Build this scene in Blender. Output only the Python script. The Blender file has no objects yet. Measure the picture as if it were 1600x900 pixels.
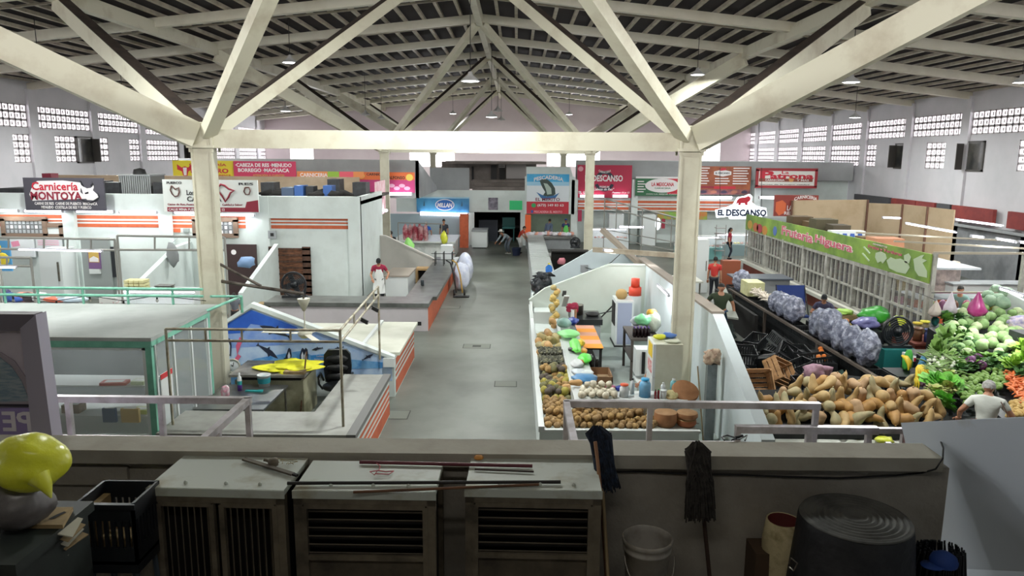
import bpy, math, random
from mathutils import Vector, Matrix, noise
random.seed(7)
C = bpy.context.scene.collection
PI = math.pi
# ---------------------------------------------------------------- camera (1600x900 frame)
F, CAMH = 1160.0, 5.4
def _axes():
    y = Vector((8, 207, -F)).normalized()
    x = Vector((1, -.0085, (8 + 207 * -.0085) / F)); x -= y * x.dot(y); x.normalize()
    return x, y, x.cross(y)
_X, _Y, _Z = _axes()
cam = bpy.data.cameras.new('camera'); camo = bpy.data.objects.new('camera', cam); C.objects.link(camo)
cam.sensor_width = 36; cam.lens = F / 1600 * 36; cam.clip_end = 400; cam.clip_start = .05
_R = Matrix(((_X.x, _X.y, _X.z), (_Y.x, _Y.y, _Y.z), (_Z.x, _Z.y, _Z.z)))
camo.matrix_world = Matrix.Translation((0, 0, CAMH)) @ _R.to_4x4()
bpy.context.scene.camera = camo
# ---------------------------------------------------------------- world, exposure
sc = bpy.context.scene
sc.view_settings.view_transform = 'Standard'; sc.view_settings.look = 'None'
sc.view_settings.gamma = 1; sc.view_settings.use_curve_mapping = False
sc.view_settings.exposure = EXPO = 0.1
w = bpy.data.worlds.new('sky'); sc.world = w; w.use_nodes = True
w.node_tree.nodes['Background'].inputs[0].default_value = (1.0, .97, .98, 1)
w.node_tree.nodes['Background'].inputs[1].default_value = 5.0
sc.cycles.max_bounces = 8; sc.cycles.diffuse_bounces = 5; sc.cycles.glossy_bounces = 3
sc.cycles.transparent_max_bounces = 12; sc.cycles.sample_clamp_indirect = 4
sc.cycles.caustics_reflective = False; sc.cycles.caustics_refractive = False
def area_light(name, loc, size, sizey, power, rot=(0, 0, 0), col=(1, 1, 1), shape='RECTANGLE', parent=None, spread=PI):
    l = bpy.data.lights.new(name, 'AREA'); l.shape = shape; l.size = size
    if shape == 'RECTANGLE': l.size_y = sizey
    l.energy = power; l.color = col; l.spread = spread
    o = bpy.data.objects.new(name, l); C.objects.link(o); o.location = loc; o.rotation_euler = rot
    if parent: o.parent = parent
    return o
# daylight entering through the pierced-block side walls and the far windows (sky light just outside them)
NYW = -1.4; DAY = (.96, .97, 1.0)
area_light('daylight_right', (21.9, 33, 6.6), 74, 4, 7500, (0, PI / 2, 0), DAY).rotation_euler = (PI / 2, 0, PI / 2)
area_light('roof_fill', (-1, NYW, 9.0), 40, 2.6, 2500, (PI / 2, 0, 0), (1, .97, .92))  # added fill for the roof, from an assumed opening behind the camera
area_light('daylight_far', (-1, 69.2, 5.6), 40, 2.5, 9000, (-PI / 2, 0, 0), DAY)
area_light('platform_fill', (-.5, .6, 7.15), 3.0, .3, 42, (0, 0, 0), (1, .96, .9))  # added fill for the foreground, no fixture stands here
area_light('daylight_left', (-23.7, 33, 6.6), 74, 4, 7000, (PI / 2, 0, -PI / 2), DAY)

# ---------------------------------------------------------------- pixel -> place helpers (photo measurements to metres)
def _ray(px, py):
    d = Vector((px - 800, 450 - py, -F)); return _R @ d
def atz(px, py, z):
    d = _ray(px, py); t = (z - CAMH) / d.z; return Vector((0, 0, CAMH)) + d * t
def aty(px, py, y):
    d = _ray(px, py); t = y / d.y; return Vector((0, 0, CAMH)) + d * t
def atx(px, py, x):
    d = _ray(px, py); t = x / d.x; return Vector((0, 0, CAMH)) + d * t
def ppm(y, z=1.0):                      # photo pixels per metre at a distance
    return F / (y * .9845 + (CAMH - z) * .1755)
# ---------------------------------------------------------------- materials
def lin(c):
    if isinstance(c, str): c = [int(c[i:i + 2], 16) / 255 for i in (0, 2, 4)]
    return tuple(((v / 12.92) if v <= .04045 else ((v + .055) / 1.055) ** 2.4) for v in c[:3]) + (1,)
_M = {}
def mat(key, col=None, rough=.6, metal=0, col2=None, ns=3.0, lo=.4, hi=.65, bump=0, bs=20, emit=0, alpha=1, trans=0, spec=.5, detail=5, aniso=None):
    if key in _M: return _M[key]
    m = bpy.data.materials.new(key); m.use_nodes = True; nt = m.node_tree; N = nt.nodes; L = nt.links
    b = N['Principled BSDF']; c = lin(col)
    b.inputs['Base Color'].default_value = c; b.inputs['Roughness'].default_value = rough
    b.inputs['Metallic'].default_value = metal; b.inputs['Alpha'].default_value = alpha
    b.inputs['Transmission Weight'].default_value = trans; b.inputs['Specular IOR Level'].default_value = spec
    tc = N.new('ShaderNodeTexCoord')
    src = tc.outputs['Object']
    if aniso:
        mp = N.new('ShaderNodeMapping'); mp.inputs['Scale'].default_value = aniso; L.new(src, mp.inputs[0]); src = mp.outputs[0]
    if col2:
        n = N.new('ShaderNodeTexNoise'); n.inputs['Scale'].default_value = ns; n.inputs['Detail'].default_value = detail
        n.inputs['Roughness'].default_value = .6
        r = N.new('ShaderNodeMapRange'); r.inputs[1].default_value = lo; r.inputs[2].default_value = hi
        x = N.new('ShaderNodeMix'); x.data_type = 'RGBA'; x.inputs[6].default_value = c; x.inputs[7].default_value = lin(col2)
        L.new(src, n.inputs[0]); L.new(n.outputs[0], r.inputs[0]); L.new(r.outputs[0], x.inputs[0]); L.new(x.outputs[2], b.inputs['Base Color'])
    if bump:
        n2 = N.new('ShaderNodeTexNoise'); n2.inputs['Scale'].default_value = bs; n2.inputs['Detail'].default_value = 4
        bp = N.new('ShaderNodeBump'); bp.inputs['Strength'].default_value = bump; bp.inputs['Distance'].default_value = .02
        L.new(src, n2.inputs[0]); L.new(n2.outputs[0], bp.inputs['Height']); L.new(bp.outputs[0], b.inputs['Normal'])
    if emit:
        b.inputs['Emission Color'].default_value = c; b.inputs['Emission Strength'].default_value = emit
    _M[key] = m; return m
# ---------------------------------------------------------------- mesh builder
class MB:
    def __init__(s): s.v = []; s.f = []; s.mi = []; s.sm = []
    def add(s, vs, fs, mi=0, sm=False):
        n = len(s.v); s.v += [Vector(p) for p in vs]; s.f += [tuple(i + n for i in q) for q in fs]
        s.mi += [mi] * len(fs); s.sm += [sm] * len(fs); return s
    def box(s, x0, x1, y0, y1, z0, z1, mi=0):
        return s.add([(x0, y0, z0), (x1, y0, z0), (x1, y1, z0), (x0, y1, z0), (x0, y0, z1), (x1, y0, z1), (x1, y1, z1), (x0, y1, z1)],
                     [(0, 3, 2, 1), (4, 5, 6, 7), (0, 1, 5, 4), (1, 2, 6, 5), (2, 3, 7, 6), (3, 0, 4, 7)], mi)
    def cbox(s, c, d, rot=None, mi=0):
        h = [v / 2 for v in d]; m = MB().box(-h[0], h[0], -h[1], h[1], -h[2], h[2]); R = rot or Matrix.Identity(3)
        return s.add([R @ p + Vector(c) for p in m.v], m.f, mi)
    def beam(s, p, q, w, h, up=(0, 0, 1), mi=0):
        p, q = Vector(p), Vector(q); d = (q - p); L = d.length; d.normalize(); u = Vector(up)
        x = d.cross(u)
        if x.length < 1e-4: x = d.cross(Vector((0, 1, 0)))
        x.normalize(); u = x.cross(d)
        R = Matrix((x, d, u)).transposed()
        return s.cbox((p + q) / 2, (w, L, h), R, mi)
    def channel(s, p, q, w, h, t=.03, up=(0, 0, 1), side=1, mi=0, mi2=0):
        # C-section: web on one side, flanges above and below, open towards +side
        p, q = Vector(p), Vector(q); d = (q - p).normalized(); x = d.cross(Vector(up)).normalized(); u = x.cross(d)
        s.beam(p - x * side * (w / 2 - t / 2), q - x * side * (w / 2 - t / 2), t, h, up, mi)
        s.beam(p + u * (h / 2 - t / 2), q + u * (h / 2 - t / 2), w, t, up, mi)
        s.beam(p - u * (h / 2 - t / 2), q - u * (h / 2 - t / 2), w, t, up, mi)
        s.beam(p - x * side * (w / 2 - t - .004), q - x * side * (w / 2 - t - .004), .006, h - 2 * t, up, mi2)
        return s
    def tube(s, pts, r, n=8, mi=0, cap=True):
        pts = [Vector(p) for p in pts]; k = len(pts); rr = r if isinstance(r, (list, tuple)) else [r] * k
        vs = []; prev = None
        for i, p in enumerate(pts):
            d = (pts[min(i + 1, k - 1)] - pts[max(i - 1, 0)]).normalized()
            a = prev - d * prev.dot(d) if prev else d.cross(Vector((0, 0, 1)) if abs(d.z) < .9 else Vector((1, 0, 0)))
            a.normalize(); prev = a; b = d.cross(a)
            vs += [p + (a * math.cos(2 * PI * j / n) + b * math.sin(2 * PI * j / n)) * rr[i] for j in range(n)]
        fs = [(i * n + j, i * n + (j + 1) % n, (i + 1) * n + (j + 1) % n, (i + 1) * n + j) for i in range(k - 1) for j in range(n)]
        s.add(vs, fs, mi, True)
        if cap: s.add([vs[j] for j in range(n)], [tuple(range(n))[::-1]], mi); s.add([vs[(k - 1) * n + j] for j in range(n)], [tuple(range(n))], mi)
        return s
    def lathe(s, prof, c=(0, 0, 0), n=20, mi=0, sx=1, sy=1, rot=None, wob=0):
        c = Vector(c); vs = []
        for r, z in prof:
            for j in range(n):
                a = 2 * PI * j / n; k = 1 + wob * math.sin(a * 3 + z * 20) if wob else 1
                p = Vector((math.cos(a) * r * sx * k, math.sin(a) * r * sy * k, z))
                vs.append((rot @ p if rot else p) + c)
        m = len(prof)
        fs = [(i * n + j, i * n + (j + 1) % n, (i + 1) * n + (j + 1) % n, (i + 1) * n + j) for i in range(m - 1) for j in range(n)]
        s.add(vs, fs, mi, True)
        if prof[0][0] > 1e-4: s.add(vs[:n], [tuple(range(n))[::-1]], mi)
        if prof[-1][0] > 1e-4: s.add(vs[-n:], [tuple(range(n))], mi)
        return s
    def prism(s, poly, a, b, axis='y', mi=0):
        # poly in the plane perpendicular to axis ((x,z) for y, (y,z) for x, (x,y) for z), extruded a..b
        n = len(poly)
        P = {'y': lambda p, t: (p[0], t, p[1]), 'x': lambda p, t: (t, p[0], p[1]), 'z': lambda p, t: (p[0], p[1], t)}[axis]
        vs = [P(p, a) for p in poly] + [P(p, b) for p in poly]
        fs = [tuple(range(n))[::-1], tuple(range(n, 2 * n))] + [(i, (i + 1) % n, n + (i + 1) % n, n + i) for i in range(n)]
        return s.add(vs, fs, mi)
    def blob(s, c, r, sx=1, sy=1, sz=1, amp=.12, fr=1.6, seed=0, n=2, mi=0, rot=None):
        V, Fc = ico(n); c = Vector(c); o = Vector((seed * 3.1, seed * 1.7, seed * .9)); vs = []
        for p in V:
            k = 1 + amp * noise.noise(p * fr + o) * 2
            q = Vector((p.x * sx * r * k, p.y * sy * r * k, p.z * sz * r * k)); vs.append((rot @ q if rot else q) + c)
        return s.add(vs, Fc, mi, True)
    def build(s, name, m, parent=None, local=False, recalc=True):
        me = bpy.data.meshes.new(name); off = Vector((0, 0, 0))
        if parent and not local:
            q = parent
            while q: off += q.location; q = q.parent
        me.from_pydata([v - off for v in s.v], [], s.f)
        for k in (m if isinstance(m, (list, tuple)) else [m]): me.materials.append(k)
        me.polygons.foreach_set('material_index', s.mi); me.polygons.foreach_set('use_smooth', s.sm)
        if recalc:
            import bmesh
            b = bmesh.new(); b.from_mesh(me); bmesh.ops.recalc_face_normals(b, faces=b.faces); b.to_mesh(me); b.free()
        me.update(); o = bpy.data.objects.new(name, me); C.objects.link(o)
        if parent: o.parent = parent
        return o
_ico = {}
def ico(n):
    if n not in _ico:
        import bmesh
        b = bmesh.new(); bmesh.ops.create_icosphere(b, subdivisions=n, radius=1); b.verts.ensure_lookup_table()
        _ico[n] = ([v.co.copy() for v in b.verts], [tuple(v.index for v in f.verts) for f in b.faces]); b.free()
    return _ico[n]
def tag(o, label=None, cat=None, group=None, kind=None):
    if label: o['label'] = label
    if cat: o['category'] = cat
    if group: o['group'] = group
    if kind: o['kind'] = kind
    return o
def thing(name, label, cat, loc=(0, 0, 0), rz=0, group=None):
    o = bpy.data.objects.new(name, None); C.objects.link(o); o.location = loc; o.rotation_euler = (0, 0, rz)
    o.empty_display_size = .1
    return tag(o, label, cat, group)
def struct(name, mb, m): return tag(mb.build(name, m), kind='structure')
def copy_tree(o, parent=None):
    c = o.copy(); C.objects.link(c)
    if parent: c.parent = parent
    for ch in list(o.children): copy_tree(ch, c)
    return c
def dup(root, loc, rz=0, label=None, group=None, sc=None):
    c = copy_tree(root); c.location = loc; c.rotation_euler = (rz if isinstance(rz, (tuple, list)) else (0, 0, rz))
    if sc: c.scale = (sc, sc, sc) if not isinstance(sc, (tuple, list)) else sc
    if label: c['label'] = label
    if group: c['group'] = group
    return c
def lettering(s, o, right, up, cx, cy, h, m, parent, fit=None, name='lettering', ext=.004, out=.012, bold=0, shear=0, curve=None):
    """Raised letters on a sign; (cx, cy) their centre on the sign, h the letter height, fit the width they fill."""
    cu = bpy.data.curves.new('letters', 'FONT'); cu.body = s; cu.align_x = 'CENTER'; cu.align_y = 'CENTER'; cu.extrude = ext
    cu.offset = bold; cu.shear = shear; cu.resolution_u = 2
    t = bpy.data.objects.new('letters', cu); C.objects.link(t); dg = bpy.context.evaluated_depsgraph_get(); dg.update()
    me = bpy.data.meshes.new_from_object(t.evaluated_get(dg)); bpy.data.objects.remove(t)
    xs = [v.co.x for v in me.vertices]; ys = [v.co.y for v in me.vertices]
    if not xs: return None
    x0, x1, y0, y1 = min(xs), max(xs), min(ys), max(ys); ky = h / (y1 - y0); kx = (fit / (x1 - x0)) if fit else ky
    right, up, o = Vector(right).normalized(), Vector(up).normalized(), Vector(o); nn = right.cross(up)
    off = Vector((0, 0, 0)); q = parent
    while q: off += q.location; q = q.parent
    for v in me.vertices:
        a, b = (v.co.x - (x0 + x1) / 2) * kx, (v.co.y - (y0 + y1) / 2) * ky
        if curve: b -= curve * (a / (fit or 1) * 2) ** 2
        v.co = o + right * (cx + a) + up * (cy + b) + nn * (out + v.co.z) - off
    me.materials.clear(); me.materials.append(m); me.name = name
    r = bpy.data.objects.new(name, me); C.objects.link(r); r.parent = parent; return r
def patch(pts, o, right, up, m, parent, name, out=.008, t=.006):
    """A flat shape of its own thickness on a sign; pts in sign coordinates."""
    right, up, o = Vector(right).normalized(), Vector(up).normalized(), Vector(o); nn = right.cross(up); n = len(pts)
    vs = [o + right * a + up * b + nn * (out + t) for a, b in pts] + [o + right * a + up * b + nn * (out - .006) for a, b in pts]
    return MB().add(vs, [tuple(range(n)), tuple(range(n, 2 * n))[::-1]] + [(i, n + i, n + (i + 1) % n, (i + 1) % n) for i in range(n)]).build(name, m, parent)
def ell(cx, cy, rx, ry, n=28, a0=0, a1=2 * PI):
    return [(cx + rx * math.cos(a0 + (a1 - a0) * i / n), cy + ry * math.sin(a0 + (a1 - a0) * i / n)) for i in range(n + (a1 - a0 < 6.28))]
def rect(x0, y0, x1, y1): return [(x0, y0), (x1, y0), (x1, y1), (x0, y1)]
def arcband(cx, cy, r0, r1, a0, a1, n=16):
    return ell(cx, cy, r1, r1, n, a0, a1) + ell(cx, cy, r0, r0, n, a0, a1)[::-1]
# ================================================================ HALL SHELL
white = mat('white_paint', 'd3dcd9', .55, col2='c2cac6', ns=1.2, lo=.45, hi=.8)
wallp = mat('wall_paint', 'cfcdd2', .7, col2='bfc0c4', ns=.6, lo=.4, hi=.8, detail=8)
pinkw = mat('far_wall_paint', 'e0d2d6', .7, col2='d6c6cb', ns=.3)
cream = mat('cream_steel', 'c9c6b2', .5, col2='a69c86', ns=1.1, lo=.5, hi=.78, detail=8)
cream2 = mat('cream_rafter', 'd8d4c4', .6, col2='c6bfac', ns=.9, lo=.45, hi=.8)
joistm = mat('joist_steel', 'bcb4a4', .6, col2='9d9384', ns=2, lo=.4, hi=.7)
darkroof = mat('dark_roof_sheet', '1c1618', .9, col2='261d20', ns=.4)
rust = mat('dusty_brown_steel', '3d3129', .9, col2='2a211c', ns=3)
floorm = mat('polished_concrete', '6e726a', .42, col2='50534c', ns=.55, lo=.38, hi=.7, detail=10, spec=.45, bump=.05, bs=3)
stallfloor = mat('stall_floor', 'a5b0aa', .5, col2='8d9690', ns=.8)
tan = mat('tan_paint', 'b9a58c', .7, col2='a8947b', ns=1)
greyw = mat('grey_paint', '9da1a3', .7, col2='8c9091', ns=.8)
RX, LX, FY, NY = 20.9, -22.7, 68.0, -1.6
RIDX, RIDZ, EAVE = -1.5, 10.5, 8.15
def roofz(x): return RIDZ - (RIDZ - EAVE) * abs(x - RIDX) / 22.0
struct('floor', MB().box(LX - .2, RX + .2, NY - .2, FY + .2, -.2, 0), floorm)
# side walls: solid strips + pierced block bands
def side_wall(name, X, s, flip):
    b = MB(); t = .2
    x0, x1 = (X, X + t) if s > 0 else (X - t, X)
    bands = [(6.5, 7.55), (4.9, 6.2)]
    b.box(x0, x1, NY, FY, 0, 4.9); b.box(x0, x1, NY, FY, 6.2, 6.5); b.box(x0, x1, NY, FY, 7.55, EAVE + .75)
    k = -3
    ks = []
    while 15 + 5.1 * k < FY:
        y = 15 + 5.1 * k; b.box(x0 - (.12 if s > 0 else 0), x1 + (.12 if s < 0 else 0), y - .32, y + .32, 0, EAVE + .1); ks.append(y); k += 1
    fill = MB(); holes = []
    for y in ks:
        for (z0, z1) in bands:
            a, c = y + .32, min(y + 4.78, FY)
            if z0 < 6 and y > 12 and y < 45 :   # lower band: blocks only beside an open casement
                fillr = [(a + 1.3, a + 3.0)] if int(y) % 2 else [(a, a + 1.0), (a + 3.3, c)]
            else: fillr = [(a, c)]
            cur = a
            for (p, q) in fillr:
                if p > cur + .05: fill.box(x0, x1, cur, p, z0, z1)
                holes.append((p, q, z0, z1)); cur = q
            if cur < c - .05: fill.box(x0, x1, cur, c, z0, z1)
    b.v += []; n = len(b.v)
    b.add(fill.v, fill.f)
    struct(name, b, wallp)
    return holes, (x0, x1)
blockm = mat('pierced_block', 'c9c2c6', .8, col2='b9b2b4', ns=3)
def block_screen(h, xs, idx):
    p, q, z0, z1 = h; b = MB(); x0, x1 = xs[0] + .03, xs[1] - .03
    rows = 3 if z0 > 6 else 4; hz = (z1 - z0) / rows; n = max(2, round((q - p) / .4)); hy = (q - p) / n
    for r in range(rows + 1): b.box(x0, x1, p, q, z0 + r * hz - .055, z0 + r * hz + .055)
    for r in range(rows):
        for c in range(n):
            yc = p + (c + .5) * hy; zc = z0 + (r + .5) * hz
            b.box(x0 + .02, x1 - .02, yc - .045, yc + .045, zc - hz / 2 + .1, zc + hz / 2 - .1)
    for c in range(n + 1): b.box(x0, x1, p + c * hy - .05, p + c * hy + .05, z0, z1)
    o = b.build('block_window', blockm); tag(o, kind='structure'); return o
hr, xr = side_wall('wall_right', RX, 1, 0); hl, xl = side_wall('wall_left', LX, -1, 0)
for i, h in enumerate(hr + hl):
    if h[0] < 9 or h[0] > 66: 
        pass
    o = block_screen(h, xr if i < len(hr) else xl, i); o.name = 'window_%d' % (i + 1)
# open casements in the lower band of both side walls
casem = mat('dark_window_frame', '4a4744', .6); glassm = mat('dusty_glass', '8a9090', .2, alpha=.35)
for i, (X, px, py0, py1) in enumerate([(RX, 1411, 219, 258), (RX, 1522, 216, 262), (LX, 132, 206, 246), (LX, 285, 205, 240)]):
    p = atx(px, (py0 + py1) / 2, X); s = 1 if X > 0 else -1; xi = X - s * .02
    b = MB()
    for dy in (-.75, .75): b.box(xi - .05, xi + .05, p.y + dy - .05, p.y + dy + .05, 4.85, 6.2)
    for z in (4.88, 6.17): b.box(xi - .05, xi + .05, p.y - .8, p.y + .8, z - .04, z + .04)
    b.box(xi - .02, xi + .02, p.y - .7, p.y + .7, 4.9, 6.15, 1)
    b.beam((xi, p.y + .7, 5.5), (xi - s * .5, p.y + .5, 5.5), .04, 1.2, mi=0)
    struct('window_%d' % (i + 80), b, [casem, mat('window_dark', '2b2c2c', .3, col2='55534e', ns=2)])
# far wall with its bright windows
wins = [(453, 490, 222, 248), (640, 710, 232, 255), (855, 937, 232, 255), (1097, 1124, 230, 254)]
WX = []
for (a, c, y0, y1) in wins:
    P, Q = aty(a, y0, FY), aty(c, y1, FY); WX.append((P.x, Q.x, Q.z - .3, P.z + .35))
b = MB(); cur = LX - .2
for (x0, x1, z0, z1) in WX:
    b.box(cur, x0, FY, FY + .2, 0, 11.4); b.box(x0, x1, FY, FY + .2, 0, z0); b.box(x0, x1, FY, FY + .2, z1, 11.4); cur = x1
b.box(cur, RX + .2, FY, FY + .2, 0, 11.4)
struct('wall_far', b, pinkw)
for i, (px, py, w_, d_) in enumerate([(745, 541, .75, .45), (703, 480, .7, .45), (612, 648, .7, .5), (790, 600, .5, .4)]):
    q = atz(px, py, 0); t = thing('floor_cover', ['square concrete floor cover with a dark grate in the middle of the aisle', 'floor cover beside the steel counter corner', 'floor cover nearest to the parapet by the striped counter', 'small floor cover at the right side of the aisle'][i], 'floor cover', (q.x, q.y, 0))
    MB().box(q.x - w_ / 2 - .02, q.x + w_ / 2 + .02, q.y - d_ / 2 - .02, q.y + d_ / 2 + .02, 0, .003).build('dark_joint', mat('joint', '3c3e39', .8), t); MB().box(q.x - w_ / 2, q.x + w_ / 2, q.y - d_ / 2, q.y + d_ / 2, 0, .005).build('slab', mat('cover_slab', '696d64', .6), t)
    if i == 0: MB().box(q.x - .12, q.x + .12, q.y - .1, q.y + .1, .004, .008).build('grate', mat('joint', '3c3e39', .8), t)
for i, (x0, x1, z0, z1) in enumerate(WX):
    b = MB(); n = int((x1 - x0) / .35)
    for k in range(n + 1):
        x = x0 + (x1 - x0) * k / n; b.box(x - .015, x + .015, FY + .05, FY + .08, z1 - .45, z1)
    b.box(x0, x1, FY + .05, FY + .08, z1 - .47, z1 - .42)
    struct('window_%d' % (90 + i), b, joistm)
struct('wall_near', MB().box(LX - .2, RX + .2, NY - .2, NY, 0, 7.5).box(LX - .2, RX + .2, NY - .2, NY, 10.5, 11.4), mat('near_wall', '6a6560', .8))  # unseen wall; its high opening is added to let light onto the roof
struct('ceiling', MB().box(-23, 21, NY, 2.6, 7.3, 7.5), mat('slab', '6e6a64', .9))  # unseen slab over the camera, added to keep the foreground dark
# roof sheet, joists, rafters
b = MB()
for s in (-1, 1):
    xe = RX + .4 if s > 0 else LX - .4
    ze = roofz(xe) + .46
    b.add([(RIDX, NY, RIDZ + .46), (xe, NY, ze), (xe, FY + .3, ze), (RIDX, FY + .3, RIDZ + .46), (RIDX, NY, RIDZ + .54), (xe, NY, ze + .08), (xe, FY + .3, ze + .08), (RIDX, FY + .3, RIDZ + .54)],
          [(0, 1, 2, 3), (4, 7, 6, 5), (0, 4, 5, 1), (1, 5, 6, 2), (2, 6, 7, 3), (3, 7, 4, 0)])
struct('ceiling_roof', b, darkroof)
for k in range(-2, 11):
    y = 15 + 5.1 * k; b = MB()
    for s, xe in ((-1, LX), (1, RX)):
        z0, z1 = RIDZ, roofz(xe)
        b.add([(RIDX, y - .13, z0), (xe, y - .13, z1), (xe, y + .13, z1), (RIDX, y + .13, z0), (RIDX, y - .13, z0 + .3), (xe, y - .13, z1 + .3), (xe, y + .13, z1 + .3), (RIDX, y + .13, z0 + .3)],
              [(0, 3, 2, 1), (4, 5, 6, 7), (0, 1, 5, 4), (1, 2, 6, 5), (2, 3, 7, 6), (3, 0, 4, 7)])
    o = b.build('roof_rafter', cream2); tag(o, kind='structure'); o.name = 'trim_rafter_%d' % (k + 3)
b = MB()
x = LX + .3
while x < RX:
    if abs(x - RIDX) > .3: b.box(x - .06, x + .06, NY, FY, roofz(x) + .31, roofz(x) + .42)
    x += .72
for k in range(-2, 11):
    for f in (.35,):
        y = 15 + 5.1 * (k + f)
        for s, xe in ((-1, LX), (1, RX)):
            b.add([(RIDX, y - .03, RIDZ + .25), (xe, y - .03, roofz(xe) + .25), (xe, y + .03, roofz(xe) + .25), (RIDX, y + .03, RIDZ + .25), (RIDX, y - .03, RIDZ + .31), (xe, y - .03, roofz(xe) + .31), (xe, y + .03, roofz(xe) + .31), (RIDX, y + .03, RIDZ + .31)],
                  [(0, 3, 2, 1), (4, 5, 6, 7), (0, 1, 5, 4), (1, 2, 6, 5), (2, 3, 7, 6), (3, 0, 4, 7)])
struct('trim_joists', b, joistm)
# columns, beams, struts, girders
COLX = (-6.22, 3.42); HZ = 5.72
ZG = 9.3; GX = (-11.9, 8.9)
for r in range(3):
    y = 15 + 20.4 * r
    b = MB(); b.box(COLX[0] + .15, COLX[1] - .15, y - .15, y + .15, 5.5, 5.86)
    if r < 2: struct('trim_crossbeam_%d' % (r + 1), b, cream)
    for ci, cx in enumerate(COLX):
        side = 'left' if ci == 0 else 'right'
        t = thing('steel_column', '%s square cream steel column carrying four roof struts, %s' % (side, ['nearest to the upper floor', 'standing halfway down the hall', 'farthest down the hall'][r]), 'column', (cx, y, 0))
        b = MB(); b.box(cx - .17, cx + .17, y - .17, y + .17, 0, 5.5)
        # seams and flange lips down the shaft
        for s in (-1, 1): b.box(cx + s * .19 - .02, cx + s * .19 + .02, y - .19, y - .13, 0, 5.5)
        b.build('shaft', cream, t)
        b = MB(); b.box(cx - .27, cx + .27, y - .24, y + .24, 5.5, 5.56); b.box(cx - .16, cx + .16, y - .16, y + .16, 5.56, 6.0)
        for sx in (-1, 1):
            for sy in (-1, 1): b.box(cx + sx * .22 - .02, cx + sx * .22 + .02, y + sy * .18 - .02, y + sy * .18 + .02, 5.42, 5.7)
        b.build('head_plate', cream, t)
        o = -1 if ci == 0 else 1
        for dy in (-5.1, 5.1):
            if y + dy > 64: continue
            inn = (RIDX - o * -.1, y + dy, RIDZ - .05); out = (GX[ci], y + dy, ZG - .1)
            q0 = Vector((cx - o * .12, y + dy * .02, 5.78)); MB().beam(q0, inn, .26, .24).build('strut', cream, t)
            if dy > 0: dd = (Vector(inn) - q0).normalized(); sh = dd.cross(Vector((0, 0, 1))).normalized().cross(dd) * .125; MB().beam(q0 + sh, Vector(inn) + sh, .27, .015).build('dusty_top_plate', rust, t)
            if dy > 0:
                p0 = Vector((cx + o * .15, y + .15, 5.8)); bb = MB().beam(p0, out, .28, .40); bb.build('strut', cream, t)
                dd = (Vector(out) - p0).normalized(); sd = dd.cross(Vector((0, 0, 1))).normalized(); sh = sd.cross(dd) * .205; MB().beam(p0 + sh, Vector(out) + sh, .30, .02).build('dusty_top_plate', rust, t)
            else:
                MB().beam((cx + o * .12, y - .15, 5.75), out, .24, .5).build('strut', cream, t)
for ci, gx in enumerate(GX):
    struct('trim_girder_%d' % (ci + 1), MB().box(gx - .14, gx + .14, NY, FY, ZG - .1, ZG + .3), cream)
struct('trim_ridge_girder', MB().box(RIDX - .12, RIDX + .12, NY, FY, RIDZ - .15, RIDZ + .3), cream)
# hanging bay lamps
lampm = mat('lamp_white_metal', 'c9c9c9', .4); glow = mat('lamp_glow', 'ffffff', .5, emit=14); cordm = mat('black_cable', '151515', .6)
def bay_lamp(loc, top, power, where, lit=True):
    t = thing('hanging_lamp', ('lit white' if lit else 'unlit grey') + ' bell lamp hanging ' + where, 'lamp', loc)
    x, y, z = loc
    MB().tube([(x, y, z + .2), (x, y, top + .14)], .012, 6).build('cable', cordm, t)
    sh_ = MB().lathe([(.03, .22), (.06, .2), (.08, .12), (.16, .06), (.27, -.03), (.29, -.06), (.27, -.06), (.14, .04), (.02, .06)], loc, 20).build('lamp_shade', lampm, t)
    if lit:
        MB().lathe([(.0, -.075), (.1, -.075), (.24, -.055), (.24, -.045), (0, -.045)], loc, 20).build('lamp_glass', glow, sh_)
        area_light('lamp_light', (0, 0, -.1), .45, 0, power, (0, 0, 0), (.97, 1, .97), 'DISK', t)
    else:
        MB().lathe([(.0, -.12), (.07, -.1), (.1, -.03), (.05, .02), (0, .02)], loc, 14).build('lamp_glass', lampm, sh_)
    return t
LP = 330
seen = [(735, 124, 22, 1, 'under the ridge, nearest to the centre struts'), (768, 181, 34, 1, 'low over the aisle near the far struts'), (1330, 126, 24, 1, 'on the right, the nearest one before the pierced windows'),
        (1336, 182, 36, 1, 'on the right just above the pierced windows'), (1160, 181, 40, 1, 'right behind the near right column'), (193, 171, 34, 1, 'on the left before the pierced windows'),
        (446, 172, 40, 1, 'in the left half behind the crossing struts'), (571, 178, 44, 0, 'in the middle left of the far wall'), (596, 184, 52, 0, 'lower and beyond the other unlit one on the left'),
        (778, 172, 44, 0, 'over the aisle just right of the low lit lamp'), (783, 186, 52, 0, 'over the aisle, farthest and lowest'), (1206, 175, 46, 0, 'among the right rafters, small and far')]
for (px, py, y, lit, wh) in seen:
    p = aty(px, py, y); bay_lamp(tuple(p), roofz(p.x) + .3, LP * 1.2, wh, lit)
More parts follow.
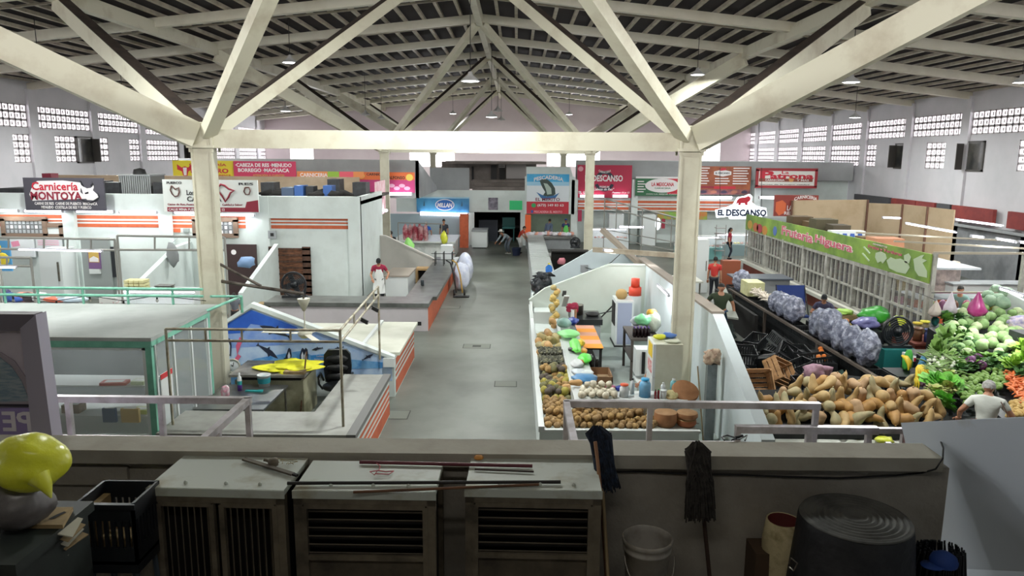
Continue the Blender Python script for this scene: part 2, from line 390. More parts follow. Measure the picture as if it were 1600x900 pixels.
# the same lamps above the top edge of the picture and in the rest of the hall; the farthest four are added to brighten the end wall
for i, (x, y, z) in enumerate([(-17, 14, 7.9), (-9, 13, 8.2), (-1.5, 13, 8.6), (6, 13, 8.2), (15, 17, 8.0), (-15, 24, 8.1), (17, 26, 8.0), (-8, 27, 8.6), (7, 30, 8.6), (-14, 57, 8.2), (-5, 59, 8.6), (4, 59, 8.6), (12, 57, 8.2)]):
    bay_lamp((x, y, z), roofz(x) + .3, LP * (2.6 if y > 50 else 1.3), ['high at the near left', 'high left of the aisle above the kiosk', 'high over the aisle', 'high above the fruit stall', 'high at the near right', 'high above the left stalls', 'high beside the right wall', 'high above the white cold room', 'high above the caged shop', 'small and far, added as fill before the left end wall', 'small and far, added as fill left of the ridge', 'small and far, added as fill right of the ridge', 'small and far, added as fill before the right end wall'][i])
# ================================================================ UPPER FLOOR (foreground)
concd = mat('parapet_concrete', 'a39e93', .85, col2='857f74', ns=2.2, lo=.35, hi=.75, bump=.25, bs=30, detail=9)
capm = mat('parapet_cap', 'a8a598', .8, col2='908a7c', ns=2.5, lo=.4, hi=.8, bump=.15, bs=25, detail=9)
galv = mat('dirty_white_sheet', 'b4bbb2', .55, col2='8d8467', ns=2.6, lo=.52, hi=.72, detail=8)
framed = mat('dirty_beige_frame', '6b6353', .75, col2='3a342a', ns=4, lo=.4, hi=.7)
slatm = mat('dirty_slat', '5a5243', .8, col2='39332a', ns=3)
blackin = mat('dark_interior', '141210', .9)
chrome = mat('brushed_steel', 'd2ced4', .4, .7, col2='aaa4a6', ns=5)
steel = mat('steel_tube', '8f8c82', .4, .85, col2='6e675c', ns=6)
stain = mat('stainless_top', '8b8d8a', .35, .8, col2='6c6d6a', ns=1.5, detail=8)
woodm = mat('worn_wood', '6e4c33', .8, col2='4a3323', ns=4, aniso=(1, 1, 6))
blackp = mat('black_plastic', '14171b', .45, col2='202428', ns=3)
PZ = 2.4
struct('floor_upper', MB().box(-6, 3.3, NY, 4.6, PZ - .2, PZ), concd)
struct('floor_walkway', MB().box(-6, 3.6, 4.6, 6.25, PZ - .25, PZ), concd)
b = MB(); b.box(-6, 2.80, 4.52, 4.70, PZ, 3.44); b.box(-6, -2.5, 4.49, 4.52, 3.28, 3.4)
struct('wall_parapet', b, concd)
struct('trim_parapet_cap', MB().box(-6, 2.72, 4.46, 4.71, 3.44, 3.53), capm)
prof = [(NY, PZ), (5.1, PZ), (5.1, 3.53), (4.06, 3.95), (NY, 6.2)]
b = MB(); n = len(prof)
xo = lambda z: 2.76 + (3.42 - z) * .36 if z < 3.42 else 2.76 + (z - 3.42) * .12
vs = [(xo(z), y, z) for y, z in prof] + [(xo(z) + .25, y, z) for y, z in prof]
b.add(vs, [tuple(range(n)), tuple(range(n, 2 * n))[::-1]] + [(i, (i + 1) % n, n + (i + 1) % n, n + i) for i in range(n)])
sw = mat('side_wall_paint', 'c3ccd6', .6, col2='9c978a', ns=1.5, lo=.64, hi=.82, detail=7)
struct('wall_stair_side', b, sw)

def cooler(label, cx, cy, w, d, top, rz, vertical, tilt=0):
    h = top - PZ; t = thing('evaporative_cooler', label, 'cooler', (cx, cy, PZ), rz, 'old metal evaporative coolers along the parapet')
    hw, hd = w / 2, d / 2
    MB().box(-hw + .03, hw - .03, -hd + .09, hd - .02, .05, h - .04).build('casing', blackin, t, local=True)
    b = MB().box(-hw, hw, -hd, hd, h - .035, h); b.box(-hw - .004, hw + .004, -hd - .006, -hd, h - .05, h - .002)
    for sx in (-.5, .1, .6): b.lathe([(.012, 0), (.012, .012), (0, .02)], (sx * hw, -hd + .06, h), 6)
    b.build('top_lid', galv, t, local=True)
    b = MB()
    for sx in (-1, 1):
        for sy in (-1, 1): b.box(sx * hw - .025 * (sx > 0) * 2 , sx * hw + .05 * (sx < 0), sy * hd - .05 * (sy > 0), sy * hd + .05 * (sy < 0), 0, h - .035)
    b.box(-hw, hw, -hd, -hd + .05, 0, .06); b.box(-hw, hw, -hd, -hd + .04, h - .09, h - .035)
    b.build('frame', framed, t, local=True)
    pans = [(-hw + .06, -.03), (.03, hw - .06)] if vertical else [(-hw + .06, hw - .06)]
    for (a, c) in pans:
        b = MB()
        z0, z1 = .07, h - .1
        for x in (a, c): b.box(x - .015, x + .015, -hd - .005, -hd + .03, z0, z1)
        for z in (z0, z1) + (() if vertical else (h - .42, h - .60)): b.box(a, c, -hd - .004, -hd + .03, z - .014, z + .014)
        lp = b.build('louvre_panel', framed, t, local=True)
        if vertical:
            k = 8
            for i in range(1, k): MB().cbox((a + (c - a) * i / k, -hd + .03, (z0 + z1) / 2), (.006, .05, z1 - z0), Matrix.Rotation(.5, 3, 'Z')).build('slat', slatm, lp, local=True)
        else:
            z = z0 + .05
            while z < z1 - .02:
                if abs(z - (h - .51)) > .07: MB().cbox(((a + c) / 2, -hd + .035, z), (c - a, .05, .007), Matrix.Rotation(-.6, 3, 'X')).build('slat', slatm, lp, local=True)
                z += .052
    if not vertical: MB().box(-hw + .06, hw - .06, -hd + .02, -hd + .03, h - .59, h - .43).build('middle_panel', slatm, t, local=True)
    return t
cooler('dirty metal cooler with upright louvres and rust on its lid, leftmost of the three', -1.715, 4.22, .80, .46, 3.5, -.03, True)
cooler('metal cooler with level louvres between the two others, peeling front edge of the lid', -.86, 4.19, .82, .42, 3.5, -.01, False)
cooler('metal cooler with level louvres nearest to the white bucket', .115, 4.26, .79, .48, 3.5, -.02, False)
T = 3.505
def rod(name, label, cat, a, b_, r, m, z=T, n=10):
    p, q = atz(*a, z + r), atz(*b_, z + r)
    o = MB().tube([p, p.lerp(q, .5), q], r, n).build(name, m); return tag(o, label, cat)
redp = mat('dark_red_tube', '5c1426', .4); 
rod('red_pole', 'dark red round pole lying across the two right coolers', 'pole', (562, 722), (832, 728), .011, redp)
rod('metal_bar', 'thin dark bar lying below the red handle on the right cooler', 'bar', (742, 733), (834, 737), .006, mat('bar', '3a2f2a', .6))
rod('metal_bar', 'long straight black bar lying over the front of the two right coolers', 'bar', (449, 755), (876, 753), .010, mat('barb', '1d1a18', .6), T + .001)
rod('wooden_strip', 'wooden stick lying just in front of the long black bar', 'stick', (552, 769), (842, 757), .008, woodm)
# tools and rubbish on the left cooler
t = thing('paint_scraper', 'flat grey metal bar tool lying diagonally on the left cooler', 'tool', tuple(atz(420, 728, T)))
p, q = atz(381, 717, T + .012), atz(458, 741, T + .012)
MB().beam(p, q, .03, .012).build('blade', framed, t); MB().beam(q, q + (q - p) * .08, .018, .014).build('tip', blackin, t)
m_ = atz(427, 722, T + .02)
tag(MB().lathe([(.03, 0), (.034, .02), (.03, .04), (.012, .045)], m_ - Vector((0, 0, .02)), 10).tube([m_, m_ + Vector((-.06, .01, .01))], .009).build('pipe_fitting', framed), 'small grey pipe fitting lying next to the flat bar tool', 'fitting')
b = MB(); rnd = random.Random(3)
for i in range(9):
    a = atz(430 + rnd.random() * 28, 718 + rnd.random() * 8, T + .006 + .003 * i); c = a + Vector((rnd.uniform(-.11, .11), rnd.uniform(-.05, .05), 0)); b.tube([a, c], .0025, 5)
tag(b.build('dry_straw', mat('straw', '9b9272', .8)), 'few dry pale straws scattered beside the tool on the left cooler', 'straw', kind='stuff')
pts = [atz(586, 722, T + .01), atz(594, 728, T + .012), atz(592, 735, T + .01), atz(578, 737, T + .01), atz(585, 742, T + .01), atz(590, 735, T + .02), atz(603, 737, T + .01), atz(615, 736, T + .01), atz(608, 741, T + .01), atz(586, 740, T + .015)]
tag(MB().tube(pts, .0035, 6).build('string', mat('pink_string', 'b05058', .6)), 'tangled pink string lying on the middle cooler', 'string')
c = atz(748, 716, T)
tag(MB().lathe([(.03, 0), (.032, .008), (.02, .02), (0, .022)], c, 12).build('orange_token', mat('orange_cap', 'c98a3a', .5)), 'small orange cap lying at the back of the right cooler', 'cap')
# mops
def mop(label, head_top, head_bot, hw, foot, m, mh, seed, r0=.05):
    t = thing('mop', label, 'mop', (foot[0], foot[1], PZ)); rnd = random.Random(seed)
    A, B = Vector(head_top), Vector(head_bot); D = (A - Vector(foot)).normalized()
    MB().tube([Vector(foot), A - D * .03], .013, 10).build('handle', mh, t)
    b = MB(); b.blob(A - Vector((0, .02, .05)), .045, 1.1, 1, 1, seed=seed)
    for i in range(230):
        a = rnd.random() * 2 * PI; rr = r0 * rnd.random() ** .5; ln = (A - B).length * rnd.uniform(.72, 1.05)
        d = (B - A).normalized(); sx = rnd.uniform(-1, 1)
        p0 = A + Vector((math.cos(a) * rr * .5, math.sin(a) * rr * .5 - .02, rnd.uniform(-.02, .015)))
        p1 = A + d * ln * .12 + Vector((math.cos(a) * (rr + .03), math.sin(a) * rr - .03, .01))
        p2 = A + d * ln * .55 + Vector((sx * hw * .95, -.035 - rnd.random() * .05, 0)); p3 = A + d * ln + Vector((sx * hw * 1.05 + rnd.uniform(-.01, .01), -.03 - rnd.random() * .06, 0))
        b.tube([p0, p1, p2, p3], [.005, .006, .0055, .004], 4, cap=False)
    b.build('mop_head', m, t); return t
mop('dark blue string mop turned upside down over the parapet beside the right cooler', aty(932, 668, 4.40), aty(950, 757, 4.34), .062, (.60, 4.0, PZ), mat('navy_strands', '151b26', .9, col2='223044', ns=30), woodm, 3)
mop('grey string mop standing upside down against the parapet right of the white bucket', aty(1088, 692, 4.40), aty(1091, 803, 4.34), .085, (1.30, 4.33, PZ), mat('grey_strands', '3a3733', .95, col2='24211f', ns=25), mat('dark_stick', '3b2b22', .8), 5)
rod_a, rod_b = aty(948, 815, 4.05), aty(960, 900, 4.0)
o = MB().tube([(.585, 3.78, PZ), (.54, 4.3, 3.44)], .011, 8).build('broom_stick', mat('pale_stick', '8c7a5a', .7)); tag(o, 'plain pale stick leaning on the parapet in the gap left of the white bucket', 'stick')
o = MB().tube([aty(930, 690, 4.28), aty(934, 722, 4.26), aty(938, 765, 4.22)], .011, 8).build('wooden_stick', mat('light_wood', '9c7355', .7)); tag(o, 'short brown wooden stick hanging in front of the dark blue mop', 'stick')
# buckets
bk = mat('dirty_white_plastic', 'a5a199', .55, col2='7a7468', ns=5)
t = thing('plastic_bucket', 'dirty white plastic bucket with wire handle standing below the parapet', 'bucket', (.80, 4.12, 2.78))
H0 = 2.78
prof = [(.0, .005), (.115, .0), (.118, .02), (.135, .30), (.143, .30), (.145, .315), (.138, .32), (.142, .345), (.150, .35), (.152, .372), (.146, .38), (.140, .375), (.136, .34), (.118, .03), (0, .02)]
MB().lathe(prof, (.80, 4.12, H0), 32).build('bucket_body', bk, t)
MB().tube([(.80 + .146 * math.cos(a), 4.12 - .05 + .146 * math.sin(a) - .03, H0 + .30 + .16 * math.sin(a) * (1 if a > PI else 1)) for a in [PI + PI * i / 14 for i in range(15)]], .004, 6).build('wire_handle', steel, t)
lettering('Behr', (.80, 4.12 - .136, H0 + .12), (1, 0, 0), (0, 0, 1), .01, 0, .05, mat('faded_ink', '5d5a58', .7), t, fit=.12)
t = thing('plastic_bucket', 'lower dirty white bucket holding the upper one', 'bucket', (.80, 4.12, PZ))
MB().lathe([(0, .02), (.125, .0), (.128, .02), (.146, .33), (.157, .335), (.158, .37), (.15, .385), (.146, .36), (.122, .03)], (.80, 4.12, PZ), 32).build('bucket_body', bk, t)
# big black tub upside down
tx, ty, tz = 2.02, 4.10, 3.30
t = thing('rubber_tub', 'big black tub upside down with rings on its grey bottom', 'tub', (tx, ty, 2.72))
pr = [(.39, -.55), (.395, -.5), (.36, -.48), (.325, -.1), (.318, -.02), (.312, 0)]
MB().lathe(pr, (tx, ty, tz), 48, wob=.006).build('tub_side', mat('tub_rubber', '1a1c20', .6, col2='2a2b2e', ns=6, bump=.3), t)
pr = [(.312, .004), (.306, .014)]
for i in range(7):
    r = .298 - i * .036; pr += [(r, .006), (r - .009, .018), (r - .018, .017), (r - .027, .006)]
pr += [(0, .01)]
MB().lathe(pr, (tx, ty, tz), 48).build('tub_bottom', mat('tub_bottom', '5a5b58', .8, col2='3f403e', ns=7), t)
MB().tube([aty(1233, 880, 3.75), aty(1236, 872, 3.7), aty(1246, 880, 3.7), aty(1240, 892, 3.7), aty(1233, 886, 3.74)], .004, 6).build('wire_ring', steel, t)
tag(MB().box(1.7, 2.35, 3.85, 4.4, PZ, 2.75).build('wooden_stand', woodm), 'low wooden stand under the black tub', 'stand')
# cream basin with red lining left of the tub
t = thing('foam_container', 'cracked cream foam container with red inside standing left of the black tub', 'container', (1.70, 4.36, PZ))
cm = mat('cream_foam', 'c9bd94', .8, col2='8d7f58', ns=7, lo=.5, hi=.7, bump=.3)
MB().lathe([(.09, 0), (.11, .3), (.12, .62), (.11, .75), (.1, .755), (.1, .6), (.09, .1)], (1.70, 4.36, PZ), 20, wob=.03).build('container_body', cm, t)
MB().lathe([(.08, .1), (.1, .74), (.099, .75), (.07, .1)], (1.70, 4.36, PZ), 20, wob=.03).build('red_lining', mat('red_lining', '5e1612', .7), t)
# brown box at far side
tag(MB().box(1.52, 1.64, 4.3, 4.5, PZ, 2.95).build('cardboard_box', mat('dark_cardboard', '4d3c2c', .85)), 'dark brown box standing against the parapet left of the foam container', 'box')
# black netting and blue cap
t = thing('crate_net', 'heap of black plastic mesh between the tub and the white side wall', 'net', (2.62, 4.18, PZ))
b = MB(); rnd = random.Random(5)
for i in range(120):
    a = 2 * PI * i / 60; rr = .12 + .07 * (i % 4) / 4
    c0 = Vector((2.60 + .04 * math.sin(i), 4.2, 3.02)); b.tube([c0 + Vector((math.cos(a) * .12, math.sin(a) * .12, -.6)), c0 + Vector((math.cos(a + .15) * .13, math.sin(a + .15) * .13, -.2)), c0 + Vector((math.cos(a + .3) * .10, math.sin(a + .3) * .10, .04))], .006, 4)
b.blob((2.62, 4.2, 2.72), .13, 1, 1, 2.2, seed=4); b.build('mesh', blackp, t)
t = thing('baseball_cap', 'blue cap lying on the black mesh beside the tub', 'cap', (2.50, 4.04, 3.06))
cb = mat('blue_cloth', '1c3f86', .7)
MB().lathe([(.075, 0), (.078, .02), (.066, .05), (.035, .07), (0, .075)], (2.52, 4.02, 3.06), 16).build('crown', cb, t)
MB().lathe([(.055, .01), (.056, .016), (0, .02)], (2.44, 3.99, 3.055), 14, sx=1.2).build('brim', cb, t)
# cables along the parapet
pts = [aty(x, y, 4.505) for x, y in [(945, 738), (1000, 737), (1060, 740), (1150, 742), (1230, 745), (1310, 747), (1400, 743), (1440, 739)]] + [aty(1462, 733, 4.40), aty(1473, 716, 4.42), aty(1474, 700, 4.6), aty(1464, 675, 4.9), aty(1455, 660, 5.05), aty(1470, 655, 5.0)]
tag(MB().tube(pts, .006, 6).build('black_cable', cordm), 'black cable sagging along the parapet and looping up the white side wall', 'cable')
# bench of clutter at the left end
t = thing('storage_chest', 'dark green chest in the shade at the left edge', 'chest', (-2.55, 3.35, PZ))
dg = mat('dark_green_paint', '27302c', .6, col2='1a1f1d', ns=3)
MB().box(-3.1, -2.2, 3.0, 3.55, PZ, 3.57).build('chest_body', dg, t); MB().box(-3.13, -2.18, 2.97, 3.58, 3.57, 3.62).build('chest_lid', dg, t)
card = mat('cardboard', 'a08a62', .85, col2='85714e', ns=6)
t = thing('cardboard_sheet', 'flat brown cardboard sheet with a dark slot lying on the chest', 'cardboard', tuple(atz(75, 805, 3.65)))
P = [atz(25, 820, 3.645), atz(98, 820, 3.645), atz(114, 792, 3.645), atz(55, 793, 3.645)]
MB().add([p for p in P] + [p - Vector((0, 0, .02)) for p in P], [(0, 1, 2, 3), (7, 6, 5, 4), (0, 4, 5, 1), (1, 5, 6, 2), (2, 6, 7, 3), (3, 7, 4, 0)]).build('sheet', card, t)
P = [atz(75, 811, 3.648), atz(84, 810, 3.648), atz(104, 800, 3.648), atz(100, 799, 3.648), atz(88, 804, 3.648)]
MB().add(P, [tuple(range(5))]).build('slot', blackin, t)
rnd = random.Random(11)
for i in range(7):
    z = 3.60 - .035 * i
    c = atz(108 + rnd.uniform(-3, 3), 822 + 7 * i, z)
    o = MB().cbox(c, (.08, .16, .006), Matrix.Rotation(rnd.uniform(.25, .5), 3, 'Y') @ Matrix.Rotation(rnd.uniform(-.3, .3), 3, 'Z')).build('cardboard_scrap', card if i % 2 else mat('pale_paper', 'a8a695', .8))
    tag(o, 'folded scrap of cardboard or paper jammed between the chest and the black crate', 'cardboard', 'scraps between chest and crate')
# whitish sack and yellow bag
c = aty(30, 778, 3.28)
tag(MB().blob((c.x - .04, c.y + .02, 3.745), .155, 1.1, .9, .8, .1, 2.2, 2, 3).build('plastic_sack', mat('murky_plastic', '6f6c6b', .35, col2='504d4c', ns=6)), 'murky translucent sack under the yellow bag', 'sack')
ym = mat('yellow_plastic', 'd7dc3c', .3, col2='e8ee8a', ns=5, lo=.5, hi=.8, bump=.35, bs=12)
t = thing('plastic_bag', 'bright yellow plastic bag on top of the murky sack at the left edge', 'bag', (c.x, c.y, 3.75))
MB().blob(aty(42, 722, 3.28), .155, 1.12, .9, .84, .10, 1.5, 9, 4).build('bag_body', ym, t)
MB().tube([aty(60, 745, 3.15), aty(72, 760, 3.14), aty(80, 778, 3.14)], [.05, .028, .004], 8).build('bag_tail', ym, t)
# black crate
t = thing('plastic_crate', 'black plastic crate standing tall beside the left cooler', 'crate', (-1.98, 3.7, PZ))
A, B_, D_, C_ = atz(115, 787, 3.52), atz(229, 788, 3.52), atz(200, 733, 3.52), atz(243, 745, 3.52)
A = Vector((-2.36, 3.72, 0)); Wd, Dp, z0, z1 = .40, .50, 3.16, 3.52
b = MB(); x0, x1, y0, y1 = -2.43, -2.13, 3.62, 4.12
A = atz(115, 787, z1); x0, y0 = A.x, A.y; x1 = atz(229, 787, z1).x - .07; y1 = min(atz(200, 734, z1).y, 4.05)
for (a, bb, c, d) in [(x0, x1, y0, y0 + .015), (x0, x1, y1 - .015, y1), (x0, x0 + .015, y0, y1), (x1 - .015, x1, y0, y1)]:
    b.box(a, bb, c, d, z1 - .10, z1); b.box(a, bb, c, d, z0, z0 + .1)
    L_ = max(bb - a, d - c); n = 8
    for i in range(n + 1):
        if bb - a > d - c: xx = a + (bb - a - .02) * i / n; b.box(xx, xx + .02, c, d, z0 + .1, z1 - .1)
        else: yy = c + (d - c - .02) * i / n; b.box(a, bb, yy, yy + .02, z0 + .1, z1 - .1)
b.box(x0, x1, y0, y1, z0, z0 + .02); b.box(x0 - .012, x1 + .012, y0 - .012, y0, z1 - .03, z1)
b.build('crate_body', blackp, t)
MB().box(x0 + .02, x0 + .06, y0 + .04, y1 - .05, z1 - .3, z1 - .06).box(x0 + .08, x1 - .06, y0 + .06, y1 - .1, z0 + .02, z0 + .12).build('cardboard_inside', card, t)
t = thing('stool', 'dark stool carrying the black crate', 'stool', ((x0 + x1) / 2, (y0 + y1) / 2, PZ))
MB().box(x0, x1, y0, y1, z0 - .05, z0).build('seat', blackp, t)
for xx in (x0 + .04, x1 - .04):
    for yy in (y0 + .04, y1 - .04): MB().tube([(xx, yy, z0 - .05), (xx + (.04 if xx > (x0 + x1) / 2 else -.04), yy, PZ)], .02, 8).build('leg', mat('bluegrey_metal', '3c4852', .5), t)
# railings of the landing below the parapet
def railing(label, posts, runs, r=.024):
    t = thing('steel_railing', label, 'railing', (posts[0][0], posts[0][1], PZ))
    for (x, y, zt) in posts: MB().box(x - .022, x + .022, y - .022, y + .022, PZ, zt).build('post', chrome, t)
    for (p, q, s) in runs: MB().beam(p, q, s, s).build('rail', chrome, t)
    return t
RY = 6.1
railing('bright steel railing left of the stair gap below the parapet', [(-5.2, RY, 3.3), (-3.85, RY, 3.3), (-3.05, RY, 3.3), (-2.30, RY, 3.3), (-2.30, 5.45, 3.3)],
        [((-5.6, RY, 3.31), (-2.27, RY, 3.31), .055), ((-2.30, RY, 3.31), (-2.30, 4.72, 3.31), .055), ((-5.6, RY, 2.96), (-2.3, RY, 2.96), .035), ((-2.3, RY, 2.96), (-2.3, 4.72, 2.96), .035)])
railing('bright steel railing right of the stair gap with its corner by the round fruits', [(.44, RY, 3.3), (1.16, RY, 3.3), (2.58, RY, 3.3)],
        [((.42, RY, 3.31), (2.61, RY, 3.31), .055), ((.44, RY, 3.31), (.44, 4.72, 3.31), .055), ((.44, RY, 2.96), (1.9, RY, 2.96), .035)])
railing('lower steel railing in front of the squash heap, ending at the orange post', [(1.86, 5.9, 3.16), (2.45, 5.9, 3.14), (2.95, 5.9, 3.14), (3.02, 5.7, 3.14), (3.3, 6.0, 3.14)],
        [((1.84, 5.9, 3.17), (3.02, 5.9, 3.17), .06), ((3.0, 5.95, 3.15), (3.5, 5.95, 3.15), .045), ((2.5, 5.95, 2.96), (3.5, 5.95, 2.96), .035)])
orangem = mat('orange_paint', 'd0653f', .55, col2='bb5935', ns=3)
tag(MB().box(3.38, 3.475, 5.83, 5.89, PZ, 3.19).build('orange_post', orangem), 'flat orange post at the right end of the lower railing', 'post')
b = MB()
for i, (x, y) in enumerate([(1143, 690), (1150, 684)]): pass
pts = [atz(x, y, 3.54) for x, y in [(1132, 688), (1128, 683), (1136, 680), (1150, 684), (1143, 688), (1155, 686), (1168, 680), (1164, 688)]]
tag(MB().tube(pts, .006, 5).tube([pts[3], pts[3] + Vector((.05, .02, .005))], .012).build('wire_offcut', blackp), 'bent scrap of black wire lying on the parapet cap', 'wire')
# banner seen from behind
BY = 5.15
bx0, bx1, bz1 = -4.9, atx(0, 0, -1).x, 0
p = aty(64, 489, BY); bx1, bz1 = p.x, p.z
t = thing('banner_stand', 'lilac banner on a frame seen from behind at the left edge', 'banner', (-4.0, BY, PZ))
lil = mat('banner_cloth', 'd3cbd6', .6, col2='c5bcc9', ns=2)
MB().box(-4.9, bx1 - .1, BY, BY + .04, PZ, bz1 - .10).build('banner_face', lil, t)
MB().prism([(bx1 - .12, PZ), (bx1 + .05, PZ), (bx1, bz1), (bx1 - .12, bz1 - .1)], BY - .06, BY + .06).build('side_fold', mat('fold', 'b9b5c6', .35, .3), t)
MB().box(-4.9, bx1 - .02, BY - .05, BY + .05, bz1 - .12, bz1).build('top_tube', mat('topfold', '77717c', .6), t)
o0 = Vector((-4.9, BY, PZ)); R_, U_ = (1, 0, 0), (0, 0, 1)
def bxy(px, py): q = aty(px, py, BY); return (q.x + 4.9, q.z - PZ)
arc = [bxy(x, y) for x, y in [(-60, 640), (-60, 560), (-20, 552), (0, 553), (20, 565), (38, 590), (50, 615), (56, 628)]]
patch([bxy(*q) for q in [(-60, 634), (-60, 552), (-20, 545), (2, 550), (24, 564), (42, 590), (54, 620), (58, 634)]], o0, R_, U_, mat('arch_rim', 'a9a0aa', .6), t, 'arch_rim', .004)
patch([bxy(*q) for q in [(-60, 628), (-60, 562), (-20, 553), (0, 556), (20, 572), (36, 596), (48, 626)]], o0, R_, U_, mat('sea_print', '7f97a6', .6, col2='aeb9bd', ns=9, aniso=(1, 1, 5)), t, 'sea_picture', .008)
patch([bxy(*q) for q in [(-60, 634), (-60, 630), (60, 631), (60, 635)]], o0, R_, U_, mat('dark_line', '35323c', .6), t, 'dark_line', .009)
patch([bxy(*q) for q in [(-60, 678), (-60, 637), (62, 637), (66, 678)]], o0, R_, U_, mat('purple_print', 'a394c6', .6), t, 'purple_band', .005)
q = bxy(29, 657)
lettering('PE', o0, (-1, 0, 0), (0, 0, 1), -q[0], q[1], .15, mat('white_print2', 'f0ebf2', .6), t, fit=.21, out=-.02, ext=.003, bold=.02)
# ================================================================ PEOPLE
skinm = mat('skin', 'b07f62', .55, col2='a06f54', ns=8); skind = mat('skin_tan', '96664a', .55)
hairm = mat('black_hair', '17130f', .7); hairg = mat('grey_hair', '8d8b88', .8, col2='b9b7b3', ns=20)
def cloth(c): return mat('cloth_' + c, c, .85, bump=.2, bs=18)
def skinned(verts, edges, name, m, parent, sub=2, extra=None):
    me = bpy.data.meshes.new('t'); me.from_pydata([v[0] for v in verts], edges, []); o = bpy.data.objects.new('t', me); C.objects.link(o)
    md = o.modifiers.new('s', 'SKIN'); md.use_smooth_shade = True
    for i, v in enumerate(verts):
        r = v[1]; me.skin_vertices[0].data[i].radius = r if isinstance(r, tuple) else (r, r)
        me.skin_vertices[0].data[i].use_root = (i == 0)
    s2 = o.modifiers.new('d', 'SUBSURF'); s2.levels = sub; s2.render_levels = sub
    dg = bpy.context.evaluated_depsgraph_get(); dg.update(); ev = o.evaluated_get(dg); r = bpy.data.meshes.new_from_object(ev)
    b = MB(); b.add([v.co.copy() for v in r.vertices], [tuple(p.vertices) for p in r.polygons], 0, True)
    bpy.data.objects.remove(o)
    if extra: b.add(extra.v, extra.f, 0, True)
    return b.build(name, m, parent, local=True)
def ik(a, b, l1, l2, hint):
    a, b = Vector(a), Vector(b); d = b - a; L = min(d.length, (l1 + l2) * .995)
    if d.length > L: b = a + d.normalized() * L; d = b - a
    x = (l1 * l1 - l2 * l2 + L * L) / (2 * L); h = max(0, l1 * l1 - x * x) ** .5
    n = d.normalized(); hv = Vector(hint); hv = (hv - n * hv.dot(n)).normalized()
    return a + n * x + hv * h, b
def person(label, loc, rz, h=1.68, lean=0, hip=.93, hands=None, feet=None, shirt='33382a', pants='2b3442', sleeves='short', hair='black', cap=None, apron=None,
           skin=None, fem=False, look=0, side=0, shoes='222222', group=None, grip=.5, long_hair=False, hat=None, sub=2, mustache=False):
    k = h / 1.70; t = thing('person', label, 'person', loc, rz, group); sk = skin or skinm
    R = Matrix.Rotation(lean, 3, 'X') @ Matrix.Rotation(side, 3, 'Y')     # lean > 0 bends towards -Y (the way it faces)
    P = Vector((0, 0, hip)); T = lambda x, y, z: P + R @ Vector((x, y, z))
    sw = .165 if fem else .19
    chest, up, neck = T(0, 0, .26), T(0, 0.01, .43), T(0, -.005, .54)
    Rh = Matrix.Rotation(lean * .6 + look, 3, 'X'); hc = neck + Rh @ Vector((0, -.025, .135))
    hands = hands or ((-.25, -.05, hip - .15), (.25, -.05, hip - .15)); feet = feet or ((-.11, 0, .07), (.11, .02, .07))
    V = [(P, (.135, .10)), (T(0, 0, .14), (.125 if not fem else .11, .095)), (chest, (.15, .11)), (up, (.12, .085)), (neck, .052), (neck + Rh @ Vector((0, -.01, .06)), .05)]
    E = [(0, 1), (1, 2), (2, 3), (3, 4), (4, 5)]; arms = []; legs = []; ex = MB()
    for s, hd in zip((-1, 1), hands):
        S = T(s * sw, 0, .43); el, wr = ik(S, hd, .29, .26, (s * .6, .8, -.3)); n = len(V)
        V += [(S, .058), (el, .042), (wr, .028)]; E += [(3, n), (n, n + 1), (n + 1, n + 2)]; arms.append((S, el, wr))
        d = (wr - el).normalized(); sd = d.cross(Vector((0, 0, 1)) if abs(d.z) < .8 else Vector((0, 1, 0))).normalized(); up2 = sd.cross(d)
        pm = wr + d * .05; ex.cbox(pm, (.072, .085, .028), Matrix((sd, d, up2)).transposed())
        for f in range(4):
            b0 = pm + d * .04 + sd * (-.027 + .018 * f); ln = (.062, .072, .068, .052)[f]
            b1 = b0 + (d * math.cos(grip) - up2 * math.sin(grip)) * ln * .55; b2 = b1 + (d * math.cos(grip * 2.4) - up2 * math.sin(grip * 2.4)) * ln * .5
            ex.tube([b0, b1, b2], [.0095, .009, .007], 6)
        b0 = pm - d * .02 - sd * s * .034; ex.tube([b0, b0 - sd * s * .03 + d * .03, b0 - sd * s * .03 + d * .06 - up2 * .012], [.011, .010, .008], 6)
    for s, ft in zip((-1, 1), feet):
        Hh = P + Vector((s * .085, 0, -.05)); kn, an = ik(Hh, ft, .43, .42, (s * .1, -1, 0.05)); n = len(V)
        V += [(Hh, .085), (kn, .056), (an, .038)]; E += [(0, n), (n, n + 1), (n + 1, n + 2)]; legs.append((Hh, kn, an))
    # head with face
    hb = MB()
    I, Fc = ico(3)
    for i_ in [0]:
        vs = []
        for p in I:
            x, y, z = p; w = .076 * (1 - .18 * max(0, -z)); q = Vector((x * w, y * .094, z * .118))
            if y < -.3 and abs(x) < .25 and -.35 < z < .1: q.y -= .022 * (1 - abs(x) / .25)          # nose
            if y < -.5 and .02 < z < .25 and .2 < abs(x) < .6: q.y += .008                            # eye sockets
            if y < -.4 and -.62 < z < -.5: q.y += .005                                               # below the mouth
            vs.append(hc + Rh @ q)
        ex.add(vs, Fc, 0, True)
    for s in (-1, 1): ex.blob(hc + Rh @ Vector((s * .078, .005, -.01)), .026, .4, .8, 1.2, 0, n=1)
    bd = skinned(V, E, 'body', sk, t, sub, ex)
    fm = MB()
    for s in (-1, 1): fm.blob(hc + Rh @ Vector((s * .031, -.083, .022)), .010, 1.2, .5, .7, 0, n=1)
    for s in (-1, 1): fm.tube([hc + Rh @ Vector((s * .016, -.094, .04)), hc + Rh @ Vector((s * .048, -.084, .042))], .004, 4)
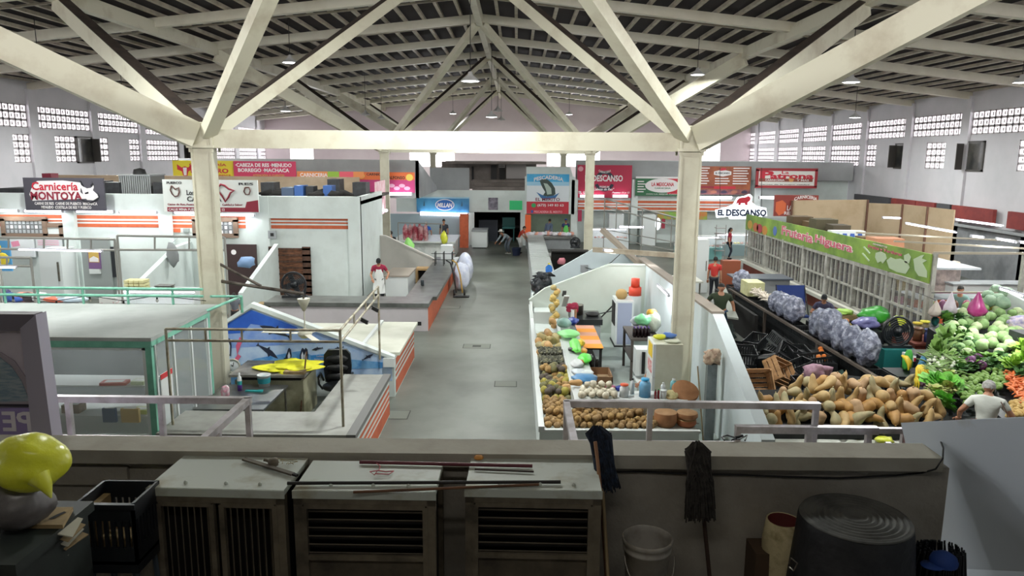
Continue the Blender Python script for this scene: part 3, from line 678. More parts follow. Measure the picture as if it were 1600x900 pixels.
    if mustache: fm.tube([hc + Rh @ Vector((-.028, -.092, -.04)), hc + Rh @ Vector((0, -.103, -.034)), hc + Rh @ Vector((.028, -.092, -.04))], .006, 5)
    fm.build('eyes', hairm, bd, local=True)
    MB().tube([hc + Rh @ Vector((-.022, -.088, -.055)), hc + Rh @ Vector((0, -.096, -.054)), hc + Rh @ Vector((.022, -.088, -.055))], .005, 5).build('mouth', mat('lips', '8d4a42', .5), bd, local=True)
    # hair
    hb = MB(); I, Fc = ico(3); keep = [f for f in Fc if all((I[i].z > .25 or (I[i].y > .12 and I[i].z > (-.9 if long_hair else -.45)) or (abs(I[i].x) > .75 and I[i].y > -.2 and I[i].z > -.1)) for i in f)]
    vs = [hc + Rh @ Vector((p.x * .087 * (1 + .06 * noise.noise(p * 5)), p.y * .105 + .004, p.z * .128)) for p in I]
    hb.add(vs, keep, 0, True)
    if long_hair: hb.tube([hc + Rh @ Vector((0, .09, .03)), hc + Rh @ Vector((0, .12, -.1)), hc + Rh @ Vector((0, .10, -.25))], [.04, .035, .012], 8)
    hb.build('hair', hairm if hair == 'black' else hairg, t, local=True)
    if cap:
        cm = cloth(cap); cb = MB(); keep = [f for f in Fc if all(I[i].z > .3 for i in f)]
        cb.add([hc + Rh @ Vector((p.x * .094, p.y * .112, p.z * .138 + .004)) for p in I], keep, 0, True)
        n = 12; pts = [hc + Rh @ Vector((.078 * math.cos(PI + PI * i / n), -.07 + .10 * math.sin(PI + PI * i / n), .045)) for i in range(n + 1)]
        cb.add(pts + [p + Vector((0, 0, .006)) for p in pts], [tuple(range(n + 1)), tuple(range(n + 1, 2 * n + 2))[::-1]] + [(i, i + 1, n + 2 + i, n + 1 + i) for i in range(n)])
        cb.build('cap', cm, t, local=True)
    if hat:
        MB().lathe([(.17, .0), (.175, .01), (.09, .03), (.085, .11), (.06, .125), (0, .12)], hc + Vector((0, 0, .05)), 20).build('hat', cloth(hat), t, local=True)
    # shirt
    g = 1.17; V2 = [(P + R @ Vector((0, 0, -.02)), (.15, .118)), (T(0, 0, .14), ((.142 if not fem else .125), .112)), (chest, (.168, .128)), (up, (.152, .115)), (neck - R @ Vector((0, 0, .005)), .073)]
    E2 = [(0, 1), (1, 2), (2, 3), (3, 4)]
    for (S, el, wr) in arms:
        n = len(V2); V2 += [(S, .079)]; E2 += [(3, n)]
        if sleeves == 'short': V2 += [(S.lerp(el, .62), .058)]; E2 += [(n, n + 1)]
        else: V2 += [(el, .052), (el.lerp(wr, .9), .038)]; E2 += [(n, n + 1), (n + 1, n + 2)]
    skinned(V2, E2, 'shirt', cloth(shirt), t, sub)
    V3 = [(P + Vector((0, 0, .03)), (.142, .112))]; E3 = []
    for (Hh, kn, an) in legs:
        n = len(V3); V3 += [(Hh, .098), (kn, .068), (kn.lerp(an, .92), .052)]; E3 += [(0, n), (n, n + 1), (n + 1, n + 2)]
    skinned(V3, E3, 'trousers', cloth(pants), t, sub)
    for (Hh, kn, an) in legs:
        d = Vector((an.x - kn.x, -1, 0)); d.normalize()
        MB().blob(an + Vector((d.x * .06, -.06, -.03)), .06, .8, 2.1, .62, .02, n=2).build('shoe', cloth(shoes), t, local=True)
    if apron:
        ab = MB(); n = 8
        zs = [(T(0, 0, .38), .10), (T(0, 0, .15), .16), (P, .18), (Vector((0, P.y - .05, hip - .3)), .21), (Vector((0, P.y - .06, hip - .52)), .22)]
        vs = []
        for (c, w) in zs:
            for i in range(n + 1):
                u = i / n * 2 - 1; off = R @ Vector((0, -1, 0)) if c.z > hip - .01 else Vector((0, -1, 0))
                vs.append(c + Vector((u * w, 0, 0)) + off * (.158 - .07 * u * u))
        m = len(vs); vs += [v + Vector((0, .008, 0)) for v in vs]
        q = [(r * (n + 1) + i, r * (n + 1) + i + 1, (r + 1) * (n + 1) + i + 1, (r + 1) * (n + 1) + i) for r in range(4) for i in range(n)]
        ab.add(vs, q + [tuple(j + m for j in f[::-1]) for f in q], 0, True); ab.build('apron', cloth(apron), t, local=True)
    t.scale = (k, k, k); return t
# ---- tubes, counters and other shared builders
tubeglow = mat('tube_glow', 'f4f2ff', .5, emit=6); tubeend = mat('tube_cap', 'b9b9c0', .5)
def tube_light(p, q, label, group=None, power=0, r=.022):
    p, q = Vector(p), Vector(q); c = (p + q) / 2; t = thing('fluorescent_tube', label, 'lamp', tuple(c), 0, group)
    d = (q - p).normalized()
    MB().tube([p + d * .03, q - d * .03], r, 8).build('tube', tubeglow, t)
    MB().beam(p, q, .05, .03).build('batten', tubeend, t) if False else MB().tube([p - d * .02, p + d * .03], r * 1.2, 8).tube([q - d * .03, q + d * .02], r * 1.2, 8).build('end_cap', tubeend, t)
    MB().beam(p + Vector((0, .03, .035)), q + Vector((0, .03, .035)), .05, .025).build('batten', tubeend, t)
    if power: area_light('tube_light', (0, -.03, -.04), (q - p).length, .08, power * .3, (0, 0, math.atan2(d.y, d.x)), (.95, 1, .98), parent=t)
    return t
def pipe_frame(name, label, cat, segs, r, m, loc=None, parts='pipe', group=None):
    t = thing(name, label, cat, loc or tuple(Vector(segs[0][0])), 0, group)
    for s in segs: MB().tube([Vector(p) for p in s], r, 8).build(parts, m, t)
    return t
orange = mat('orange_band', 'c8643f', .6, col2='b85735', ns=4)
def stripes(o, right, up, w, z, parent=None, h=(.10, .05, .10), gap=.05, name='stripe'):
    """painted orange bands on a wall: thin raised paint"""
    obs = []; zz = z
    for hh in h:
        obs.append(patch(rect(0, zz, w, zz + hh), o, right, up, orange, parent, name, .002, .003)); zz += hh + gap
    return obs
# ================================================================ LEFT SIDE: glass kiosk, mural stall, counters, white cold room, butcher row
mint = mat('mint_paint', '7fc0a8', .45, col2='6aa892', ns=3)
glass = mat('shop_glass', 'dfe9e6', .08, alpha=.16, spec=.8)
redm = mat('raw_meat', 'b44b44', .45, col2='d98f86', ns=9, lo=.4, hi=.6)
greyroof = mat('kiosk_roof', 'a9aeab', .7, col2='989d9a', ns=.9)
cabm = mat('white_enamel', 'd9dedd', .35)
# kiosk
x1, yF, yB, zt, zb = -5.90, 11.62, 13.95, 2.40, .72
t = thing('glass_kiosk', 'fish kiosk of green framed glass panes below a flat grey roof', 'kiosk', (-8, 12.8, 0))
MB().box(-10.4, x1 + .02, yF - .02, yB + .4, zt, zt + .06).build('roof', greyroof, t)
b = MB()
for x in (-10.4, x1 - .10): b.box(x, x + .10, yF, yF + .08, .6, zt)
b.box(-10.4, x1, yF - .01, yF + .08, zt - .11, zt + .01); b.box(-10.4, x1, yF - .01, yF + .08, .6, .72)
b.box(x1 - .08, x1 + .01, yF, yB, zt - .09, zt + .01); b.box(x1 - .08, x1, yB - .08, yB, 0, zt)
b.build('green_frame', mint, t)
b = MB(); b.box(-10.3, x1 - .10, yF + .02, yF + .07, .72, .80); b.box(-10.3, x1 - .1, yF + .02, yF + .07, zt - .16, zt - .11); b.box(x1 - .16, x1 - .1, yF + .02, yF + .07, .72, zt - .11)
for y in (yF + .15, yF + .8, yF + 1.5, yB - .12): b.box(x1 - .05, x1, y - .025, y + .025, .1, zt - .09)
b.build('white_sash', cabm, t)
MB().box(-10.3, x1 - .16, yF + .04, yF + .05, .8, zt - .16).build('front_pane', glass, t)
MB().box(x1 - .03, x1 - .02, yF + .15, yB - .1, .2, zt - .1).build('side_pane', glass, t)
MB().box(-10.4, x1 - .02, yB, yB + .06, 0, zt).build('back_wall', greyw, t)
MB().box(-10.4, x1, yF, yB, 0, .08).build('floor_plate', greyw, t)
MB().box(-10.3, x1 - .3, yF + .3, yF + 1.1, .0, 1.02).build('inner_counter', cabm, t)
MB().box(-10.3, x1 - .3, yF + .3, yF + .9, 1.52, 1.55).build('shelf', cabm, t)
t = thing('fluorescent_tube', 'tube light under the roof inside the green framed kiosk', 'lamp', (-8, 12.9, 2.2)); MB().tube([(-9.2, 12.9, 2.33), (-6.4, 12.9, 2.33)], .02, 8).build('tube', tubeglow, t); area_light('tube_light', (0, 0, .08), 2.8, .1, 14, (0, 0, 0), (.95, 1, .98), parent=t)
def packet(name, label, cat, c, d, col, rz=0, group=None, amp=.05):
    m = mat('pk_' + col, col, .45); b = MB(); b.cbox(c, d, Matrix.Rotation(rz, 3, 'Z'))
    c2 = Vector(c) + Vector((0, 0, d[2] / 2 + .002)); b.cbox(c2, (d[0] * .7, d[1] * .6, .004), Matrix.Rotation(rz, 3, 'Z'), 1)
    return tag(b.build(name, [m, cabm]), label, cat, group)
packet('food_packet', 'red and white packet on the kiosk shelf', 'packet', (-6.75, 12.0, 1.58), (.42, .2, .05), 'b8544c', .1)
packet('food_tray', 'pale green tray standing at the right end of the kiosk shelf', 'tray', (-6.35, 12.05, 1.585), (.22, .2, .06), 'c9d6b0')
packet('food_packet', 'long white packet lower on the kiosk counter', 'packet', (-6.75, 12.1, 1.055), (.5, .22, .05), 'd9dcd4', .2)
packet('food_tray', 'yellow green tray at the right on the kiosk counter', 'tray', (-6.38, 12.1, 1.06), (.25, .22, .07), 'c7d27a')
packet('cardboard_packet', 'brown cardboard carton on the kiosk counter at the left', 'box', (-7.55, 12.1, 1.10), (.3, .22, .14), '8d7b66')
packet('yellow_poster_box', 'tan carton behind the lower kiosk pane', 'box', (-6.45, 11.85, .91 + .15), (.3, .06, .24), 'c9a95e')
packet('blue_box', 'dark blue carton beside the tan one in the kiosk', 'box', (-6.80, 11.85, 1.06), (.22, .06, .24), '3c557d')
o = MB().cbox((x1 + .006, yF + .42, 1.52), (.008, .42, .5)).build('price_list', cabm); 
t = thing('price_notice', 'white price notice with a red heading on the side glass of the kiosk', 'notice', (x1 + .01, yF + .42, 1.3)); o.parent = t; o.location = (-(x1 + .01), -(yF + .42), -1.3)
MB().box(x1 + .01, x1 + .016, yF + .21, yF + .63, 1.68, 1.77).build('heading', mat('red_print', 'c4373c', .5), t)
# green roof railing with lamp string
def P3(a): return tuple(a)
gy = 14.3
gl = aty(325, 483, gy); zr = [aty(200, y, gy).z for y in (451, 462, 484)]
t = thing('roof_railing', 'mint green pipe railing along the back edge of the kiosk roof', 'railing', (-8, gy, 2.4))
for z in zr: MB().tube([(-11.5, gy, z), (-6.15, gy, z)], .028, 8).build('rail', mint, t)
for px in (8, 60, 130, 200, 270): x = aty(px, 465, gy).x; MB().tube([(x, gy, 2.3), (x, gy, zr[0])], .025, 8).build('post', mint, t)
a = aty(377, 463, 15.3); c = aty(345, 480, 14.6)
MB().tube([(-6.0, gy, zr[1]), (a.x, a.y, a.z)], .025, 8).build('rail', mint, t); MB().tube([(a.x, a.y, a.z), (a.x, a.y, a.z - .35)], .03, 8).build('post', mint, t)
MB().tube([(a.x, a.y, a.z), (-5.9, 13.8, 2.44)], .03, 8).build('rail', mint, t)
t = thing('string_lights', 'black cable with hanging bare bulbs sagging along the kiosk railing', 'string lights', (-8, gy - .1, 2.5))
bx = [aty(x, 488, gy - .12) for x in (0, 73, 133, 188, 244, 294)]; pts = []
for i in range(len(bx) - 1):
    for k in range(6): f = k / 6; p = bx[i].lerp(bx[i + 1], f); pts.append(p + Vector((0, 0, -.05 * math.sin(PI * f))))
pts.append(bx[-1]); MB().tube(pts, .008, 5).build('cable', cordm, t)
bulb = mat('bulb_glass', 'b9b9ae', .1, alpha=.6)
for p in bx[1:]:
    MB().tube([p, p - Vector((0, 0, .09))], .018, 8).build('bulb_holder', cordm, t); MB().blob(p - Vector((0, 0, .125)), .03, 1, 1, 1.3, 0).build('bulb', bulb, t)
hb_ = [aty(x, 470 if i % 2 else 462, gy + .06) for i, x in enumerate((20, 88, 140, 193, 245, 322))]
t = thing('string_lights', 'second cable of bulbs woven between the upper green rails', 'string lights', (-8, gy + .1, 2.6))
MB().tube(hb_, .008, 5).build('cable', cordm, t)
for p in hb_[:-1]: MB().tube([p, p - Vector((0, 0, .07))], .018, 8).build('bulb_holder', cordm, t); MB().blob(p - Vector((0, 0, .10)), .028, 1, 1, 1.3, 0).build('bulb', bulb, t)
# left partition of the mural stall (pillar shape with sloping top) and mural wall
MX0, MX1, MY = -6.70, -2.72, 16.1
pk = (-5.86, 2.06)
b = MB(); b.prism([(MX0, 0), (MX1, 0), (MX1, .9), (pk[0], pk[1]), (MX0, 1.5)], MY, MY + .12, 'y')
b.prism([(MX1 - .02, .88), (MX1 + .02, .94), (pk[0], pk[1] + .08), (MX0 - .02, 1.58), (MX0 - .02, 1.5), (pk[0], pk[1] - .02)], MY - .04, MY + .16, 'y')
struct('wall_mural_partition', b, white)
b = MB(); b.prism([(14.45, 0), (MY, 0), (MY, 1.5), (15.2, 1.5), (14.45, 1.3)], MX0 - .1, MX0 + .02, 'x')
struct('wall_stall_side', b, white)
# mural
bluem = mat('mural_blue', '1f4fb0', .6, col2='2f66c4', ns=1.2); sky2 = mat('mural_sky', '8fa9d8', .6, col2='5f86cf', ns=1.6); ice = mat('mural_ice', 'b5cbe4', .6, col2='96b4dc', ns=2.5)
sea = mat('mural_sea', '3f86c8', .6, col2='86b9de', ns=3); dol = mat('mural_dolphin', '20283c', .6); dol2 = mat('mural_belly', '8d8aa6', .6)
t = thing('sea_mural', 'painted mural of dolphins and penguins on ice on the stall end wall', 'mural', (-4.8, MY, .4))
mo = Vector((0, MY - .003, 0)); ux, uz = (1, 0, 0), (0, 0, 1)
def mp(pts): return [(lambda q: (q.x, q.z))(aty(x, y, MY)) for x, y in pts]
patch([(MX0 + .06, .55), (MX1 - .05, .38), (MX1 - .05, .86), (pk[0], pk[1] - .06), (MX0 + .06, 1.46)], mo, ux, uz, ice, t, 'ice_field', .002, .002)
patch(mp([(392, 484), (355, 506), (346, 530), (345, 545), (420, 540), (510, 536), (545, 536)]), mo, ux, uz, sky2, t, 'pale_sky', .004, .002)
patch(mp([(392, 484), (355, 506), (350, 522), (380, 520), (392, 506), (440, 512), (470, 518), (464, 511)]), mo, ux, uz, bluem, t, 'deep_blue_sky', .006, .002)
patch(mp([(337, 610), (339, 560), (352, 580), (400, 560), (470, 548), (490, 556), (598, 566), (598, 575), (520, 577), (484, 577), (484, 608), (400, 612)]), mo, ux, uz, sea, t, 'water_band', .006, .002)
def fishshape(px, py, L, ang, flip=1):
    base = [(-1, .02), (-.75, .12), (-.3, .24), (-.05, .24), (.05, .42), (.16, .2), (.6, .1), (.82, .05), (1.0, .2), (.95, 0), (1.0, -.14), (.8, -.02), (.4, -.08), (-.1, -.14), (-.3, -.3), (-.36, -.13), (-.8, -.06)]
    c, s = math.cos(ang), math.sin(ang); return [(px + L * (x * flip * c - y * s), py - L * (x * flip * s + y * c)) for x, y in base]
for i, (px, py, L, a, f) in enumerate([(418, 549, 20, -.6, -1), (430, 518, 26, -.35, 1), (496, 545, 9, .2, 1), (575, 558, 10, .5, -1), (528, 545, 10, .3, 1), (450, 560, 16, 1.4, -1)]):
    patch(mp(fishshape(px, py, L, a, f)), mo, ux, uz, dol, t, 'dolphin', .009 + i * .001, .002)
for i, px in enumerate((352, 358, 452, 473, 478)):
    y = 540 if px < 400 else 555
    patch(mp([(px - 3, y + 16), (px - 4, y), (px - 2, y - 9), (px, y - 12), (px + 3, y - 9), (px + 4, y), (px + 3, y + 16)]), mo, ux, uz, dol, t, 'penguin', .016, .002)
    patch(mp([(px - 1.5, y + 13), (px - 2, y), (px, y - 6), (px + 2, y), (px + 1.5, y + 13)]), mo, ux, uz, mat('penguin_belly', 'd9dfe8', .6), t, 'penguin_belly', .019, .002)
for (px, py, L) in [(375, 540, 14), (372, 562, 9)]:
    patch(mp([(px - 4, py + L), (px - 6, py), (px, py - L), (px + 5, py - L * .6), (px + 1, py)]), mo, ux, uz, mat('coral_pink', 'd4607f', .6), t, 'pink_fish', .012, .002)
patch(mp([(486, 555), (518, 552), (518, 568), (486, 570)]), mo, ux, uz, mat('label_blue', '3f8fd0', .6), t, 'blue_panel', .012, .002)
for i, (s, dy) in enumerate([('Luchando', 0), ('haciendo por', 5.2), ('mantenerlos', 10)]):
    q = aty(502, 556 + dy, MY); lettering(s, mo, ux, uz, q.x, q.z, .045, mat('white_print', 'c9c2cc', .6), t, fit=.30 if i else .2, out=.018, ext=.002)
# round wall clock
q = aty(360, 575, 15.9)
t = thing('wall_clock', 'round white wall clock with a wide rim on the mural', 'clock', (q.x, MY - .06, q.z))
RY90 = Matrix.Rotation(PI / 2, 3, 'X')
MB().lathe([(.02, 0), (.16, 0), (.175, .03), (.165, .06), (.14, .05), (.135, .03), (0, .028)], (q.x, MY - .01, q.z), 28, rot=RY90).build('clock_rim', mat('clock_rim', 'a9a898', .4), t)
MB().lathe([(0, .032), (.135, .032), (.13, .036), (0, .036)], (q.x, MY - .01, q.z), 28, rot=RY90).build('clock_face', cabm, t)
MB().beam((q.x, MY - .05, q.z), (q.x - .05, MY - .05, q.z + .04), .01, .01).beam((q.x, MY - .05, q.z), (q.x + .02, MY - .05, q.z + .09), .01, .01).build('clock_hands', cordm, t)
# concrete counters of the mural stall (L shaped worktop on a low wall)
CH = .90
wornc = mat('worn_concrete_top', '9b9c96', .55, col2='77776f', ns=1.4, lo=.4, hi=.75, detail=9)
t = thing('stall_counter', 'worn grey concrete counter in an L around the mural stall', 'counter', (-4, 12, 0))
b = MB(); b.box(-5.85, -2.60, 11.45, 12.55, CH - .07, CH); b.box(-3.55, -2.60, 12.55, 14.85, CH - .07, CH); b.build('worktop', wornc, t)
MB().box(-2.74, -2.585, 11.43, 14.86, CH - .075, CH + .012).build('grey_edge', mat('grey_edge', '6a6a68', .6), t)
MB().box(-5.85, -2.63, 11.5, 11.62, 0, CH - .07).box(-2.75, -2.63, 11.62, 14.85, 0, CH - .07).box(-3.5, -3.42, 12.6, 14.85, 0, CH - .07).build('low_wall', white, t)
def side_stripes(y0, y1, x, t, zs=((.04, .30), (.36, .42), (.48, .54), (.62, .68))):
    for a, c in zs: MB().box(x, x + .006, y0, y1, a, c).build('orange_band', orange, t)
side_stripes(11.5, 14.85, -2.63, t)
MB().box(-5.85, -4.45, 12.55, 12.62, .35, .47).build('front_ledge', cabm, t)
# next counter towards the back: white worktops
t = thing('stall_counter', 'white topped counter with orange bands between mural wall and steel counter', 'counter', (-3.2, 17.7, 0))
MB().box(-3.52, -2.62, 16.24, 19.35, CH + .03, CH + .10).build('worktop', mat('cream_top', 'd3d4c6', .5, col2='c4c6b6', ns=1.5), t)
MB().box(-3.5, -2.72, 16.26, 19.3, 0, CH + .03).build('low_wall', white, t)
side_stripes(16.26, 19.3, -2.72, t, ((.04, .34), (.42, .48), (.55, .60), (.68, .84)))
MB().box(-3.60, -3.52, 16.3, 19.3, CH + .03, CH + .16).build('raised_edge', cabm, t)
t = thing('white_worktop', 'wide cream board lying behind the raised edge, left of the aisle', 'board', (-4.3, 17.5, 0))
MB().box(-5.6, -3.62, 17.2, 19.35, CH, CH + .05).build('board', mat('cream_top', 'd3d4c6', .5), t)
MB().box(-5.5, -5.4, 17.25, 19.3, 0, CH).box(-3.8, -3.7, 17.25, 19.3, 0, CH).build('leg', cabm, t)
tag(MB().box(-6.4, -4.4, 16.5, 16.9, 0, .9).build('grey_block', greyw), 'grey masonry bench just behind the mural wall', 'bench')
tag(MB().box(-2.95, -2.70, 16.0, 16.2, 0.72, .92).build('corner_post', cabm), 'small white corner block where the mural wall meets the aisle', 'block')
# black armchair
def armchair(label, loc, rz, m):
    t = thing('office_chair', label, 'chair', loc, rz)
    MB().blob((0, 0, .48), .3, 1, 1, .3, .02, n=3).build('seat', m, t, local=True)
    b = MB(); prof = [(-.27, .5), (-.3, .85), (-.28, 1.12), (-.2, 1.22), (.2, 1.22), (.28, 1.12), (.3, .85), (.27, .5)]
    b.prism(prof, .24, .34, 'y'); 
    for z in (.6, .8, 1.0): b.blob((0, .22, z + .02), .25, 1, .28, .42, .02, n=2)
    b.build('backrest', m, t, local=True)
    for s in (-1, 1): MB().tube([(s * .3, .22, .55), (s * .34, .1, .74), (s * .34, -.15, .74), (s * .33, -.22, .6), (s * .28, -.1, .46)], .025, 8).build('armrest', m, t, local=True)
    MB().tube([(0, 0, .42), (0, 0, .12)], .03, 8).build('column', steel, t, local=True)
    for i in range(5):
        a = 2 * PI * i / 5; MB().tube([(0, 0, .12), (math.cos(a) * .28, math.sin(a) * .28, .06)], .02, 6).blob((math.cos(a) * .29, math.sin(a) * .29, .035), .034, n=1).build('castor_leg', m, t, local=True)
    return t
armchair('black leather office chair in the corner of the mural stall', (-3.85, 15.35, 0), .1, mat('black_leather', '16181a', .35))
# steel table with things
t = thing('steel_table', 'steel work table in the mural stall carrying bucket and bottle', 'table', (-5.3, 13.9, 0))
MB().box(-5.95, -4.62, 13.0, 14.5, .73, .77).build('tabletop', stain, t)
for x in (-5.9, -4.67):
    for y in (13.05, 14.45): MB().tube([(x, y, 0), (x, y, .73)], .022, 8).build('leg', steel, t)
MB().box(-5.9, -4.7, 13.05, 14.4, .22, .24).build('lower_shelf', stain, t)
t = thing('steel_sink_cabinet', 'old steel cabinet with a lid behind the table, under a yellow cloth', 'cabinet', (-5, 15, 0))
MB().box(-5.75, -4.35, 14.62, 15.6, 0, .82).build('cabinet_body', mat('stained_cream', 'a8a58a', .6, col2='6f6d50', ns=2, lo=.4, hi=.7), t)
MB().box(-5.85, -4.30, 14.56, 15.66, .90, .95).build('lid', mat('lid_grey', '8f8c84', .5, col2='6e6a62', ns=3), t)
MB().box(-5.7, -4.4, 14.65, 15.6, .82, .90).build('gap_frame', blackin, t)
yc = mat('yellow_cloth', 'e3e02e', .75, col2='d3cf22', ns=6, bump=.4, bs=10)
tag(MB().blob((-4.75, 15.1, .99), .45, 1.15, .95, .13, .35, 2.0, 4, 4).build('yellow_cloth', yc), 'crumpled yellow cloth on the lid of the steel cabinet', 'cloth')
tag(MB().box(-4.75, -4.33, 14.62, 14.95, .955, 1.01).build('cardboard_tray', card), 'flat piece of brown cardboard on the corner of the lid', 'cardboard')
def bucket(label, c, r, h, band):
    t = thing('plastic_bucket', label, 'bucket', c)
    MB().lathe([(0, 0), (r * .85, 0), (r, h * .93), (r * 1.07, h * .94), (r * 1.07, h), (r * .95, h), (r * .8, .02), (0, .02)], c, 24).build('bucket_body', cabm, t)
    o = MB().lathe([(r * .9 + .004, h * .3), (r * .97 + .004, h * .75)], c, 24); o.build('label_band', mat('band' + band, band, .5), t)
    return t
bucket('white plastic bucket with a teal label on the steel table', tuple(atz(413, 603, .77)), .13, .24, '2d8a94')
c = atz(375, 610, .77); t = thing('spray_bottle', 'purple and teal bottle standing on the steel table', 'bottle', tuple(c))
MB().lathe([(0, 0), (.045, 0), (.045, .12)], c, 14).build('lower_body', mat('purple_liquid', '5d2c96', .3), t); MB().lathe([(.045, .12), (.045, .2)], c, 14).build('label_band', mat('teal', '2d9c9c', .4), t)
MB().lathe([(.045, .2), (.04, .27), (.018, .30), (.018, .36), (0, .36)], c, 14).build('neck', cabm, t)
c = atz(397, 612, .77); tag(MB().cbox(c + Vector((0, 0, .012)), (.34, .07, .025), Matrix.Rotation(-.1, 3, 'Z')).cbox(c + Vector((.12, .02, .02)), (.1, .05, .02)).build('teal_brush', mat('teal', '2d9c9c', .4)), 'teal brush lying on the steel table', 'brush')
p = atz(352, 607, .77); q = aty(367, 598, 13.5)
pts = [aty(x, y, 13.2) for x, y in [(367, 597), (352, 603), (340, 612), (339, 622), (345, 632), (355, 634), (366, 630)]]
tag(MB().tube(pts, .02, 8).build('black_handle', cordm), 'bent black tube handle beside the pink cloth in the mural stall', 'handle') if False else None
tag(MB().blob(aty(352, 612, 13.2) , .1, .8, .5, 1.2, .2, 2, 3, 3).build('pink_cloth', mat('pink_cloth', 'd98ea2', .8, col2='e6dfe4', ns=12)), 'pink and white rag at the left end of the steel table', 'cloth')
tag(MB().tube([(-4.42, 14.5, 0), (-4.35, 14.95, 1.35)], .016, 8).build('broom_stick', woodm), 'brown broom stick leaning on the steel cabinet', 'stick')
# pipe frame above the mural stall
pz = lambda x, y, Y_: aty(x, y, Y_).z
zf1, zf2 = pz(400, 515, 11.85), pz(400, 533, 11.85); zb1, zb2 = pz(593, 452, 16.0), pz(593, 466, 16.0)
zb1 = zb2 + (zf1 - zf2)
fr = mat('cream_pipe', 'a9a592', .5, col2='7e715c', ns=5)
t = thing('overhead_pipework', 'cream double pipe frame on thin posts over the counters of the mural stall', 'frame', (-2.9, 11.85, .9))
A1, A2 = (-5.75, 11.85), (-2.88, 11.85); B1 = (-3.02, 16.0)
for zf, zb in ((zf1, zf1), (zf2, zf2)):
    MB().tube([(A1[0], A1[1], zf), (A2[0], A2[1], zf)], .022, 8).build('rail', fr, t); MB().tube([(A2[0], A2[1], zf), (B1[0], B1[1], zb)], .022, 8).build('rail', fr, t)
for (x, y) in (A1, A2, B1): MB().tube([(x, y, CH), (x, y, zf1)], .024, 8).build('post', fr, t)
for x in (-5.1, -4.5, -3.7): MB().tube([(x, 11.85, zf2), (x, 11.85, zf1)], .018, 6).build('brace', fr, t)
for f in (.3, .6, .85): y = 11.85 + 4.15 * f; x = A2[0] + (B1[0] - A2[0]) * f; MB().tube([(x, y, zf2), (x, y, zf1)], .018, 6).build('brace', fr, t)
for (f, i) in ((.42, 0), (.68, 1)):
    y = 11.85 + 4.15 * f; x = -2.9; t = thing('pipe_clamp', 'small black clamp lamp gripping the %s part of the cream pipe frame' % ('nearer', 'farther')[i], 'clamp', (x, y, zf2))
    MB().cbox((x + .06, y, zf2 - .04), (.14, .05, .07), Matrix.Rotation(.5, 3, 'Y')).build('clamp_body', cordm, t); MB().tube([(x, y, zf2 + .02), (x + .1, y + .1, zf2 - .12)], .012, 6).build('arm', cordm, t)
# pipe bracket welded to the left column carrying a ceiling fan
e = aty(474, 459, 15.0)
t = thing('pipe_bracket', 'two dark pipes welded to the left column, meeting above the mural stall', 'bracket', (-6.05, 15, 3))
dk = mat('burnt_pipe', '6d665e', .5, .5, col2='3c3530', ns=4)
a1, a2, m1 = aty(318, 399, 15.0), aty(322, 436, 15.0), aty(408, 447, 15.0)
MB().tube([a2, e], .035, 8).build('pipe', dk, t); MB().tube([a1, m1], .03, 8).build('pipe', dk, t)
for a in (a1, a2): MB().blob(a + Vector((-.04, 0, 0)), .09, .5, 1.6, 1.2, .1).build('weld_scorch', mat('scorch', '2b2018', .9), t)
t = thing('ceiling_fan', 'cream ceiling fan hanging from the pipe bracket over the mural stall', 'fan', (e.x, 15, e.z))
cf = mat('cream_enamel', 'c3c0ae', .4)
ztop = e.z; zm = aty(474, 520, 15).z
MB().tube([(e.x, 15, ztop), (e.x, 15, ztop - .14)], .02, 8).build('hook', dk, t)
MB().lathe([(.13, ztop - .10), (.13, ztop - .13), (.03, ztop - .36), (.02, ztop - .36)], (e.x, 15, 0), 18).build('canopy', cf, t)
MB().tube([(e.x, 15, ztop - .3), (e.x, 15, zm + .05)], .014, 8).build('down_rod', cf, t)
MB().lathe([(.02, .10), (.05, .08), (.12, .04), (.15, .0), (.14, -.05), (.09, -.1), (0, -.11)], (e.x, 15, zm), 20).build('motor', cf, t)
for a in (3.05, -1.0, .95):
    d = Vector((math.cos(a), math.sin(a), 0)); s = Vector((-d.y, d.x, 0)); p0 = Vector((e.x, 15, zm - .01))
    MB().beam(p0 + d * .12, p0 + d * .92, .13, .008, (0, 0, 1)).build('blade', cf, t)
# steel topped long counter (L) with orange side
t = thing('stall_counter', 'long steel topped counter turning along the aisle with an orange side', 'counter', (-5, 23, 0))
b = MB(); b.box(-7.75, -2.68, 22.35, 23.5, CH - .12, CH); b.box(-3.55, -2.55, 23.5, 33.0, CH - .12, CH); b.build('worktop', stain, t)
MB().box(-7.6, -2.80, 22.48, 22.6, 0, CH - .12).box(-2.82, -2.72, 22.5, 33.0, 0, CH - .12).box(-3.5, -3.4, 23.4, 33, 0, CH - .12).build('low_wall', mat('pinkish_wall', 'c9c3c6', .6, col2='bdb8bb', ns=.8), t)
MB().box(-2.72, -2.714, 22.5, 33.0, .0, CH - .12).build('orange_side', orange, t)
MB().box(-3.05, -2.93, 22.465, 22.48, .18, .30).build('socket', cordm, t)
c = atz(660, 446, CH); tag(MB().lathe([(0, 0), (.06, 0), (.06, .17), (.05, .19), (0, .19)], c, 14).build('steel_tumbler', mat('dark_tumbler', '3c4347', .3, .6)), 'dark steel tumbler standing on the long steel counter', 'tumbler')
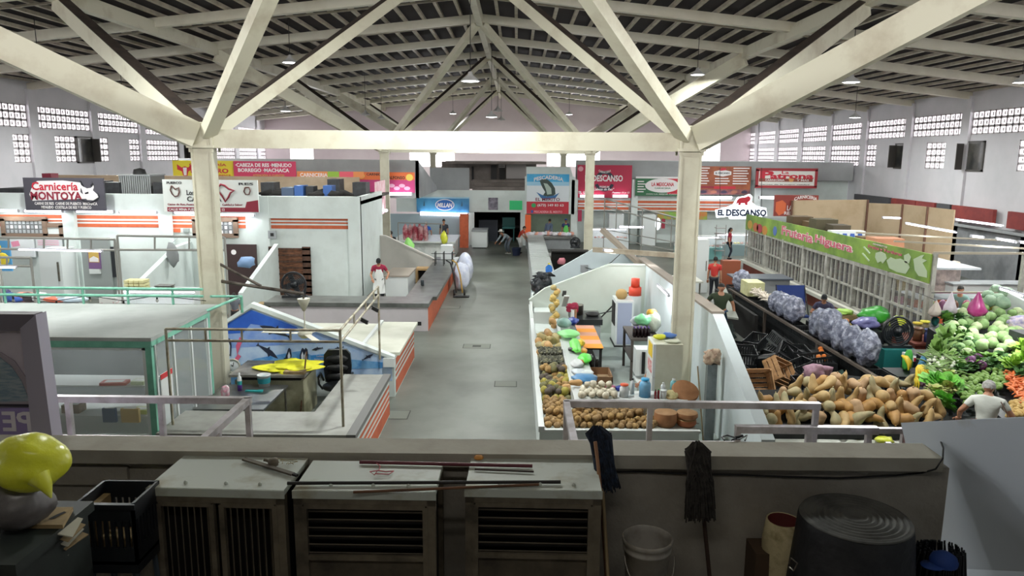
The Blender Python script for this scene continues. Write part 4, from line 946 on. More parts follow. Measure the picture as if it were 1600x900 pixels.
# scale-like wire stand, sacks and hand truck at the counter end
c = Vector((-3.0, 30.5, CH)); t = thing('wire_stand', 'dark wire stand on the far end of the steel counter', 'stand', tuple(c))
for sx in (-.35, 0, .35): MB().tube([c + Vector((sx, -.2, 0)), c + Vector((sx, -.2, .55)), c + Vector((sx, .2, .55)), c + Vector((sx, .2, 0))], .02, 6).build('hoop', cordm, t)
MB().tube([c + Vector((-.5, -.2, .5)), c + Vector((.5, -.2, .5))], .015, 6).tube([c + Vector((-.45, -.2, .25)), c + Vector((.45, -.2, .25))], .015, 6).build('cross_bar', cordm, t)
# cold room
X0, X1, YR, ZR = -9.5, -5.78, 27.5, 3.86
b = MB(); b.box(X0, X1, YR, YR + .15, 0, ZR); b.box(X1 - .15, X1, YR, YR + 4.5, 0, ZR); b.box(-22.6, X1, YR + .15, YR + 4.5, ZR - .30, ZR - .16)
b.box(X0 + .0, X0 + .35, YR - .12, YR, 0, ZR); b.box(X1 - .45, X1, YR - .1, YR, 0, 3.05); b.box(X0, X1, YR - .1, YR, 3.05, ZR)
struct('wall_cold_room', b, white)
stripes((X0 + .38, YR, 0), (1, 0, 0), (0, 0, 1), X1 - X0 - .85, 2.66, None, (.13, .06, .13), .06, 'trim_stripe')
for o in bpy.data.objects:
    if o.name.startswith('trim_stripe'): o['kind'] = 'structure'
q0, q1 = aty(420, 386, YR - .1), aty(482, 466, YR - .1)
t = thing('wooden_door', 'old brown panelled wooden door in the white cold room wall', 'door', (q0.x + .7, YR - .1, 0))
wd = mat('old_door_wood', '5e4030', .8, col2='2f2119', ns=2.5, lo=.35, hi=.7, aniso=(4, 1, 1)); wd2 = mat('old_door_panel', '7a4f36', .8, col2='3d281c', ns=4, aniso=(1, 1, 5))
dx0, dx1, dz = q0.x, q1.x + .15, 2.0
b = MB(); b.box(dx0, dx0 + .22, YR - .16, YR - .1, 0, dz); b.box(dx1 - .3, dx1, YR - .16, YR - .1, 0, dz)
n = 8
for i in range(n + 1): z = i * (dz - .12) / n; b.box(dx0, dx1, YR - .16, YR - .1, z, z + .07)
b.build('door_frame', wd, t)
for i in range(n): z = i * (dz - .12) / n + .07; MB().box(dx0 + .22, dx1 - .3, YR - .13, YR - .1, z, z + (dz - .12) / n - .07).build('panel', wd2, t)
t = thing('wall_switch', 'grey switch plate beside the cold room door', 'switch', (aty(427, 366, YR).x, YR - .12, 2.4))
q = aty(427, 366, YR); MB().box(q.x - .15, q.x + .15, YR - .14, YR - .1, q.z - .15, q.z + .15).build('plate', greyw, t); MB().box(q.x - .06, q.x + .06, YR - .16, YR - .14, q.z - .06, q.z + .06).build('button', cordm, t)
# box fan on the counter
q = atz(430, 461, CH); q = Vector((q.x, 23.35, CH))
def round_fan(label, c, r, base=True):
    t = thing('floor_fan', label, 'fan', tuple(c)); cc = c + Vector((0, 0, r + .05)); fm = mat('fan_dark', '1f2226', .4)
    for k in range(7):
        rr = r * (k + 1) / 7; MB().tube([cc + Vector((rr * math.cos(a), -.07 + .02 * (k == 6), rr * math.sin(a))) for a in [2 * PI * i / 24 for i in range(25)]], .012 if k < 6 else .035, 5).build('grille_ring', fm, t)
    b = MB()
    for k in range(4):
        a = PI / 2 * k + .4; d = Vector((math.cos(a), 0, math.sin(a))); b.beam(cc, cc + d * r * .85, r * .5, .01, (0.3, 1, 0))
    b.build('blades', mat('fan_blade', '3a4046', .5), t); MB().lathe([(0, -.06), (.09, -.04), (.1, .1), (0, .12)], cc, 14, rot=Matrix.Rotation(PI / 2, 3, 'X')).build('motor', fm, t)
    MB().box(c.x - r, c.x + r, c.y - .12, c.y + .12, c.z, c.z + .06).build('base', fm, t)
    for s in (-1, 1): MB().tube([c + Vector((s * r * .8, .03, .04)), cc + Vector((s * r, .03, -r * .1))], .02, 6).build('stand', fm, t)
    return t
round_fan('round black floor fan standing on the left end of the steel counter', Vector((-7.05, 23.2, CH)), .38)
# brown crates left of the counter
for i, (x0, x1, z, cc) in enumerate([(-8.5, -8.15, .55, 'brown'), (-8.15, -7.8, .75, 'tan')]):
    tag(MB().box(x0, x1, 22.8, 23.2, 0, z).box(x0 + .02, x1 - .02, 22.79, 22.8, z - .2, z - .1, 0).build('wooden_box', woodm if i == 0 else card), ('dark ' if i == 0 else 'taller tan ') + 'wooden box at the left end of the steel counter', 'box')
# grey sloping partition behind, white bench and shelf
struct('wall_grey_partition', MB().prism([(-5.9, 0), (-3.4, 0), (-3.4, .95), (-5.55, 1.95), (-5.9, 1.98)], 31.3, 31.45, 'y').prism([(-3.38, .93), (-3.38, 1.0), (-5.55, 2.02), (-5.9, 2.04), (-5.9, 1.97), (-5.55, 1.94)], 31.26, 31.5, 'y'), mat('warm_grey', 'b9b5ae', .7, col2='adaaa3', ns=1))
t = thing('steel_cabinet', 'grey topped white cabinet beside the man in the apron', 'cabinet', (-4.5, 28.5, 0))
MB().box(-4.95, -4.1, 27.7, 29.6, 0, .85).build('cabinet_body', cabm, t); MB().box(-5.0, -4.05, 27.65, 29.7, .85, .9).build('cabinet_top', mat('brown_top', '9a9084', .6), t)
t = thing('wooden_shelf', 'light wooden open shelf with dark inside between cabinet and counter', 'shelf', (-3.75, 29.9, 0))
MB().box(-4.08, -3.58, 29.75, 30.3, .78, .86).build('board', mat('shelf_wood', 'a6875c', .7), t); MB().box(-4.06, -3.6, 30.2, 30.3, 0, .78).build('back_panel', blackin, t); MB().box(-4.08, -4.0, 29.75, 30.3, 0, .78).build('side_panel', mat('shelf_wood', 'a6875c', .7), t)
person('man in a dark cap and crimson and black shirt with a long white apron', (-5.0, 26.7, 0), .15, 1.72, lean=.12, hands=((-.22, -.3, .95), (.3, -.34, 1.05)), shirt='8c1d3c', pants='1d1f26', cap='15161a', apron='dfe2df', look=.45)
# ================================================================ SIGNS AND FAR ROWS
prw = mat('print_white', 'e6e2e2', .5); prr = mat('print_red', 'c22a3c', .5); prk = mat('print_black', '1c1c22', .5); prg = mat('print_green', '2f6a45', .5)
def board(name, label, px, Y, col, cat='sign', frame=None, thick=.08, group=None):
    """flat sign board facing the near end of the hall; px = (x0, y0, x1, y1) in the photo, at distance Y"""
    x0, y0, x1, y1 = px; a, c = aty(x0, (y0 + y1) / 2, Y), aty(x1, (y0 + y1) / 2, Y); zt, zb = aty((x0 + x1) / 2, y0, Y).z, aty((x0 + x1) / 2, y1, Y).z
    t = thing(name, label, cat, ((a.x + c.x) / 2, Y, zb), 0, group)
    m = col if not isinstance(col, str) else mat('sign_' + col, col, .5)
    MB().box(a.x, c.x, Y, Y + thick, zb, zt).build('panel', m, t)
    if frame:
        f = .08; MB().box(a.x - f, c.x + f, Y - .03, Y + thick, zt - f, zt + f).box(a.x - f, c.x + f, Y - .03, Y + thick, zb - f, zb + f).box(a.x - f, a.x + f, Y - .03, Y + thick, zb, zt).box(c.x - f, c.x + f, Y - .03, Y + thick, zb, zt).build('frame', frame, t)
    o = Vector((a.x, Y, zb)); W, H_ = c.x - a.x, zt - zb
    def S(u, v): return (W * (u - x0) / (x1 - x0), H_ * (y1 - v) / (y1 - y0))   # photo px -> sign metres
    def txt(s, u0, u1, v, hpx, m2, out=.012, bold=.02, curve=None, shear=0):
        cx, cy = S((u0 + u1) / 2, v); lettering(s, o, (1, 0, 0), (0, 0, 1), cx, cy, H_ * hpx / (y1 - y0), m2, t, fit=W * (u1 - u0) / (x1 - x0), out=out, bold=bold, curve=curve, shear=shear)
    def pat(pts, m2, nm, out=.003): patch([S(*q) for q in pts], o, (1, 0, 0), (0, 0, 1), m2, t, nm, out, .003)
    return t, txt, pat
def R4(x0, y0, x1, y1): return [(x0, y1), (x1, y1), (x1, y0), (x0, y0)]
# butcher row wall (left)
b = MB(); b.box(-22.6, -9.5, 27.5, 27.65, 0, 3.9)
for px in (107, 257): x = aty(px, 350, 27.3).x; b.box(x - .22, x + .22, 27.3, 27.5, 0, 3.85)
struct('wall_butcher_row', b, white)
for i, (a, c) in enumerate([(-2, 100), (116, 250), (266, 384)]):
    xa, xc = aty(a, 350, 27.5).x, aty(c, 350, 27.5).x
    for o in stripes((xa, 27.5, 0), (1, 0, 0), (0, 0, 1), xc - xa, 2.66, None, (.13, .06, .13), .06, 'trim_stripe'): o['kind'] = 'structure'
T_ = [(0, 29), (38, 98), (119, 178), (187, 245), (272, 305), (338, 398)]
for i, (a, c) in enumerate(T_):
    y = 329 + i * .7 + (3 if i == 5 else 0); p, q = aty(a, y, 27.1), aty(c, y + .5, 27.1)
    tube_light(p, q, 'tube light under the butcher signs, %s' % ['at the left edge of the picture', 'below the dark bull head sign', 'just right of the dark bull head sign', 'between the two butcher signs', 'under the white sign left of the column', 'under the white sign right of the column'][i], 'tubes along the butcher row', 60, r=.045)
t, tx_, pt = board('shop_sign', 'dark grey butcher sign reading Carniceria Montoya with a white bull head', (38, 278, 163, 329), 26.9, '4b4952', frame=None)
pt([(50, 295), (60, 283), (100, 282), (128, 285), (126, 300), (138, 310), (50, 314), (46, 304)], prw, 'white_outline'); 
tx_('Carnicería', 51, 123, 291, 13, prr, .016); tx_('MONTOYA', 48, 128, 306, 13, mat('dark_crimson', '8c2236', .5), .016, .03)
tx_('CARNE DE RES  CARNE DE PUERCO  MACHACA', 53, 151, 318, 4.5, prw); tx_('MENUDO  COSTILLA DE RES Y PUERCO', 63, 141, 324, 4.5, prw)
pt([(128, 283), (130, 290), (137, 294), (144, 293), (147, 285), (148, 292), (146, 297), (152, 303), (154, 309), (148, 313), (136, 312), (131, 306), (129, 296), (126, 290)], prw, 'bull_head', .018)
pt([(127, 282), (129, 289), (133, 292), (131, 287), (129, 282)], prk, 'horn', .024); pt([(146, 283), (148, 288), (145, 292), (143, 289), (146, 286)], prk, 'horn', .024); pt([(133, 301), (139, 299), (139, 302), (134, 303)], prk, 'eye', .024)
pt([(121, 309), (140, 316), (155, 307), (153, 300), (156, 306), (152, 313), (142, 317), (130, 314)], prk, 'horn_sweep', .022)
t, tx_, pt = board('shop_sign', 'white butcher sign with line drawn pig and cow heads over a crimson strip', (255, 281, 403, 331), 26.9, 'dfe4e0')
pt(R4(260, 324, 403, 331), mat('dark_crimson', '8c2236', .5), 'crimson_strip'); pt([(380, 331), (385, 315), (403, 312), (403, 331)], mat('dark_crimson', '8c2236', .5), 'crimson_corner', .006)
tx_('PUERCO', 262, 285, 286, 4, prk); tx_('RES', 374, 397, 287, 4, prk); tx_('Los', 292, 304, 301, 8, prk); tx_('Reyes', 308, 338, 301, 8, prk); tx_('CARNERIA', 292, 346, 311, 8, prk)
tx_('Carne de Res, Puerco   Barra de Asados   Calidad y Sabor', 261, 378, 320, 4, mat('dark_crimson', '8c2236', .5)); tx_('CALLE MINA PUESTO 13   TEL 672 0 12', 262, 350, 327.5, 4, prw)
def outline(t, pts, Y, m, name, r=.02): return MB().tube([aty(x, y, Y) for x, y in pts], r, 5).build(name, m, t)
outline(t, [(268, 290), (266, 297), (269, 303), (273, 307), (278, 306), (280, 300), (279, 293), (274, 296), (268, 290)], 26.87, mat('brown_ink', '6a4a44', .6), 'pig_drawing', .025)
outline(t, [(333, 290), (340, 294), (345, 288), (351, 290), (357, 295), (366, 298), (360, 301), (357, 308), (352, 315), (347, 306), (342, 300), (333, 290)], 26.87, mat('dark_crimson', '8c2236', .5), 'cow_drawing', .035)
outline(t, [(383, 293), (381, 299), (384, 304), (389, 304), (391, 298), (389, 293), (383, 293)], 26.87, mat('brown_ink', '6a4a44', .6), 'cow_drawing', .025)
# things on the wall below the stripes
t, tx_, pt = board('photo_frame', 'dark framed board of small pictures on the butcher row wall', (5, 342, 70, 368), 27.35, '5d5f60', 'picture frame', mat('brown_frame', '7a6556', .6))
for i in range(9):
    for j in range(3): pt(R4(10 + i * 6.4, 345 + j * 7, 14 + i * 6.4, 350 + j * 7), prw if (i * j) % 2 else greyw, 'small_picture', .004)
t, tx_, pt = board('photo_frame', 'dark framed board of small pictures partly behind the left column', (304, 343, 368, 368), 27.35, '6b6d70', 'picture frame', mat('brown_frame', '7a6556', .6))
for i in range(8):
    for j in range(3): pt(R4(309 + i * 7, 346 + j * 7, 313 + i * 7, 351 + j * 7), prw if (i + j) % 2 else greyw, 'small_picture', .004)
board('window_sign', 'small white two pane window beside the framed board', (71, 352, 96, 369), 27.38, 'cfd6d4', 'window', mat('brown_frame', '7a6556', .6))
board('small_notice', 'small orange notice under the stripes', (271, 357, 281, 363), 27.45, 'd0653f', 'notice'); board('small_notice', 'small grey notice under the stripes', (286, 357, 295, 363), 27.45, '9aa3a0', 'notice')
t, tx_, pt = board('notice_board', 'whiteboard with pink marker writing on the left wall', (14, 374, 54, 402), 27.3, 'd2d6d8', 'board'); pt([(18, 378), (30, 376), (32, 384), (20, 386)], mat('pinkp', 'd98aa4', .6), 'pink_drawing')
t, tx_, pt = board('notice_board', 'pale board with faint red lines beside the whiteboard', (56, 373, 97, 388), 27.3, 'cbd0d2', 'board'); [pt(R4(59, 376 + k * 3, 92, 377 + k * 3), mat('pinkp', 'd98aa4', .6), 'line') for k in range(3)]
# butcher stall interior: fridge, door with poster, apron hooks, counters
t = thing('refrigerator', 'white upright refrigerator on the butcher row wall', 'refrigerator', (aty(82, 400, 26.5).x, 26.8, 0))
a, c = aty(60, 400, 26.4), aty(95, 400, 26.4); MB().box(a.x, c.x, 26.4, 27.3, 0, 1.95).build('cabinet', cabm, t); MB().box(c.x - .15, c.x - .1, 26.35, 26.4, .8, 1.5).build('handle', steel, t)
a, c = aty(128, 400, 27.2), aty(172, 400, 27.2)
t = thing('metal_door', 'grey metal door with a long yellow and purple poster', 'door', ((a.x + c.x) / 2, 27.2, 0)); MB().box(a.x, c.x, 27.2, 27.3, 0, 2.3).build('door_leaf', mat('door_grey', '8f9593', .5), t)
t2, tx_, pt = board('poster', 'tall yellow and purple poster with a white sheet below on the grey door', (138, 392, 156, 420), 27.12, '7b5a86', 'poster'); pt(R4(139, 393, 155, 410), mat('posty', 'c9a85a', .6), 'picture'); pt([(140, 404), (147, 400), (154, 404), (154, 409), (140, 409)], prw, 'figure', .006)
t3, _, _ = board('paper_sheet', 'white sheet of paper under the tall poster', (139.5, 420.5, 156, 428), 27.12, 'd5d9d8', 'paper')
board('dark_curtain', 'dark narrow curtain beside the grey door', (171, 386, 182, 433), 27.25, '25282c', 'curtain')
b = MB(); p1, p2 = aty(213, 430, 26), aty(265, 385, 26)
struct('wall_ramp_partition', MB().prism([(22.5, 0), (27.5, 0), (27.5, 2.15), (26.3, 2.1), (22.5, .95)], -12.3, -12.12, 'x'), white)
def display_case(label, x0, x1, y, group=None, items='b44b44', base='cdd4d4', z=1.15, d=.9):
    t = thing('display_case', label, 'display case', ((x0 + x1) / 2, y, 0), 0, group)
    MB().box(x0, x1, y, y + d, 0, .62).build('base', mat('case_base' + base, base, .4), t); MB().box(x0, x1, y + .35, y + d, z, z + .05).build('top', cabm, t)
    MB().prism([(y, .62), (y + .02, .62), (y + .37, z), (y + .35, z)], x0, x1, 'x').build('front_glass', glass, t)
    for x in (x0, x1 - .04): MB().prism([(y, .62), (y + d, .62), (y + d, z), (y + .35, z)], x, x + .04, 'x').build('side_panel', cabm, t)
    MB().box(x0 + .04, x1 - .04, y + d - .05, y + d, .62, z).build('back_panel', cabm, t)
    MB().box(x0 + .1, x1 - .1, y + .42, y + .47, z - .05, z - .01).build('inner_tube', tubeglow, t)
    n = int((x1 - x0) / .22); rnd = random.Random(int(x0 * 100))
    for i in range(n):
        m = [redm, mat('pale_meat', 'd3a08f', .5), mat('fatty_meat', 'c97f6e', .5), mat('yellow_chicken', 'd9c463', .5)][rnd.randrange(4)]
        tag(MB().blob((x0 + .15 + (x1 - x0 - .3) * i / max(1, n - 1), y + .35 + rnd.uniform(-.12, .15), .68), .11, 1, 1.5, .5, .2, 2, i, 1).build('meat_cut', m), 'cut of raw meat laid out behind the sloping glass', 'meat', 'cuts of meat in the display cases')
    return t
display_case('glass meat display case with a lit white top in the left butcher stall', -12.4, -9.95, 22.3)
t = thing('egg_tray', 'stack of pale yellow packets on the lit meat case', 'packets', (-11.9, 22.9, 1.2))
for i in range(4):
    for j in range(3): MB().cbox((-12.15 + i * .16, 22.9, 1.24 + j * .1), (.14, .4, .08)).build('packet', mat('pale_yellow', 'd8d3a0', .6), t)
t = thing('scale', 'flat grey digital scale on the lit meat case', 'scale', (-11.1, 22.95, 1.2)); MB().box(-11.3, -10.85, 22.8, 23.15, 1.2, 1.27).build('body', steel, t); MB().box(-11.32, -10.83, 22.78, 23.17, 1.28, 1.30).build('plate', stain, t)
# overhead pipe racks
pr_ = mat('grey_pipe', '9a9a94', .45, .3)
def rack(label, pxs, ys, Y, drop):
    A, B_ = aty(pxs[0], ys[0], Y), aty(pxs[1], ys[1], Y); C1, D1 = aty(pxs[0], ys[2], Y), aty(pxs[1], ys[3], Y)
    t = thing('pipe_rack', label, 'rack', (B_.x, Y, 0)); MB().tube([A, B_], .035, 8).tube([C1, D1], .035, 8).build('rail', pr_, t)
    for f in drop: MB().tube([A.lerp(B_, f), C1.lerp(D1, f)], .028, 8).build('upright', pr_, t)
    for e_ in (A, B_): MB().tube([e_, (e_.x, e_.y, 0)], .035, 8).build('post', pr_, t)
rack('grey pipe rack over the left meat stall, left one', (-5, 179), (371, 374, 389, 391), 22.0, (.1, .4, .6, .8, 1))
rack('grey pipe rack over the lit meat case reaching the left column', (183, 351), (368, 371, 390, 391), 21.8, (0, .35, .67, 1))
rack('lower grey pipe rack at the left edge', (-5, 48), (402, 403, 415, 416), 20.5, (.3, 1))
tube_light(aty(28, 390, 21.9), aty(160, 393, 21.9), 'long thin tube light hanging under the left pipe rack', None, 60, .02)
tube_light(aty(-2, 418, 20.4), aty(26, 418, 20.4), 'short tube light at the left edge above the packets', None, 20, .02)
# goods on the left counters
t = thing('stall_counter', 'white counter crowded with packets in the left butcher stall', 'counter', (-15.5, 21.3, 0)); MB().box(-18.6, -13.3, 20.6, 22.0, 0, .9).build('low_wall', white, t); MB().box(-18.7, -13.2, 20.5, 22.1, .9, .96).build('worktop', cabm, t)
gd = [(10, 440, .5, .35, .3, '2f4f8c', 'blue bag'), (28, 442, .6, .4, .22, '3f63b5', 'bright blue bag'), (60, 436, .6, .4, .3, 'd8dbdc', 'white bag with a yellow dot'), (84, 432, .9, .4, .2, 'd0674a', 'orange packets'), (108, 438, 1.0, .4, .2, 'c9d9e6', 'white and blue packet'), (75, 442, .5, .3, .2, 'd9dcd6', 'white packet'), (3, 432, .4, .3, .4, '332f5b', 'dark violet bag'), (35, 424, .8, .3, .3, 'cf8d7c', 'pink meat parcel'), (44, 455, .5, .4, .3, '3b2f33', 'dark red jar row'), (98, 455, .5, .3, .25, 'c7cfd1', 'pale folded bag')]
for (px, py, w_, d_, h_, col, nm) in gd:
    p = atz(px, py, .98); p.y = min(max(p.y, 20.8), 21.8); p = aty(px, py, p.y)
    tag(MB().blob((p.x, p.y, .96 + h_ / 2), .5, w_, d_, h_, .15, 2, px, 2).build('packet', mat('gd' + col, col, .5)), nm + ' lying on the crowded butcher counter', 'packet')
tag(MB().cbox(atz(58, 437, 1.2) * 1.0, (.14, .02, .14)).build('yellow_dot', mat('yd', 'e6cf3a', .5)), 'yellow round mark on the white bag', 'mark') if False else None
t = thing('poster', 'large yellow and blue balloon print at the left edge', 'poster', (-19, 24, 1.5)); a = aty(0, 400, 24); MB().box(a.x - .5, a.x + .35, 24, 24.05, a.z - .5, a.z + .5).build('panel', mat('blp', '5aa3d8', .5), t)
for (dx, dz, r_) in ((-.1, .25, .2), (.1, -.1, .22), (-.2, -.3, .18)): MB().blob((a.x + dx, 23.97, a.z + dz), r_, 1, .12, 1, 0).build('balloon', mat('yd', 'e6cf3a', .5), t)
tag(MB().box(aty(158, 440, 21.6).x, aty(184, 440, 21.6).x, 21.4, 21.7, 0, 1.18).build('dotted_box', mat('dotbox', 'd9dad6', .5, col2='b33a44', ns=2.8, lo=.56, hi=.6)), 'white cabinet with red heart pattern left of the lit meat case', 'cabinet')
for i, (px, py, c) in enumerate([(326, 405, 'b9b7ad'), (270, 398, '8c8f90')]): 
    p = aty(px, py, 25.5); tag(MB().blob((p.x, 25.5, p.z), .3, .7, .4, 1.5, .15, 2, i, 2).tube([(p.x, 25.5, p.z + .4), (p.x, 26.2, p.z + .6)], .01, 5).build('hanging_apron', cloth(c)), ['pale apron hanging behind the column', 'grey apron hanging on the ramp partition'][i], 'apron')
person('butcher boy whose dark haired head shows right of the left column', (-8.6, 22.2, 0), .3, 1.2, shirt='6a6f78', pants='333333')
struct('wall_ramp_partition_right', MB().prism([(23.6, 0), (27.4, 0), (27.4, 2.1), (23.6, .95)], -9.0, -8.85, 'x'), white)
t, tx_, pt = board('open_doorway_frame', 'dark reddish doorway with a round white clock on its post', (355, 382, 402, 470), 27.42, '3c2a2a', 'doorway'); pt(ell(367, 394, 4, 4, 16)[::-1], prw, 'clock_face')
c = aty(385, 410, 25); tag(MB().blob(c, .28, 1, .8, .7, .25, 2, 3, 2).build('hanging_bag', mat('bluebag', '7f9ec6', .4)), 'blue and white bag hanging near the sloping partition', 'bag')
# roof clutter on the butcher row and cold room
struct('wall_tan_roof', MB().box(-21, -7.0, 33.2, 33.35, 3.6, 4.4), tan)
struct('ceiling_butcher_row', MB().box(-22.6, -5.8, 27.65, 34, 3.62, 3.72), mat('roof_dirt', '5a5550', .9, col2='3c3835', ns=1))
def roof_box(px, y0, y1, Y, d, m, label, slats=False, cat='box'):
    a, c = aty(px[0], y1, Y), aty(px[1], y1, Y); zt = aty(px[0], y0, Y).z; zb = 3.72
    t = thing('metal_box' if not slats else 'evaporative_cooler', label, cat, ((a.x + c.x) / 2, Y, zb)); MB().box(a.x, c.x, Y, Y + d, zb, zt).build('casing', m, t)
    if slats:
        b = MB(); n = 14
        for i in range(n + 1): x = a.x + (c.x - a.x) * i / n; b.box(x - .02, x + .02, Y - .03, Y, zb, zt)
        b.box(a.x - .03, c.x + .03, Y - .05, Y + d + .03, zt, zt + .06); b.build('louvre_panel', greyw, t)
        MB().lathe([(.25, zt + .06), (.2, zt + .25), (0, zt + .3)], ((a.x + c.x) / 2, Y + .4, 0), 12).build('motor_cap', cordm, t)
    return t
dk1 = mat('dark_metal', '35373a', .6, col2='252628', ns=4)
roof_box((189, 236), 275, 303, 28.6, 1.2, mat('cooler_grey', '6f716f', .6), 'big grey louvred cooler on the butcher row roof', True, 'cooler')
for a in [((160, 187), 285, 303, 28.4, .8, dk1, 'dark box left of the big roof cooler'), ((240, 254), 285, 304, 28.4, .7, dk1, 'dark box right of the big roof cooler'), ((0, 36), 294, 300, 28.6, 1.5, dk1, 'low dark metal frame at the left edge of the roof'),
          ((66, 80), 271, 280, 30, .5, mat('crimson_box', '7a1d33', .5), 'crimson box on the roof above the dark bull sign'), ((408, 428), 285, 305, 29, .8, dk1, 'black box at the left on the cold room roof'), ((440, 459), 293, 306, 28.6, .7, mat('slate_blue', '4a5a72', .5), 'slate blue crate on the cold room roof'),
          ((460, 474), 290, 305, 28.6, .7, mat('blue_box', '3a5f9c', .5), 'blue box on the cold room roof'), ((478, 490), 291, 305, 28.8, .6, dk1, 'black bin between the blue boxes on the roof'), ((505, 519), 290, 305, 28.7, .6, mat('blue_box', '3a5f9c', .5), 'second blue box farther right on the roof'),
          ((512, 531), 280, 304, 30.2, .8, dk1, 'tall black cabinet behind the second blue box'), ((551, 572), 285, 304, 29.6, .8, dk1, 'black box near the right end of the cold room roof'), ((140, 160), 283, 303, 30, .9, dk1, 'dark machine behind the dark bull sign')]:
    roof_box(*a)
rnd = random.Random(8)
for i in range(9):
    p = aty(rnd.choice([415, 425, 432, 494, 500, 525, 535, 545, 575]) + i, 300, 28.3 + i * .15); tag(MB().blob((p.x, p.y, 3.86), .2, 1.6, .8, .8, .35, 2, i, 2).build('scrap_heap', blackin), 'dark scrap lying among the boxes on the cold room roof', 'scrap', 'scrap on the cold room roof')
# second row of signs behind
struct('wall_grey_mezzanine', MB().box(-16.5, -4.8, 36.6, 36.75, 3.3, 5.15), mat('grey_parapet', 'a9acad', .7, col2='9a9c9d', ns=.6))
t, tx_, pt = board('shop_sign', 'yellow butcher sign with a red and white bull, cut by the left column', (270, 251, 371, 276), 33.6, 'd9c92f', frame=None)
tx_('CARNICERÍA', 296, 354, 257, 5, prr); tx_('EL GÜERO', 298, 357, 266, 9, prr, bold=.04); tx_('SU MEJOR PREFERENTE', 300, 360, 274, 3, prr)
pt([(277, 257), (284, 262), (289, 260), (294, 262), (299, 257), (300, 265), (294, 268), (292, 276), (286, 276), (284, 268), (277, 265)], prr, 'bull_emblem'); pt([(286, 262), (292, 262), (291, 274), (287, 274)], prw, 'bull_face', .008)
t, tx_, pt = board('shop_sign', 'crimson sign reading Cabeza de Res Menudo Borrego Machaca', (365, 252, 462, 277), 33.4, 'c2345a')
tx_('·CABEZA DE RES ·MENUDO', 368, 456, 258, 6, prw, bold=.03); tx_('BORREGO ·MACHACA', 372, 452, 266, 6, prw, bold=.03); tx_('ATENCIÓN A CLIENTES', 395, 444, 273.5, 3.5, mat('posty', 'c9a85a', .6))
t, tx_, pt = board('shop_sign', 'long orange and green sign with white word Carniceria', (464, 268, 568, 278), 33.5, 'd9874a'); tx_('CARNICERIA', 469, 512, 273.5, 6, prw); pt(R4(512, 268, 530, 278), mat('lime', '8fb53f', .6), 'green_field'); pt(R4(530, 268, 552, 278), mat('coral', 'd9596a', .6), 'meat_picture')
t, tx_, pt = board('shop_sign', 'orange sign with a yellow disc above a magenta meat picture', (558, 269, 648, 301), 36, 'c2417c'); pt(R4(558, 269, 648, 281), mat('sorange', 'e0703c', .5), 'orange_band'); pt(ell(565, 275, 5, 4.5, 16)[::-1], mat('posty2', 'e6cd5e', .6), 'disc', .006); pt(ell(640, 277, 5.5, 5.5, 18)[::-1], mat('posty2', 'e6cd5e', .6), 'disc', .006)
tx_('ALFONSO', 607, 633, 277.5, 5, prk, bold=.02); tx_('CARNICERIA', 573, 608, 272.5, 4, prk); [pt(ell(612 + i * 8, 290 + (i % 2) * 4, 5, 3, 10)[::-1], mat('pk2', 'e6b4cf', .6), 'meat_print', .006 + i * .001) for i in range(4)]
tube_light(aty(608, 303, 35.8), aty(644, 303, 35.8), 'bright tube under the magenta meat picture sign', None, 80, .07)
# slanted pink side board left of column two
t = thing('side_banner', 'pink side banner with white streaks running back from the cold room corner', 'banner', (-6.5, 34, 2.7)); a, c = aty(585, 280, 31.5), aty(600, 280, 34.6)
MB().prism([(a.x, a.y), (c.x, c.y), (c.x + .05, c.y), (a.x + .05, a.y)], 2.75, 4.25, 'z').build('panel', mat('pink_streak', 'dba4ae', .6, col2='e9d6d8', ns=2), t)
tube_light(aty(583, 327, 31.5), aty(604, 329, 34), 'tube light on the corner near the pink side banner', None, 60, .06)
# far white fascia with opening
FYc = 45.0
a0, a1 = aty(650, 300, FYc).x, aty(898, 300, FYc).x; o0_, o1_ = aty(741, 360, FYc).x, aty(813, 360, FYc).x
b = MB(); b.box(a0 - 1.2, o0_, FYc, FYc + .2, 2.0, 3.32); b.box(o0_, o1_, FYc, FYc + .2, 2.02, 3.32); b.box(o1_, aty(823, 300, FYc).x, FYc, FYc + .2, 0, 3.32); b.box(o0_ - .3, o0_, FYc, FYc + .2, 0, 2.02); b.box(-6.3, -4.0, FYc - .02, FYc + .2, 2.0, 3.3)
struct('wall_fascia', b, white)
struct('wall_corridor', MB().box(o0_ - .3, o0_ - .2, FYc + .2, 56, 0, 2.6).box(o1_ + .2, o1_ + .3, FYc + .2, 56, 0, 2.6).box(o0_ - .3, o1_ + .3, 56, 56.1, 0, 2.6).box(o0_ - .3, o1_ + .3, FYc + .2, 56, 2.3, 2.4), mat('corridor_grey', '84807e', .8))
t, tx_, pt = board('shop_sign', 'blue sky sign with the word Millan in a white oval', (651, 308, 733, 332), FYc - .15, mat('sign_skyblue', '4f9ac4', .5, col2='2c6fa8', ns=.8), thick=.1)
pt(ell(695, 320, 15, 9, 24)[::-1], prw, 'oval_rim'); pt(ell(695, 320, 13.5, 7.8, 24)[::-1], mat('oval_blue', '2a63ad', .5), 'oval', .007); tx_('MILLAN', 683, 707, 320.5, 7, prw, .014, .04, shear=.2)
for u in (663, 722): pt([(u - 2, 322), (u, 313), (u + 1, 322)], mat('boat', '3e6276', .6), 'boat_mast', .006)
pt(R4(651, 308, 733, 310), mat('haze_white', 'a9d3e6', .5), 'horizon'); 
tube_light(aty(656, 333.5, FYc - .3), aty(731, 335.5, FYc - .3), 'very bright long tube under the blue Millan sign', None, 140, .10)
